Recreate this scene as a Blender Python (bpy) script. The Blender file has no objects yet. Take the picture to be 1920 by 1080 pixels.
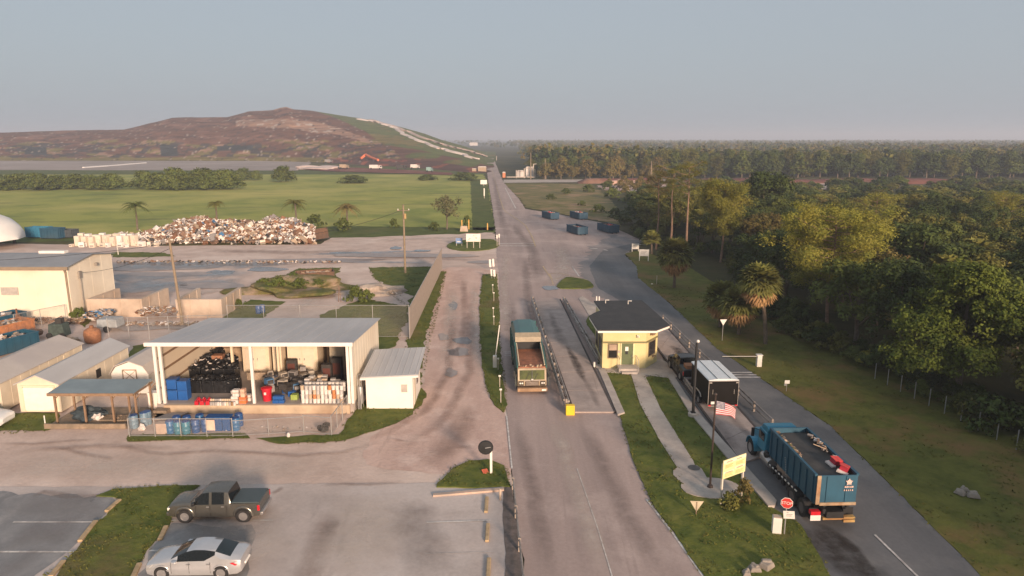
import bpy, bmesh, math, random
import numpy as np
from mathutils import Vector, Matrix, noise
R = math.radians
scn = bpy.context.scene
col = scn.collection
# ------------------------------------------------------------------ camera
F = 1333.; HC = 20.; TH = math.atan(281/F); SS, CC = math.sin(TH), math.cos(TH)
cam_data = bpy.data.cameras.new('camera'); cam = bpy.data.objects.new('camera', cam_data); col.objects.link(cam)
cam.location = (0, 0, HC); cam.rotation_euler = (math.pi/2-TH, 0, 0)
cam_data.sensor_width = 36; cam_data.lens = 36*F/1920; cam_data.clip_end = 20000; cam_data.clip_start = .5
scn.camera = cam
# ------------------------------------------------------------------ sky, sun, exposure
SUN_AZ, SUN_EL = R(24), R(13)        # azimuth right of straight behind the camera
world = bpy.data.worlds.new('World'); scn.world = world; world.use_nodes = True
wn = world.node_tree; wn.nodes.clear()
sky = wn.nodes.new('ShaderNodeTexSky'); sky.sky_type = 'NISHITA'; sky.sun_disc = False
sky.sun_elevation = SUN_EL; sky.sun_rotation = math.pi - SUN_AZ; sky.air_density = 1.0; sky.dust_density = 3.5; sky.ozone_density = 1.5
wm = wn.nodes.new('ShaderNodeMix'); wm.data_type = 'RGBA'; wm.inputs[0].default_value = .84
wm.inputs[7].default_value = (3.14, 3.5, 3.9, 1)     # thin high overcast that greys the sky
bg = wn.nodes.new('ShaderNodeBackground'); bg.inputs[1].default_value = .077
wo = wn.nodes.new('ShaderNodeOutputWorld')
wn.links.new(sky.outputs[0], wm.inputs[6]); wn.links.new(wm.outputs[2], bg.inputs[0]); wn.links.new(bg.outputs[0], wo.inputs[0])
sl = bpy.data.lights.new('sun', 'SUN'); sun = bpy.data.objects.new('sun', sl); col.objects.link(sun)
sl.energy = 3.8; sl.angle = R(9); sl.color = (1, .74, .55)
sun.rotation_euler = Vector((-math.sin(SUN_AZ)*math.cos(SUN_EL), math.cos(SUN_AZ)*math.cos(SUN_EL), -math.sin(SUN_EL))).to_track_quat('-Z', 'Y').to_euler()
sun.location = (0, -30, 60)
scn.view_settings.view_transform = 'Standard'; scn.view_settings.look = 'None'; scn.view_settings.exposure = 0.84; scn.view_settings.gamma = 1
scn.view_settings.use_curve_mapping = False
scn.cycles.max_bounces = 6; scn.cycles.diffuse_bounces = 3; scn.cycles.transparent_max_bounces = 12; scn.cycles.volume_bounces = 0

# ------------------------------------------------------------------ helpers
def P(px, py, z=0.):
    "ground point (or point at height z) seen at photo pixel px, py (1920 x 1080)"
    u = (px-960)/F; v = (py-540)/F
    t = (z-HC)/(-SS-v*CC)
    return Vector((u*t, (CC-v*SS)*t, z))
def Hat(p, py):
    "height of something standing at ground point p whose top is seen at pixel row py"
    v = (py-540)/F
    return HC + p.y*(-SS-v*CC)/(CC-v*SS)
def rnd(s): return random.Random(s)

MATS = {}
def mat(name, c, rough=.8, var=.12, scale=3., metal=0., bump=0., c2=None, c3=None, stretch=None, world=False, spec=.5, big=None, ior=None, trans=0, detail=4.):
    "procedural material: two or three colours mixed by noise, optional bump"
    if name in MATS: return MATS[name]
    m = bpy.data.materials.new(name); m.use_nodes = True; nt = m.node_tree; n = nt.nodes
    b = n['Principled BSDF']; b.inputs['Roughness'].default_value = rough; b.inputs['Metallic'].default_value = metal
    b.inputs['Specular IOR Level'].default_value = spec
    if trans: b.inputs['Transmission Weight'].default_value = trans
    if world: src = n.new('ShaderNodeNewGeometry').outputs['Position']
    else: src = n.new('ShaderNodeTexCoord').outputs['Object']
    mp = n.new('ShaderNodeMapping'); nt.links.new(src, mp.inputs[0])
    if stretch: mp.inputs['Scale'].default_value = stretch
    def nz(sc, det=detail, off=0):
        t = n.new('ShaderNodeTexNoise'); t.inputs['Scale'].default_value = sc; t.inputs['Detail'].default_value = det
        t.inputs['Roughness'].default_value = .62
        nt.links.new(mp.outputs[0], t.inputs['Vector']); return t.outputs['Fac']
    def ramp(fac, a, bb, lo=.35, hi=.65):
        r = n.new('ShaderNodeMapRange'); r.inputs[1].default_value = lo; r.inputs[2].default_value = hi
        nt.links.new(fac, r.inputs[0]); mx = n.new('ShaderNodeMix'); mx.data_type = 'RGBA'
        nt.links.new(r.outputs[0], mx.inputs[0])
        for k, q in ((6, a), (7, bb)):
            if isinstance(q, tuple): mx.inputs[k].default_value = (*q, 1)
            else: nt.links.new(q, mx.inputs[k])
        return mx.outputs[2]
    c = tuple(c)
    lo_ = tuple(x*(1-var) for x in c); hi_ = tuple(min(1, x*(1+var)) for x in c)
    out = ramp(nz(scale), lo_, hi_)
    if c2: out = ramp(nz(scale*.23), out, tuple(c2), .45, .68)
    if c3: out = ramp(nz((big or scale*.07)), out, tuple(c3), .5, .7)
    nt.links.new(out, b.inputs['Base Color'])
    if bump:
        bp = n.new('ShaderNodeBump'); bp.inputs['Strength'].default_value = min(1, bump); bp.inputs['Distance'].default_value = .05*max(1, bump)
        nt.links.new(nz(scale*2.2, 5), bp.inputs['Height']); nt.links.new(bp.outputs[0], b.inputs['Normal'])
    MATS[name] = m; return m

def tag(o, label=None, cat=None, group=None, kind=None):
    if label: o['label'] = label
    if cat: o['category'] = cat
    if group: o['group'] = group
    if kind: o['kind'] = kind
    return o
def thing(name, label, cat, loc=(0, 0, 0), rz=0., group=None):
    o = bpy.data.objects.new(name, None); col.objects.link(o); o.empty_display_size = .3
    o.location = loc; o.rotation_euler = (0, 0, rz)
    return tag(o, label, cat, group)
def dup(o, loc=None, rz=None, scale=None, label=None):
    "copy a thing with its parts and their sub-parts (mesh data shared)"
    c = o.copy(); col.objects.link(c)
    for ch in list(o.children):
        d = ch.copy(); col.objects.link(d); d.parent = c
        for g in list(ch.children):
            e = g.copy(); col.objects.link(e); e.parent = d
    if loc is not None: c.location = loc
    if rz is not None: c.rotation_euler = (c.rotation_euler[0], c.rotation_euler[1], rz)
    if scale is not None: c.scale = scale if hasattr(scale, '__len__') else (scale,)*3
    if label: c['label'] = label
    return c

class MB:
    "mesh builder: collects shapes and links them as ONE mesh object"
    def __init__(s, M=None): s.v = []; s.f = []; s.mi = []; s.M = M or Matrix()
    def add(s, vs, fs, m=0):
        k = len(s.v); s.v += [tuple(s.M @ Vector(p)) for p in vs]
        s.f += [tuple(i+k for i in f) for f in fs]; s.mi += [m]*len(fs); return s
    def box(s, x0, x1, y0, y1, z0, z1, m=0, rz=0., rx=0., ry=0., tx=0., ty=0.):
        c = Vector(((x0+x1)/2, (y0+y1)/2, (z0+z1)/2)); h = Vector((abs(x1-x0)/2, abs(y1-y0)/2, abs(z1-z0)/2))
        q = Matrix.Rotation(rz, 3, 'Z') @ Matrix.Rotation(ry, 3, 'Y') @ Matrix.Rotation(rx, 3, 'X')
        vs = []
        for sz in (-1, 1):
            for sx, sy in ((-1, -1), (1, -1), (1, 1), (-1, 1)):
                kx = h.x-(tx if sz > 0 else 0); ky = h.y-(ty if sz > 0 else 0)
                vs.append(c + q @ Vector((sx*kx, sy*ky, sz*h.z)))
        return s.add(vs, [(0, 3, 2, 1), (4, 5, 6, 7), (0, 1, 5, 4), (1, 2, 6, 5), (2, 3, 7, 6), (3, 0, 4, 7)], m)
    def prism(s, poly, z0, z1, m=0):
        n = len(poly); vs = [(p[0], p[1], z0) for p in poly] + [(p[0], p[1], z1 if not callable(z1) else z1(p)) for p in poly]
        fs = [tuple(range(n-1, -1, -1)), tuple(range(n, 2*n))] + [(i, (i+1) % n, n+(i+1) % n, n+i) for i in range(n)]
        return s.add(vs, fs, m)
    def prof(s, poly, a0, a1, axis='x', m=0):
        "extrude a profile: axis x -> (y,z) profile, axis y -> (x,z) profile"
        n = len(poly)
        mk = (lambda a, p: (a, p[0], p[1])) if axis == 'x' else (lambda a, p: (p[0], a, p[1]))
        vs = [mk(a0, p) for p in poly]+[mk(a1, p) for p in poly]
        return s.add(vs, [tuple(range(n-1, -1, -1)), tuple(range(n, 2*n))]+[(i, (i+1) % n, n+(i+1) % n, n+i) for i in range(n)], m)
    def tube(s, pts, r, n=8, m=0, caps=True, r1=None):
        pts = [Vector(p) for p in pts]; K = len(pts); vs = []; fs = []
        for i, p in enumerate(pts):
            d = (pts[min(i+1, K-1)]-pts[max(i-1, 0)]).normalized()
            a = d.orthogonal().normalized() if i == 0 else (a-d*a.dot(d)).normalized()
            b = d.cross(a); rr = r if r1 is None else r+(r1-r)*i/(K-1)
            vs += [p+(a*math.cos(t)+b*math.sin(t))*rr for t in (2*math.pi*k/n for k in range(n))]
        for i in range(K-1): fs += [(i*n+k, i*n+(k+1) % n, (i+1)*n+(k+1) % n, (i+1)*n+k) for k in range(n)]
        if caps: fs += [tuple(range(n-1, -1, -1)), tuple((K-1)*n+k for k in range(n))]
        return s.add(vs, fs, m)
    def lathe(s, prof, c=(0, 0, 0), axis='z', n=20, m=0):
        "profile of (radius, height) spun about an axis through c"
        vs = []; fs = []; c = Vector(c); K = len(prof)
        for r, h in prof:
            for k in range(n):
                t = 2*math.pi*k/n; a, b = r*math.cos(t), r*math.sin(t)
                vs.append(c+Vector((a, b, h) if axis == 'z' else ((a, h, b) if axis == 'y' else (h, a, b))))
        for i in range(K-1): fs += [(i*n+k, i*n+(k+1) % n, (i+1)*n+(k+1) % n, (i+1)*n+k) for k in range(n)]
        fs += [tuple(range(n-1, -1, -1)), tuple((K-1)*n+k for k in range(n))]
        return s.add(vs, fs, m)
    def blob(s, c, r, seed=0, amp=.25, sub=2, m=0, freq=1.2):
        bm = bmesh.new(); bmesh.ops.create_icosphere(bm, subdivisions=sub, radius=1)
        rr = r if hasattr(r, '__len__') else (r, r, r); vs = []
        for v in bm.verts:
            k = 1+amp*noise.noise(v.co*freq+Vector((seed*3.7, seed*1.3, 0)))*1.6
            vs.append(Vector((v.co.x*rr[0], v.co.y*rr[1], v.co.z*rr[2]))*k+Vector(c))
        s.add(vs, [tuple(v.index for v in f.verts) for f in bm.faces], m); bm.free(); return s
    def build(s, name, mats, parent=None, smooth=False, bevel=0., angle=40):
        me = bpy.data.meshes.new(name); me.from_pydata(s.v, [], s.f)
        for m in (mats if isinstance(mats, (list, tuple)) else [mats]): me.materials.append(m)
        if len(me.materials) > 1: me.polygons.foreach_set('material_index', s.mi)
        bm = bmesh.new(); bm.from_mesh(me); bmesh.ops.recalc_face_normals(bm, faces=bm.faces); bm.to_mesh(me); bm.free()
        if smooth:
            me.polygons.foreach_set('use_smooth', [True]*len(me.polygons)); me.set_sharp_from_angle(angle=R(angle))
        o = bpy.data.objects.new(name, me); col.objects.link(o); o.parent = parent
        if bevel:
            b = o.modifiers.new('bevel', 'BEVEL'); b.width = bevel; b.segments = 2; b.limit_method = 'ANGLE'
        return o
def np_mesh(name, V, Q, mats, parent=None, mi=None, attr=None):
    "fast mesh from numpy vertices and equal-sized faces"
    me = bpy.data.meshes.new(name); nv, nq, k = len(V), len(Q), Q.shape[1]
    me.vertices.add(nv); me.vertices.foreach_set('co', V.astype(np.float32).ravel())
    me.loops.add(nq*k); me.loops.foreach_set('vertex_index', Q.astype(np.int32).ravel())
    me.polygons.add(nq); me.polygons.foreach_set('loop_start', np.arange(0, nq*k, k, dtype=np.int32))
    for m in (mats if isinstance(mats, (list, tuple)) else [mats]): me.materials.append(m)
    if mi is not None: me.polygons.foreach_set('material_index', mi.astype(np.int32))
    me.update(calc_edges=True)
    if attr is not None:
        at = me.color_attributes.new('tone', 'FLOAT_COLOR', 'POINT'); at.data.foreach_set('color', attr.astype(np.float32).ravel())
    o = bpy.data.objects.new(name, me); col.objects.link(o); o.parent = parent; return o
def text(parent, s, size, loc, rot, m, name='lettering', align='CENTER', ext=.004):
    cu = bpy.data.curves.new(name, 'FONT'); cu.body = s; cu.size = size; cu.align_x = align; cu.align_y = 'CENTER'; cu.extrude = ext
    tmp = bpy.data.objects.new(name, cu); me = bpy.data.meshes.new_from_object(tmp); bpy.data.objects.remove(tmp); bpy.data.curves.remove(cu); me.materials.clear(); me.materials.append(m)
    o = bpy.data.objects.new(name, me); col.objects.link(o); o.parent = parent
    o.location = loc; o.rotation_euler = rot; return o

# ------------------------------------------------------------------ ground sheets
def smooth_poly(pts, k=3):
    out = []; n = len(pts)
    for i in range(n):
        p0, p1, p2, p3 = (Vector(pts[(i+j) % n][:2]) for j in (-1, 0, 1, 2))
        for t in (q/k for q in range(k)):
            out.append(.5*((2*p1)+(p2-p0)*t+(2*p0-5*p1+4*p2-p3)*t*t+(3*p1-p0-3*p2+p3)*t**3))
    return out
def rough_poly(pts, step=.6, amp=.12, seed=0):
    out = []; n = len(pts)
    for i in range(n):
        a, b = Vector(pts[i][:2]), Vector(pts[(i+1) % n][:2]); L = (b-a).length; k = max(1, min(90, int(L/step)))
        nn = Vector((-(b-a).y, (b-a).x)).normalized() if L > 0 else Vector((0, 0))
        for j in range(k):
            p = a.lerp(b, j/k); w = noise.noise(Vector((p.x*.9, p.y*.9, seed)))+.6*noise.noise(Vector((p.x*3, p.y*3, seed+5)))
            out.append(p+nn*w*amp*(1+min(6, max(0, p.y-60)*.01)))
    return out
def sheet(name, pix, z, m, amp=.12, smooth=0, step=.6, thick=0., world_pts=False, kind='structure', seed=0):
    pts = pix if world_pts else [P(*q) for q in pix]
    if smooth: pts = smooth_poly(pts, smooth)
    if amp: pts = rough_poly(pts, step, amp, seed+len(pts))
    b = MB()
    if thick: b.prism([(p[0], p[1]) for p in pts], z-thick, z)
    else: b.add([(p[0], p[1], z) for p in pts], [tuple(range(len(pts)))])
    o = b.build(name, m)
    if not thick:
        me = o.data
        if me.polygons[0].normal.z < 0: me.flip_normals()
    return tag(o, kind=kind)
def strip(name, pix, w, z, m, world_pts=False):
    "painted line of width w along pixel points"
    b = MB(); pts = [Vector(q[:2]) for q in (pix if world_pts else [P(*q) for q in pix])]
    for i in range(len(pts)-1):
        d = (pts[i+1]-pts[i]).normalized(); n = Vector((-d.y, d.x))*w/2
        K = max(1, int((pts[i+1]-pts[i]).length/1.5)); a, e = pts[i], pts[i+1]
        for k in range(K):
            p, q = a.lerp(e, k/K), a.lerp(e, (k+1)/K)
            b.add([(*(p-n), z), (*(q-n), z), (*(q+n), z), (*(p+n), z)], [(0, 1, 2, 3)])
    o = b.build(name, m); return tag(o, kind='structure')
# ================================================================== GROUND MATERIALS
def ground_mat(name, cols, scales, rough=.95, bump=.3, stretch=None, bands=None, spec=.2):
    "world-space layered noise of up to four ground colours"
    m = bpy.data.materials.new(name); m.use_nodes = True; nt = m.node_tree; n = nt.nodes; L = nt.links.new
    b = n['Principled BSDF']; b.inputs['Specular IOR Level'].default_value = spec
    pos = n.new('ShaderNodeNewGeometry').outputs['Position']
    def nz(sc, det=6, st=None):
        mp = n.new('ShaderNodeMapping'); L(pos, mp.inputs[0]); mp.inputs['Location'].default_value = (sc*13.1+len(n), sc*7.7, 0)
        mp.inputs['Rotation'].default_value = (0, 0, 0 if st else .6)
        if st: mp.inputs['Scale'].default_value = st; mp.inputs['Rotation'].default_value = (0, 0, -.045)
        t = n.new('ShaderNodeTexNoise'); t.inputs['Scale'].default_value = sc; t.inputs['Detail'].default_value = det
        t.inputs['Roughness'].default_value = .65; L(mp.outputs[0], t.inputs['Vector']); return t.outputs['Fac']
    cur = None
    for i, c in enumerate(cols):
        if cur is None: cur = (*c, 1); continue
        sc, lo, hi = scales[i-1][:3]; st = scales[i-1][3] if len(scales[i-1]) > 3 else None
        r = n.new('ShaderNodeMapRange'); r.inputs[1].default_value = lo; r.inputs[2].default_value = hi; L(nz(sc, 7, st), r.inputs[0])
        mx = n.new('ShaderNodeMix'); mx.data_type = 'RGBA'; L(r.outputs[0], mx.inputs[0])
        if isinstance(cur, tuple): mx.inputs[6].default_value = cur
        else: L(cur, mx.inputs[6])
        mx.inputs[7].default_value = (*c, 1); cur = mx.outputs[2]
    fine = nz(5., 4); r = n.new('ShaderNodeMapRange'); r.inputs[3].default_value = .82; r.inputs[4].default_value = 1.18; L(fine, r.inputs[0])
    mm = n.new('ShaderNodeVectorMath'); mm.operation = 'SCALE'; L(cur, mm.inputs[0]); L(r.outputs[0], mm.inputs['Scale'])
    L(mm.outputs[0], b.inputs['Base Color'])
    rr = n.new('ShaderNodeMapRange'); rr.inputs[3].default_value = max(.05, rough-.12); rr.inputs[4].default_value = min(1, rough+.1); L(nz(.3), rr.inputs[0]); L(rr.outputs[0], b.inputs['Roughness'])
    if bump:
        bp = n.new('ShaderNodeBump'); bp.inputs['Strength'].default_value = bump; bp.inputs['Distance'].default_value = .08
        L(nz(3., 6), bp.inputs['Height']); L(bp.outputs[0], b.inputs['Normal'])
    MATS[name] = m; return m
GRASS = ground_mat('verge_grass', [(.125, .14, .028), (.07, .095, .017), (.17, .165, .04), (.16, .11, .05)], [(.9, .4, .62), (.35, .5, .68), (.12, .56, .72)], bump=.8)
GRASS_DRY = ground_mat('dry_verge_grass', [(.14, .14, .03), (.09, .10, .02), (.20, .125, .048), (.17, .155, .038)], [(.7, .4, .62), (.16, .48, .62), (.06, .5, .7)], bump=.9)
FIELD = ground_mat('field_grass', [(.31, .315, .07), (.20, .235, .05), (.42, .38, .11), (.14, .16, .045)], [(.05, .42, .58), (.02, .45, .62), (.12, .58, .68, (.22, 1, 1))], bump=.5)
FIELD_D = ground_mat('rough_field_edge', [(.10, .125, .028), (.07, .09, .02), (.13, .12, .04)], [(.3, .4, .6), (.08, .5, .7)], bump=.6)
FLOOR = ground_mat('woodland_floor', [(.06, .06, .02), (.035, .04, .014), (.09, .07, .03), (.12, .11, .04)], [(.3, .4, .6), (.05, .45, .7), (.01, .5, .62)], bump=.6)
SHELL = ground_mat('shell_rock_yard', [(.61, .475, .405), (.50, .38, .32), (.69, .565, .49), (.41, .32, .275)], [(.35, .4, .62), (.09, .5, .68), (.05, .56, .74, (.35, 1, 1))], bump=.35)
LANE = ground_mat('pink_dirt_lane', [(.60, .43, .36), (.50, .345, .29), (.66, .50, .43), (.41, .29, .245)], [(.5, .38, .62, (1, .25, 1)), (.5, .5, .7), (1.3, .6, .75, (1, .1, 1))], bump=.5)
ASPH = ground_mat('worn_asphalt', [(.43, .33, .295), (.335, .26, .235), (.51, .405, .365), (.235, .182, .167)], [(.45, .35, .65, (1, .06, 1)), (.12, .5, .7), (.7, .6, .78, (1, .05, 1))], rough=.8, bump=.12)
ASPH_SHADE = ground_mat('shaded_asphalt', [(.17, .165, .167), (.125, .123, .125), (.225, .21, .20)], [(.45, .35, .65, (1, .06, 1)), (.12, .5, .7)], rough=.75, bump=.1)  # tree shade over the exit road put into the asphalt colour
ASPH_HALF_SHADE = ground_mat('half_shaded_asphalt', [(.285, .25, .237), (.22, .195, .188), (.35, .305, .285)], [(.45, .35, .65, (1, .06, 1)), (.12, .5, .7)], rough=.8, bump=.1)  # in-between tone: painted soft edge of the exit road shade
PARK = ground_mat('car_park_asphalt', [(.51, .43, .39), (.40, .34, .31), (.57, .505, .47), (.32, .275, .25)], [(.25, .4, .65), (.12, .45, .7), (.35, .6, .72, (1, .3, 1))], rough=.75, bump=.1)
CONC = ground_mat('scale_concrete', [(.44, .355, .315), (.34, .275, .245), (.18, .148, .132)], [(.5, .4, .65), (.7, .56, .68, (1, .035, 1))], rough=.8, bump=.08)
PAVE = ground_mat('pale_concrete', [(.47, .405, .355), (.37, .32, .285), (.54, .48, .42)], [(.6, .4, .62), (.2, .5, .7)], rough=.85, bump=.1)
WATER = mat('puddle_water', (.16, .16, .165), rough=.2, var=.1, scale=1, spec=.6, world=True)
DAMP = ground_mat('damp_ground', [(.36, .30, .275), (.28, .25, .24), (.42, .35, .315)], [(.5, .4, .6), (.2, .5, .7)], rough=.5, bump=.1)
DITCH_SHADE = ground_mat('ditch_kerb_shade', [(.17, .14, .13), (.11, .095, .085)], [(1.5, .4, .6)], rough=.9, bump=.2)  # dark tone of the ditch strip: kerb with its shade painted in
WPAINT = mat('worn_white_paint', (.62, .58, .54), var=.2, scale=6, c2=(.33, .29, .27), world=True)
YPAINT = mat('worn_yellow_paint', (.52, .38, .22), var=.2, scale=5, c2=(.33, .26, .20), world=True)

def soft_mat(name, c, strength=.8, sc=1.2, rough=.8):
    m = bpy.data.materials.new(name); m.use_nodes = True; nt = m.node_tree; b = nt.nodes['Principled BSDF']; b.inputs['Base Color'].default_value = (*c, 1); b.inputs['Roughness'].default_value = rough; b.inputs['Specular IOR Level'].default_value = .2
    at = nt.nodes.new('ShaderNodeVertexColor'); at.layer_name = 'tone'; ge = nt.nodes.new('ShaderNodeNewGeometry'); nz = nt.nodes.new('ShaderNodeTexNoise'); nz.inputs['Scale'].default_value = sc; nz.inputs['Detail'].default_value = 7; nz.inputs['Roughness'].default_value = .7
    nt.links.new(ge.outputs['Position'], nz.inputs['Vector']); mr = nt.nodes.new('ShaderNodeMapRange'); mr.inputs[1].default_value = .32; mr.inputs[2].default_value = .62; mr.inputs[3].default_value = .15; mr.inputs[4].default_value = strength; nt.links.new(nz.outputs[0], mr.inputs[0])
    mu = nt.nodes.new('ShaderNodeMath'); mu.operation = 'MULTIPLY'; nt.links.new(mr.outputs[0], mu.inputs[0]); nt.links.new(at.outputs[0], mu.inputs[1]); nt.links.new(mu.outputs[0], b.inputs['Alpha']); return m
S_OIL = soft_mat('soft_oil_stain', (.05, .042, .038), .9); S_TYRE = soft_mat('soft_tyre_track', (.15, .12, .11), .36); S_DIRT = soft_mat('soft_brown_track', (.27, .19, .155), .42, .8); S_PALE = soft_mat('soft_pale_dust', (.62, .53, .46), .6, .6); S_DAMP = soft_mat('soft_damp_patch', (.27, .245, .235), .5, .5, .4)
S_WET = soft_mat('soft_wet_sheen', (.27, .285, .30), .95, .3, .1)
def soft_strip(name, pix, w, z, m, seed=0):
    "stain that fades out at its edges and ends: the stain itself is thinner there"
    pts = [Vector(P(*q)[:2]) for q in pix]; dense = []; ws = []
    for i in range(len(pts)-1):
        K = max(2, int((pts[i+1]-pts[i]).length/1.2))
        for k in range(K): dense.append(pts[i].lerp(pts[i+1], k/K)); ws.append(w[i]+(w[i+1]-w[i])*k/K)
    dense.append(pts[-1]); ws.append(w[-1]); n = len(dense); V = []; C = []
    for i, p in enumerate(dense):
        d = (dense[min(i+1, n-1)]-dense[max(i-1, 0)]).normalized(); nn = Vector((-d.y, d.x)); e = min(1, i/(n*.18+.01), (n-1-i)/(n*.18+.01)); off = nn*noise.noise(Vector((p.x*.5, p.y*.5, seed)))*ws[i]*.35
        for s, a in ((-1, 0), (-.5, .65), (0, 1), (.5, .65), (1, 0)): q = p+nn*s*ws[i]*.75+off; V.append((q.x, q.y, z)); C.append((a*e, a*e, a*e, 1))
    Q = [(i*5+k, (i+1)*5+k, (i+1)*5+k+1, i*5+k+1) for i in range(n-1) for k in range(4)]
    o = np_mesh(name, np.array(V), np.array(Q), m, attr=np.array(C))
    if o.data.polygons[0].normal.z < 0: o.data.flip_normals()
    return tag(o, kind='structure')
# ================================================================== GROUND
b = MB(); b.add([(-6400, -300, -.03), (6400, -300, -.03), (6400, 9300, -.03), (-6400, 9300, -.03)], [(0, 1, 2, 3)])
tag(b.build('ground', FLOOR), kind='structure')
sheet('field', [(-700, 324), (905, 320), (918, 360), (927, 434), (640, 436), (-700, 448)], .0, FIELD, amp=.4, step=3)
sheet('field_edge', [(882, 336), (912, 336), (929, 433), (886, 431)], .02, FIELD_D, amp=.2)
sheet('grass_edge', [(-700, 436), (240, 441), (640, 424), (880, 427), (928, 426), (928, 436), (640, 446), (-700, 462)], .02, FIELD_D, amp=.8, step=2)
sheet('meadow', [(-900, 314), (905, 312), (912, 327), (-900, 328)], .02, FIELD_D, amp=.3, step=8)
DIRTY = ground_mat('haul_road_dirt', [(.36, .30, .27), (.28, .235, .21), (.42, .36, .33)], [(.02, .4, .6), (.05, .5, .7, (.2, 1, 1))], bump=.1)
sheet('haul_road', [(-900, 301), (588, 302), (560, 320), (-900, 317)], .05, DIRTY, amp=.4, step=9)
sheet('yard', [(-500, 448), (150, 459), (330, 461), (600, 458), (640, 436), (925, 432), (934, 470), (938, 520), (945, 700), (962, 915), (962, 930), (-500, 930)], .01, SHELL, amp=.25, step=1)
sheet('dirt_lane', [(835, 502), (935, 510), (905, 520), (898, 560), (905, 640), (915, 720), (945, 775), (955, 900), (840, 890), (690, 870), (700, 820), (760, 775), (792, 730), (800, 640), (815, 560)], .02, LANE, amp=.3, smooth=3)
sheet('car_park', [(-500, 912), (200, 914), (530, 908), (958, 906), (975, 1080), (985, 1250), (-500, 1250)], .03, PARK, amp=.15)
PARKB = ground_mat('blue_grey_asphalt', [(.25, .245, .245), (.19, .188, .19), (.36, .34, .325), (.15, .15, .155)], [(.35, .4, .62), (.2, .5, .66), (.5, .58, .7, (1, .3, 1))], rough=.65, bump=.1)
sheet('car_park', [(-200, 925), (60, 925), (205, 932), (222, 942), (165, 1000), (100, 1060), (60, 1100), (-300, 1100)], .036, PARKB, amp=.5)
sheet('car_park', [(322, 984), (360, 984), (400, 987), (470, 985), (480, 1000), (465, 1030), (470, 1110), (250, 1110), (290, 1020)], .036, PARKB, amp=.35)
sheet('ditch_strip', [(941, 916), (960, 912), (982, 1090), (984, 1200), (955, 1200), (948, 1080)], .045, DITCH_SHADE, amp=.1)
sheet('main_road', [(913, 288), (922, 288), (934, 318), (944, 342), (972, 372), (985, 392), (1035, 400), (1130, 418), (1206, 452), (1186, 466), (1170, 478), (1194, 500), (1196, 522), (1252, 566), (1300, 620), (1340, 654), (1280, 700), (1300, 760), (1400, 880), (1560, 1090), (1700, 1250), (990, 1250), (984, 1080), (964, 930), (950, 780), (944, 720), (937, 600), (936, 520), (931, 470), (929, 430), (922, 380), (914, 330), (912, 300)], .04, ASPH, amp=.12, step=1.2)
sheet('exit_road', [(1206, 452), (1186, 466), (1170, 478), (1194, 500), (1196, 522), (1252, 566), (1345, 655), (1560, 802), (1840, 1080), (1990, 1230), (1690, 1250), (1556, 1090), (1440, 940), (1290, 745), (1245, 690), (1225, 600), (1120, 540), (1105, 500), (1130, 470)], .055, ASPH_SHADE, amp=.12, step=1.0)
sheet('exit_road', [(1150, 440), (1110, 462), (1085, 500), (1100, 545), (1190, 600), (1225, 640), (1262, 640), (1250, 570), (1196, 522), (1194, 500), (1170, 478), (1186, 466), (1206, 452)], .048, ASPH_HALF_SHADE, amp=1.2, step=1.)
sheet('side_road', [(944, 337), (1250, 336), (1250, 340), (944, 343)], .05, PAVE, amp=.1, step=3)
sheet('dirt_apron', [(1120, 348), (1175, 345), (1290, 345), (1300, 358), (1180, 360), (1130, 356)], .06, LANE, amp=.5, step=2)
sheet('verge', [(944, 344), (1110, 345), (1150, 380), (1165, 425), (1130, 415), (1035, 398), (987, 390), (972, 370)], .03, ground_mat('weedy_verge', [(.21, .165, .065), (.12, .12, .035), (.34, .22, .13), (.10, .11, .035)], [(.25, .4, .6), (.09, .5, .66), (.12, .55, .7, (.4, 1, 1))], bump=.9), amp=.5, step=1.5)
sheet('verge', [(1172, 476), (1200, 470), (1290, 500), (1400, 570), (1600, 660), (1900, 760), (2300, 900), (2300, 1250), (1995, 1235), (1840, 1080), (1560, 802), (1345, 655), (1252, 566), (1197, 522), (1194, 500)], .075, GRASS_DRY, amp=.12, step=.7, thick=.06)
# islands (raised a kerb's height)
sheet('grass_island', [(1131, 697), (1160, 700), (1200, 712), (1245, 700), (1290, 765), (1370, 860), (1440, 950), (1500, 985), (1556, 1080), (1600, 1140), (1360, 1140), (1318, 1080), (1262, 1000), (1225, 950), (1185, 860), (1166, 790)], .10, GRASS, amp=.1, step=.5, thick=.1)
sheet('grass_island', [(905, 516), (930, 514), (936, 560), (936, 640), (942, 700), (950, 760), (946, 774), (930, 765), (914, 735), (905, 690), (900, 640), (899, 570)], .10, GRASS, amp=.18, step=.5, thick=.1)
sheet('grass_island', [(838, 462), (850, 454), (880, 450), (920, 449), (933, 455), (932, 464), (905, 470), (870, 471), (848, 468)], .11, GRASS, amp=.2, smooth=3, thick=.1)
sheet('grass_island', [(1046, 534), (1062, 521), (1080, 523), (1102, 527), (1113, 538), (1100, 542), (1050, 542)], .15, GRASS, amp=.08, smooth=2, thick=.15)
sheet('grass_island', [(820, 908), (850, 880), (880, 866), (915, 863), (945, 875), (955, 906), (958, 915), (820, 915)], .09, GRASS, amp=.15, step=.5, thick=.06)
sheet('grass_island', [(180, 932), (215, 918), (320, 912), (375, 912), (330, 945), (318, 985), (290, 1015), (240, 1090), (205, 1150), (70, 1150), (120, 1060), (180, 985), (225, 945), (222, 934)], .09, GRASS, amp=.13, step=.4, thick=.06)
sheet('lawn', [(1105, 592), (1116, 590), (1130, 660), (1140, 690), (1120, 690), (1122, 640), (1098, 604)], .10, GRASS, amp=.1, thick=.06)
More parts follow.
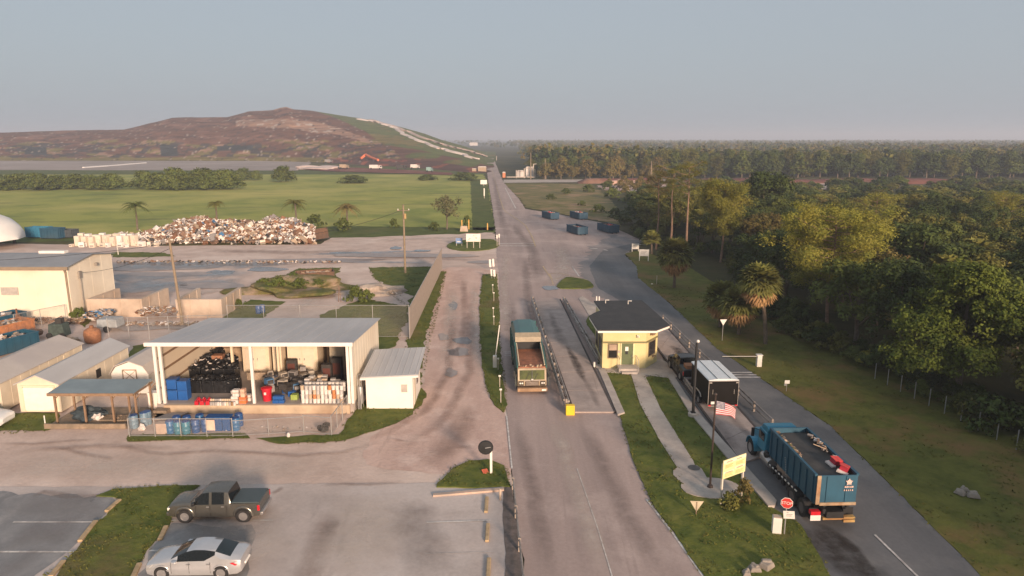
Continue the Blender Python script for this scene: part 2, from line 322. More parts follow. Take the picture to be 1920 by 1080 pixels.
sheet('lawn', [(690, 502), (815, 500), (790, 540), (760, 610), (740, 650), (715, 660), (640, 640), (600, 590), (680, 560), (760, 575), (775, 555), (730, 540), (700, 520)], .03, GRASS, amp=.4)
sheet('lawn', [(826, 508), (836, 510), (815, 580), (795, 640), (788, 720), (770, 760), (762, 640), (800, 560)], .04, GRASS, amp=.3)
sheet('lawn', [(650, 790), (700, 735), (770, 735), (792, 728), (800, 745), (775, 778), (730, 800), (640, 828), (520, 834), (480, 822), (640, 815)], .05, GRASS, amp=.25)
sheet('lawn', [(240, 817), (460, 813), (470, 822), (240, 829)], .05, GRASS, amp=.2, step=.5)
sheet('lawn', [(-300, 775), (110, 775), (112, 800), (90, 808), (-300, 815)], .05, GRASS, amp=.3)
sheet('lawn', [(225, 690), (250, 650), (300, 640), (300, 660), (280, 700), (240, 720)], .05, GRASS, amp=.3)
sheet('lawn', [(415, 596), (470, 562), (535, 566), (490, 600)], .04, GRASS, amp=.3)
sheet('lawn', [(480, 540), (560, 504), (640, 502), (635, 512), (600, 545), (520, 556)], .04, GRASS, amp=.5)
sheet('lawn', [(207, 473), (310, 474), (330, 481), (207, 483)], .04, GRASS, amp=.5)
sheet('lawn', [(140, 600), (160, 585), (172, 600), (160, 615)], .05, GRASS, amp=.3)
# damp patches and puddles
for i, (cx, cy, w, h, m) in enumerate([(500, 506, 36, 4, WATER), (415, 511, 25, 4, WATER), (255, 522, 45, 8, DAMP), (250, 540, 60, 9, DAMP), (310, 515, 90, 4, DAMP), (395, 536, 60, 6, DAMP), (650, 475, 30, 2.5, WATER), (790, 471, 18, 2, WATER), (742, 466, 12, 3, WATER),
        (850, 575, 8, 9, WATER), (868, 640, 17, 7, WATER), (832, 633, 10, 6, DAMP), (846, 700, 12, 8, DAMP), (860, 662, 20, 8, DAMP), (1032, 541, 16, 4, WATER), (260, 615, 50, 6, DAMP), (330, 612, 60, 6, DAMP), (760, 480, 130, 4, DAMP), (600, 489, 120, 4, DAMP), (900, 492, 28, 3, DAMP), (250, 500, 140, 8, DAMP), (420, 494, 130, 5, DAMP)]):
    rr = rnd(i)
    pts = [(cx+math.cos(t)*w*(1+.25*rr.uniform(-1, 1)), cy+math.sin(t)*h*(1+.25*rr.uniform(-1, 1))) for t in (k*math.pi/6 for k in range(12))]
    sheet('puddle', pts, .06+.006*(i % 9), m, amp=.15, smooth=2)
# car park stains and cracks
PATCH = ground_mat('worn_surface_patch', [(.29, .24, .22), (.23, .19, .175)], [(1.2, .4, .6)], rough=.9, bump=.2)
def crack(pix, w, m=None, z=.06): soft_strip('crack', pix, [w*1.5]*len(pix), z, m or S_DIRT)
crack([(616, 960), (612, 985), (600, 1010), (592, 1040), (580, 1075), (576, 1110)], .75)
crack([(640, 975), (625, 990), (612, 1010)], .5)
crack([(0, 832), (60, 834), (130, 828), (180, 826)], .25); crack([(95, 838), (150, 850), (200, 860), (208, 864)], .25); crack([(200, 826), (260, 845), (310, 853), (400, 846), (470, 850), (560, 856), (640, 850), (720, 828)], .3)
crack([(60, 935), (80, 925), (100, 928), (130, 933), (200, 930), (235, 918)], .3); crack([(507, 928), (520, 922), (530, 914)], .2)
crack([(600, 912), (640, 909), (690, 910), (760, 907)], .2); crack([(810, 910), (850, 911), (930, 909)], .12)
crack([(725, 822), (770, 830)], .2); crack([(840, 838), (890, 842)], .35)
for y_, x0, x1 in ((980, 25, 192), (1036, 0, 140), (977, 318, 512), (1034, 280, 475)): strip('parking_line', [(x0, y_), (x1, y_)], .13, .05, WPAINT)
strip('parking_line', [(800, 981), (920, 977)], .12, .05, WPAINT); strip('parking_line', [(798, 1040), (925, 1036)], .03, .05, WPAINT)
sheet('kerb', [(812, 929), (945, 918), (945, 922), (812, 933)], .14, mat('warm_kerb', (.5, .36, .28), scale=2, c2=(.33, .27, .23)), amp=0, thick=.12)
for pix, w, m in (([(400, 905), (420, 960), (500, 1080)], 3.0, S_PALE), ([(700, 925), (680, 1000), (660, 1090)], 3.5, S_PALE), ([(760, 940), (800, 1010), (800, 1090)], 2.0, S_TYRE), ([(340, 1000), (420, 1000), (500, 1010)], 2.4, S_DAMP), ([(40, 930), (150, 960), (200, 945)], 2.2, S_DAMP), ([(20, 1010), (90, 1000), (150, 990)], 2.0, S_DAMP), ([(0, 1060), (60, 1065)], 2.5, S_DAMP),
        ([(0, 860), (200, 880), (420, 885), (640, 880)], 3.0, S_PALE), ([(640, 835), (720, 815), (800, 770), (840, 700), (850, 600)], .7, S_DIRT), ([(690, 850), (770, 835), (840, 780), (880, 700), (885, 560)], .7, S_DIRT), ([(800, 880), (860, 820), (880, 760)], 1.6, S_DIRT), ([(850, 540), (845, 620), (835, 700)], 1.4, S_PALE), ([(888, 530), (893, 620), (900, 720)], 1.0, S_PALE), ([(870, 520), (872, 600), (866, 680)], .8, S_DIRT),
        ([(975, 800), (990, 880), (1010, 1000), (1030, 1090)], .8, S_TYRE), ([(1040, 790), (1060, 860), (1100, 980), (1140, 1090)], .9, S_PALE), ([(1100, 800), (1130, 870), (1180, 980), (1240, 1090)], 1.0, S_TYRE), ([(960, 560), (958, 620), (968, 760)], .9, S_TYRE), ([(985, 480), (990, 560), (1000, 640), (1010, 760)], 1.0, S_TYRE), ([(950, 470), (945, 540), (950, 640)], 1.0, S_PALE), ([(960, 420), (1000, 470), (1010, 540)], 1.6, S_TYRE), ([(1050, 460), (1060, 500), (1030, 545)], 2.0, S_PALE), ([(925, 330), (938, 400), (955, 460)], 1.6, S_TYRE),
        ([(700, 452), (800, 447), (900, 445)], 2.5, S_PALE), ([(640, 490), (760, 484), (900, 488)], 2.5, S_DIRT), ([(380, 470), (560, 474), (700, 470)], 3.0, S_DIRT), ([(180, 500), (330, 498), (560, 498)], 4.5, S_WET), ([(210, 515), (330, 520), (480, 512)], 4.5, S_WET), ([(220, 540), (330, 538), (460, 530)], 6.0, S_WET), ([(250, 528), (300, 534), (350, 530)], 4.0, S_WET), ([(560, 478), (700, 474), (820, 470)], 2.0, S_WET), ([(640, 493), (720, 492), (800, 494)], 1.2, S_WET), ([(600, 520), (640, 540), (640, 560)], 2.5, S_DIRT), ([(210, 550), (280, 556), (330, 552)], 3, S_DIRT), ([(450, 520), (400, 545), (330, 560)], 2.0, S_PALE), ([(640, 520), (600, 560), (520, 590)], 2.5, S_PALE), ([(210, 615), (330, 612), (420, 618)], 2.5, S_DAMP), ([(40, 845), (180, 838), (330, 842)], .6, S_DIRT)):
    soft_strip('surface_stain', pix, [w]*len(pix), .075+.003*(int(pix[0][0]) % 7), m, pix[0][1])
# road markings
for y0 in (661, 664.5, 668): strip('stop_line', [(946, y0), (971, y0)], .12 if y0 != 664.5 else .1, .06, WPAINT)
for k, (a, c_, y0) in enumerate([(1370, 1410, 700), (1374, 1418, 704.5), (1378, 1426, 709)]): strip('stop_line', [(a, y0), (c_, y0)], .22, .09, WPAINT)
for y0 in (457.5, 461.5): strip('stop_line', [(933, y0), (1002, y0)], .5, .07, WPAINT)
strip('centre_line', [(1004, 463), (998, 445), (986, 424), (975, 415), (949, 398), (944, 392), (936, 368), (931, 350)], .28, .07, YPAINT)
strip('centre_line', [(931, 350), (922, 318), (917, 292)], .2, .07, YPAINT)
strip('lane_line', [(967, 391), (947, 352)], .3, .07, WPAINT)
strip('lane_line', [(1018, 500), (1034, 524), (1037, 534)], .2, .07, YPAINT); strip('lane_line', [(1030, 514), (1050, 513), (1102, 526)], .2, .07, YPAINT); strip('lane_line', [(1030, 514), (1036, 524), (1062, 520)], .16, .07, YPAINT)
strip('lane_arrow', [(1038, 502), (1056, 502), (1062, 505)], .25, .07, WPAINT); strip('lane_arrow', [(1072, 499), (1086, 519)], .2, .075, WPAINT)
strip('lane_line', [(1640, 1005), (1722, 1085)], .12, .08, WPAINT)
strip('lane_line', [(1082, 880), (1120, 990), (1150, 1090)], .06, .06, WPAINT)
for q in ((1106, 466, 1120), (1132, 469, 1140)): strip('lane_line', [(q[0], q[1]), (q[2], q[1]+1)], .5, .07, WPAINT)
strip('road_edge_line', [(1212, 938), (1262, 1002), (1318, 1082), (1340, 1120)], .12, .06, WPAINT)
strip('road_edge_line', [(950, 782), (960, 880)], .1, .06, WPAINT)
# oil and tyre darkening on the lanes: real stains on the surface
OIL = ground_mat('oil_stain', [(.075, .065, .06), (.05, .045, .042), (.12, .10, .095)], [(.6, .35, .6, (1, .2, 1)), (.4, .5, .7)], rough=.6, bump=.05)
# footpath, kerbs
sheet('footpath', [(1182, 700), (1206, 700), (1240, 772), (1300, 868), (1304, 880), (1275, 888), (1238, 830), (1200, 760)], .13, PAVE, amp=.03, thick=.1)
sheet('footpath', [(P(1335, 918).x+math.cos(t)*1.75-.05, P(1335, 918).y+math.sin(t)*1.25) for t in (k*math.pi/14 for k in range(28))], .14, PAVE, amp=.05, thick=.1, world_pts=True)
sheet('footpath', [(1270, 880), (1306, 876), (1322, 893), (1330, 920), (1290, 915), (1262, 893)], .135, PAVE, amp=.03, smooth=2, thick=.1)
sheet('footpath', [(1110, 686), (1240, 676), (1285, 700), (1262, 712), (1200, 704), (1130, 700)], .125, PAVE, amp=.04, thick=.1)
sheet('kerb', [(1122, 696), (1134, 694), (1171, 778), (1158, 782)], .22, PAVE, amp=.02, thick=.2)
sheet('kerb', [(1292, 776), (1304, 772), (1380, 858), (1456, 944), (1452, 954), (1440, 954), (1366, 866)], .2, PAVE, amp=.02, thick=.18)
sheet('kerb', [(1250, 706), (1262, 706), (1304, 772), (1292, 776)], .2, PAVE, amp=.02, thick=.18)
# ================================================================== BUILDINGS
CREAM = mat('cream_metal_wall', (.78, .69, .55), rough=.6, var=.05, scale=.7, c2=(.72, .62, .48), c3=(.66, .55, .42))
CREAM2 = mat('weathered_cream_siding', (.70, .60, .46), rough=.65, var=.07, scale=1.2, c2=(.60, .51, .39))
WHITE = mat('white_paint', (.74, .70, .64), rough=.55, var=.05, scale=2)
WHITE_W = mat('pinkish_white_siding', (.82, .74, .66), rough=.65, var=.04, scale=1)
TRIM = mat('cream_trim', (.70, .58, .42), rough=.6, var=.05)
ROOF_G = mat('grey_metal_roof', (.46, .44, .425), rough=.5, var=.1, scale=.6, c2=(.36, .36, .37), stretch=(1, .2, 1))
ROOF_P = mat('pale_tan_roof', (.50, .44, .39), rough=.6, var=.07, scale=.7, c2=(.42, .37, .34))
ROOF_B = mat('blue_grey_roof', (.20, .245, .26), rough=.45, var=.1, scale=.5, c2=(.26, .29, .30))
SHINGLE = mat('dark_shingle_roof', (.032, .034, .037), rough=.9, var=.15, scale=4, c2=(.045, .045, .047))
YEL = mat('pale_yellow_block', (.66, .56, .28), rough=.7, var=.05, scale=1.2, c2=(.60, .50, .24))
GREEN_D = mat('olive_green_door', (.10, .125, .055), rough=.5, var=.08)
OLIVE = mat('olive_trim_band', (.19, .17, .075), rough=.6, var=.1)
DARKGL = mat('dark_window_glass', (.025, .022, .02), rough=.08, var=.2, spec=.6)
BLACK = mat('black_paint', (.015, .015, .016), rough=.5, var=.2)
BLACKR = mat('black_rubber', (.022, .021, .021), rough=.85, var=.2)
STEEL = mat('galvanised_steel', (.36, .35, .34), rough=.45, var=.12, metal=.4)
WOOD = mat('weathered_wood', (.27, .20, .14), rough=.85, var=.2, scale=4, c2=(.18, .14, .10))
BROWNT = mat('brown_painted_beam', (.24, .15, .09), rough=.7, var=.15)
CONCW = mat('stained_block_wall', (.50, .39, .30), rough=.9, var=.1, scale=1.2, c2=(.36, .27, .20), c3=(.56, .46, .37), bump=.3)
RUST = mat('rusty_steel', (.22, .10, .05), rough=.85, var=.25, scale=3, c2=(.12, .06, .035), c3=(.30, .17, .09), bump=.2)
INSUL = mat('tan_inner_lining', (.42, .30, .19), rough=.8, var=.06, scale=.8)
SLABC = mat('worn_dock_floor', (.36, .31, .28), rough=.8, var=.12, scale=.7, c2=(.26, .22, .20))
DOCK = mat('dock_edge_concrete', (.55, .43, .30), rough=.85, var=.12, scale=1.2, c2=(.38, .26, .17))

def ribbed(b, x0, y0, x1, y1, z0, z1, out, pitch=.9, w=.035, d=.012, m=0, top=None):
    "shallow vertical ribs on a wall running x0,y0 -> x1,y1"
    L = math.hypot(x1-x0, y1-y0); n = max(1, int(L/pitch)); ux, uy = (x1-x0)/L, (y1-y0)/L
    for k in range(n+1):
        t = min(L-.05, .05+k*(L-.1)/n); x, y = x0+ux*t, y0+uy*t; zt = top(x, y) if top else z1
        b.add([(x-ux*w+out[0]*.001, y-uy*w+out[1]*.001, z0), (x+ux*w+out[0]*.001, y+uy*w+out[1]*.001, z0), (x+ux*w*.5+out[0]*d, y+uy*w*.5+out[1]*d, z0), (x-ux*w*.5+out[0]*d, y-uy*w*.5+out[1]*d, z0),
               (x-ux*w, y-uy*w, zt), (x+ux*w, y+uy*w, zt), (x+ux*w*.5+out[0]*d, y+uy*w*.5+out[1]*d, zt), (x-ux*w*.5+out[0]*d, y-uy*w*.5+out[1]*d, zt)],
              [(0, 1, 2, 3), (4, 5, 6, 7), (3, 2, 6, 7), (0, 3, 7, 4), (2, 1, 5, 6)], m)

# ---- open-fronted storage shed
X0, X1, Y0, Y1, FZ = -26.35, -11.75, 50.0, 60.3, .7
zr = lambda y: 5.38+(y-Y0)*(4.5-5.38)/(Y1-Y0)
sh = thing('open_shed', 'long open-fronted cream shed with sloping grey metal roof and raised dock floor', 'shed', (0, 0, 0))
b = MB(); b.box(X0, X1, Y0-.15, Y1, .04, FZ); b.build('floor_slab', SLABC, sh)
b = MB(); b.box(X0+.6, X1-.25, Y0-.42, Y0-.155, .03, FZ-.01); b.build('dock_edge', DOCK, sh, bevel=.02)
b = MB()
b.prof([(Y0, .05), (Y1, .05), (Y1, zr(Y1)-.1), (Y0, zr(Y0)-.1)], X0, X0+.1); b.build('side_wall', CREAM, sh); b = MB()
b.prof([(Y0, .05), (Y1, .05), (Y1, zr(Y1)-.1), (Y0, zr(Y0)-.1)], X1-.1, X1)
ribbed(b, X1, Y0+.1, X1, Y1, .05, 5, (1, 0), top=lambda x, y: zr(y)-.12); b.build('side_wall', CREAM, sh)
b = MB(); b.box(X0+.1, X1-.1, Y1-.12, Y1-.02, FZ, zr(Y1)-.12); b.build('back_wall', INSUL, sh)
b = MB()
b.prof([(Y0-.45, zr(Y0-.45)), (Y1+.3, zr(Y1+.3)), (Y1+.3, zr(Y1+.3)+.06), (Y0-.45, zr(Y0-.45)+.06)], X0-.25, X1+.2)
k = X0-.2
while k < X1+.2:
    b.prof([(Y0-.4, zr(Y0-.4)+.06), (Y1+.3, zr(Y1+.3)+.06), (Y1+.3, zr(Y1+.3)+.072), (Y0-.4, zr(Y0-.4)+.072)], k, k+.04); k += .9
b.build('roof', mat('shed_roof_metal', (.50, .465, .44), rough=.6, var=.09, scale=.5, c2=(.36, .36, .37), c3=(.56, .51, .48), stretch=(1, .25, 1), big=.12), sh)
b = MB(); b.box(X0-.27, X1+.22, Y0-.62, Y0-.46, zr(Y0)-.12, zr(Y0)+.16); b.build('gutter', mat('white_fascia', (.80, .73, .66), rough=.5, var=.04), sh, bevel=.03)
for x in (X0+.05, X0+.45, -19.25, X1-.42, X1-.17):
    b = MB(); b.box(x, x+.2, Y0-.1, Y0+.12, FZ if x > X0+.3 else .05, zr(Y0)-.12); b.build('post', WHITE, sh, bevel=.015)
for x in (X0+3.4, -19.2):
    b = MB(); b.box(x, x+.18, 55.6, 55.8, FZ, zr(55.7)-.15); b.build('post', TRIM, sh)
b = MB()
for z in (1.7, 2.9, 4.0): b.box(X0+.11, X0+.22, Y0+.2, Y1-.2, z, z+.12)
for z in (1.9, 3.2): b.box(X0+.2, X1-.2, Y1-.2, Y1-.125, z, z+.12)
b.build('wall_girt', BROWNT, sh)
b = MB()
for i in range(9): y = Y0+.5+i*1.15; b.box(X0+.12, X1-.12, y, y+.08, zr(y)-.22, zr(y)-.06)
b.build('roof_purlin', BROWNT, sh)

def locker(x, w, d, h, y, label, two=True):
    t = thing('storage_locker', label, 'storage locker', (x, y, FZ), 0, 'cream storage lockers inside the open shed')
    b = MB(); b.box(0, w, 0, .06, 0, h); b.box(0, .06, 0, d, 0, h); b.box(w-.06, w, .06, d, 0, h); b.box(0, w, .06, d, h-.06, h+.04); b.build('wall', TRIM, t)
    n = 2 if two else 1; dw = (w-.5)/n
    for i in range(n):
        b = MB(); b.box(.25+i*dw+.02, .25+(i+1)*dw-.02, -.04, -.002, .12, h-.35); o = b.build('door', CREAM2, t)
        b = MB(); b.box(.25+i*dw+dw*(.78 if i == 0 else .15), .25+i*dw+dw*(.84 if i == 0 else .21), -.09, -.041, h*.42, h*.5); b.build('handle', STEEL, o)
    return t
locker(-22.75, 2.3, 1.8, 2.35, 57.4, 'cream storage locker at the shed back, left of the centre post, behind the black boxes')
locker(-20.15, .8, 1.8, 2.5, 57.2, 'narrow cream storage locker standing ajar just left of the centre post', False)
locker(-19.0, 2.6, 1.8, 2.3, 57.5, 'wide cream double-door locker just right of the centre post')
locker(-15.2, 1.3, 1.8, 2.4, 56.6, 'cream single-door locker at the right end of the shed with rolled tarps above', False)
tag(MB().box(-15.9, -15.45, 58.6, 59.5, FZ, FZ+2.3).build('cabinet', INSUL), 'narrow tan cabinet against the back wall left of the single-door locker', 'cabinet')
tag(MB().box(-13.4, -12.6, 58.9, 59.8, FZ, FZ+2.0).build('cabinet', INSUL), 'tan cabinet against the back wall in the right corner of the shed', 'cabinet')
b = MB(); b.blob((-14.2, 57.3, FZ+2.75), (2.0, .8, .16), 4, .3, 3); tag(b.build('rolled_tarp', mat('brown_tarp', (.16, .10, .06), var=.2, scale=5)), 'brown rolled tarp lying on top of the right-hand lockers', 'tarp')
b = MB(); b.box(-12.9, -12.35, 57.0, 57.1, 3.0, 3.5); o = b.build('notice_board', WHITE); tag(o, 'small white notice board hanging in the right corner of the shed', 'notice board')
b = MB(); b.box(-12.8, -12.45, 56.96, 56.995, 3.1, 3.4); b.build('panel', mat('grey_board_panel', (.2, .18, .16)), o)

# ---- white lean-to annex
an = thing('annex_shed', 'small white lean-to shed with grey roof beside the open shed', 'shed', (0, 0, 0))
ax0, ax1, ay0, ay1 = -10.95, -7.45, 50.6, 54.9
ztop = lambda x, y: 2.62+(x-ax0)*.05+(y-ay0)*.11
b = MB(); b.prism([(ax0, ay0), (ax1, ay0), (ax1, ay1), (ax0, ay1)], .03, lambda p: ztop(*p)); b.build('wall', WHITE_W, an)
b = MB(); q = [(ax0-.3, ay0-.4), (ax1+.5, ay0-.4), (ax1+.45, ay1+.5), (ax0-.2, ay1+.5)]
b.add([(x, y, ztop(x, y)+.01) for x, y in q]+[(x, y, ztop(x, y)+.09) for x, y in q], [(0, 1, 2, 3), (4, 5, 6, 7), (0, 1, 5, 4), (1, 2, 6, 5), (2, 3, 7, 6), (3, 0, 4, 7)])
for i in range(9):
    x = ax0-.1+i*.48; b.add([(x, ay0-.38, ztop(x, ay0-.38)+.09), (x+.05, ay0-.38, ztop(x, ay0-.38)+.09), (x+.05, ay1+.45, ztop(x, ay1+.45)+.09), (x, ay1+.45, ztop(x, ay1+.45)+.09), (x+.02, ay0-.38, ztop(x, ay0-.38)+.13), (x+.02, ay1+.45, ztop(x, ay1+.45)+.13)], [(0, 4, 5, 3), (1, 2, 5, 4), (0, 1, 4)])
b.build('roof', ROOF_G, an)
b = MB(); b.box(ax0-.32, ax1+.52, ay0-.5, ay0-.405, 2.56, 2.7, ry=-.05); b.build('fascia', WHITE, an)
b = MB(); b.box(-8.3, -7.85, ay0-.03, ay0-.002, 1.35, 1.95); b.build('vent', mat('grey_vent', (.40, .36, .32)), an)
b = MB(); b.box(ax1+.002, ax1+.03, 51.3, 52.1, .1, 2.1); b.build('door', CREAM2, an)
b = MB(); b.box(ax1+.002, ax1+.03, 52.8, 53.5, 1.2, 1.9); b.build('window', DARKGL, an)
t = thing('gas_cylinder', 'grey gas cylinder standing on legs between the open shed and the white annex', 'tank', (-11.45, 50.9, .05))
b = MB(); b.lathe([(.02, .25), (.2, .32), (.22, .45), (.22, 1.5), (.16, 1.64), (.04, 1.7)], n=16); b.build('tank_body', STEEL, t, smooth=True)
for a in range(4): b = MB(); b.tube([(.2*math.cos(a*1.57), .2*math.sin(a*1.57), 0), (.17*math.cos(a*1.57), .17*math.sin(a*1.57), .4)], .02, 6); b.build('leg', STEEL, t)
for i in range(3):
    t = tag(MB().tube([(-11.5+.1*i, 50.3, .1), (-11.62+.1*i, 50.9+.2*i, 2.6)], .035, 6).build('leaning_pipe', STEEL), 'metal pipe leaning on the right wall of the open shed beside the annex', 'pipe', 'pipes leaning on the shed')

# ---- portable sheds, left
def gable_shed(name, label, x0, x1, y0, y1, ze, zr_, wallm, roofm, cat='shed'):
    t = thing(name, label, cat, (x0, y0, 0)); w, d = x1-x0, y1-y0
    b = MB(); b.prof([(0, .12), (w, .12), (w, ze), (w/2, zr_), (0, ze)], 0, d, 'y')
    ribbed(b, w, 0, w, d, .12, ze-.05, (1, 0), pitch=1.1); b.build('wall', wallm, t)
    b = MB(); s = (zr_-ze)/(w/2)
    for a, c_ in ((-.15, w/2), (w+.15, w/2)):
        za = ze-.15*s
        b.add([(a, -.2, za+.02), (c_, -.2, zr_+.02), (c_, d+.15, zr_+.02), (a, d+.15, za+.02), (a, -.2, za+.08), (c_, -.2, zr_+.09), (c_, d+.15, zr_+.09), (a, d+.15, za+.08)], [(0, 1, 2, 3), (4, 7, 6, 5), (0, 1, 5, 4), (3, 2, 6, 7), (0, 4, 7, 3)])
    b.build('roof', roofm, t); return t, w, d
t, w, d = gable_shed('portable_shed', 'long narrow cream portable shed with white roll-up door facing the road', -36.45, -33.4, 49.75, 59.4, 2.3, 2.95, CREAM2, ROOF_G)
b = MB(); b.box(.42, w-.42, -.06, -.004, .25, 2.02)
for i in range(7): b.box(.42, w-.42, -.075, -.061, .28+i*.25, .47+i*.25)
b.build('roll_up_door', WHITE, t)
b = MB(); b.box(.3, .41, -.07, -.003, .15, 2.1); b.box(w-.41, w-.3, -.07, -.003, .15, 2.1); b.box(.3, w-.3, -.07, -.003, 2.1, 2.2); b.build('door_frame', TRIM, t)
b = MB(); b.box(w+.003, w+.05, 4.7, 5.3, 1.1, 1.8); b.build('window', DARKGL, t)
t, w, d = gable_shed('portable_shed', 'long cream portable shed with pale tan roof at the left edge of the photo', -41.7, -37.75, 49.75, 60.0, 2.35, 3.05, CREAM2, ROOF_P)
b = MB(); b.box(w+.003, w+.04, 7.6, 8.4, .3, 2.1); b.build('door', TRIM, t)
b = MB(); b.box(1, 2.9, -.05, -.003, .25, 2.0); b.build('roll_up_door', WHITE, t)
# barn shed
t = thing('barn_shed', 'small pale barn-shaped shed with cross-braced door behind the blue canopy', 'shed', (-31.75, 53.7, 0))
g = [(0, .1), (2.95, .1), (2.95, 1.75), (2.55, 2.3), (1.475, 2.7), (.4, 2.3), (0, 1.75)]
b = MB(); b.prof(g, 0, 5.2, 'y'); b.build('wall', WHITE, t)
b = MB(); rp = [(-.12, 1.65), (.35, 2.36), (1.475, 2.78), (2.6, 2.36), (3.07, 1.65)]
for i in range(4):
    (a, za), (c_, zc) = rp[i], rp[i+1]
    b.add([(a, -.15, za), (c_, -.15, zc), (c_, 5.35, zc), (a, 5.35, za), (a, -.15, za+.06), (c_, -.15, zc+.06), (c_, 5.35, zc+.06), (a, 5.35, za+.06)], [(0, 1, 2, 3), (4, 7, 6, 5), (0, 1, 5, 4), (3, 2, 6, 7), (0, 4, 7, 3), (1, 2, 6, 5)])
b.build('roof', ROOF_P, t)
b = MB(); b.box(.95, 2.0, -.03, -.003, .2, 2.05); o = b.build('door', WHITE_W, t)
b = MB(); b.box(.9, .98, -.06, -.031, .2, 2.1); b.box(1.97, 2.05, -.06, -.031, .2, 2.1); b.box(.98, 1.97, -.06, -.031, 2.02, 2.1); b.box(.98, 1.97, -.06, -.031, 1.1, 1.17)
b.tube([(1, -.045, 1.2), (1.95, -.045, 2.0)], .025, 4); b.tube([(1, -.045, 2.0), (1.95, -.045, 1.2)], .025, 4); b.build('door_brace', WOOD, o)
# canopy
t = thing('carport', 'lean-to canopy with blue-grey metal roof on timber posts beside the portable shed', 'canopy', (-32.4, 47.5, 0))
b = MB(); b.box(-.15, 5.9, -.35, 2.35, 2.5, 2.58, rx=.05); b.build('roof', ROOF_B, t)
b = MB(); b.box(-.15, 5.9, -.40, -.352, 2.33, 2.53); b.box(5.905, 5.95, -.3, 2.3, 2.36, 2.5); b.build('fascia', BROWNT, t)
for x in (.0, 2.05, 4.05, 5.7):
    for y in (0, 2.1):
        if x in (2.05,) and y: continue
        b = MB(); b.box(x, x+.12, y, y+.12, .12, 2.44); b.tube([(x+.06, y+.06, 1.9), (x+.5, y+.06, 2.4)], .04, 4); b.build('post', BROWNT, t)
b = MB(); b.box(-.4, 5.3, -.6, 3.2, .03, .12); b.box(-.4, 5.3, -.75, -.605, .05, .4); b.build('deck', WOOD, t)

# ---- big cream warehouse
wh = thing('warehouse', 'big cream metal warehouse with grey roof at the left edge of the photo', 'warehouse', (0, 0, 0))
wx0, wx1, wy0, wy1 = -74, -49.3, 77.5, 86.4
zz = lambda y: 6.1+.62*(1-abs(y-82)/4.5)
prof = [(wy0, .03), (wy1, .03), (wy1, zz(wy1)), (82, 6.72), (wy0, zz(wy0))]
b = MB(); b.prof(prof, wx0, wx1); ribbed(b, wx1, wy0, wx1, wy1, .03, 6, (1, 0), pitch=1.9, top=lambda x, y: zz(y)-.05)
ribbed(b, wx0, wy0, wx1, wy0, .03, 6.1, (0, -1), pitch=1.9); b.build('wall', CREAM, wh)
b = MB(); b.prof([(wy0-.4, zz(wy0-.4)+.02), (82, 6.75), (wy1+.3, zz(wy1+.3)+.02), (wy1+.3, zz(wy1+.3)+.1), (82, 6.84), (wy0-.4, zz(wy0-.4)+.1)], wx0, wx1+.35)
b.build('roof', mat('warehouse_roof', (.235, .24, .25), rough=.5, var=.1, scale=.4), wh)
b = MB(); b.box(wx0, wx1+.35, wy0-.55, wy0-.41, 5.78, 6.12); b.build('gutter', mat('dark_tan_trim', (.25, .19, .13)), wh)
b = MB(); b.tube([(wx1-.15, wy0-.3, 5.8), (wx1-.15, wy0-.12, 5.4), (wx1-.1, wy0-.12, .1)], .12, 6); b.build('downspout', mat('dark_tan_trim', (.25, .19, .13)), wh)
b = MB(); b.box(-55.3, -52.3, 82.1, 82.9, 6.8, 7.1); b.build('roof_vent', WHITE, wh)
b = MB(); b.box(-56.9, -55.0, wy0-.14, wy0-.08, 2.9, 3.75); b.build('wall_vent', mat('grey_vent', (.40, .36, .32)), wh)
b = MB(); b.box(wx1+.03, wx1+.25, 79.2, 79.7, 4.4, 5.2); b.tube([(wx1+.15, 79.5, .1), (wx1+.15, 79.5, 5.2)], .07, 6); o = b.build('electric_meter', mat('grey_meter', (.25, .22, .19)), wh)
b = MB(); b.box(wx1+.04, wx1+.35, 82.6, 83.0, 5.3, 5.6); b.build('wall_lamp', mat('grey_meter', (.25, .22, .19)), wh)
# ---- white fabric dome
dm = thing('dome_building', 'white arched fabric dome building on dark legs behind the warehouse', 'dome', (-101.6, 131, 0))
vs = []; fs = []; nx, na = 26, 20
for i in range(nx+1):
    u = i/nx; x = -22+u*32; s_ = 1 if u < .6 else math.sqrt(max(0, 1-((u-.6)/.4)**2.6))
    for k in range(na+1):
        a = math.pi*k/na; z = 1.6+s_*5.6*math.sin(a)**.8+.06*math.cos(i*2.2); vs.append((x, -8*s_*math.cos(a), z))
for i in range(nx):
    for k in range(na): fs.append((i*(na+1)+k, i*(na+1)+k+1, (i+1)*(na+1)+k+1, (i+1)*(na+1)+k))
b = MB(); b.add(vs, fs); b.build('cover', mat('white_fabric', (.68, .66, .63), rough=.7, var=.05, scale=.4), dm, smooth=True)
for x in (-18, -12, -6, 0, 5.2):
    for y in (-5.2, 5.2): b = MB(); b.box(x, x+.35, y, y+.35, 0, 3.0); b.build('leg', mat('dark_leg', (.05, .04, .035)), dm)

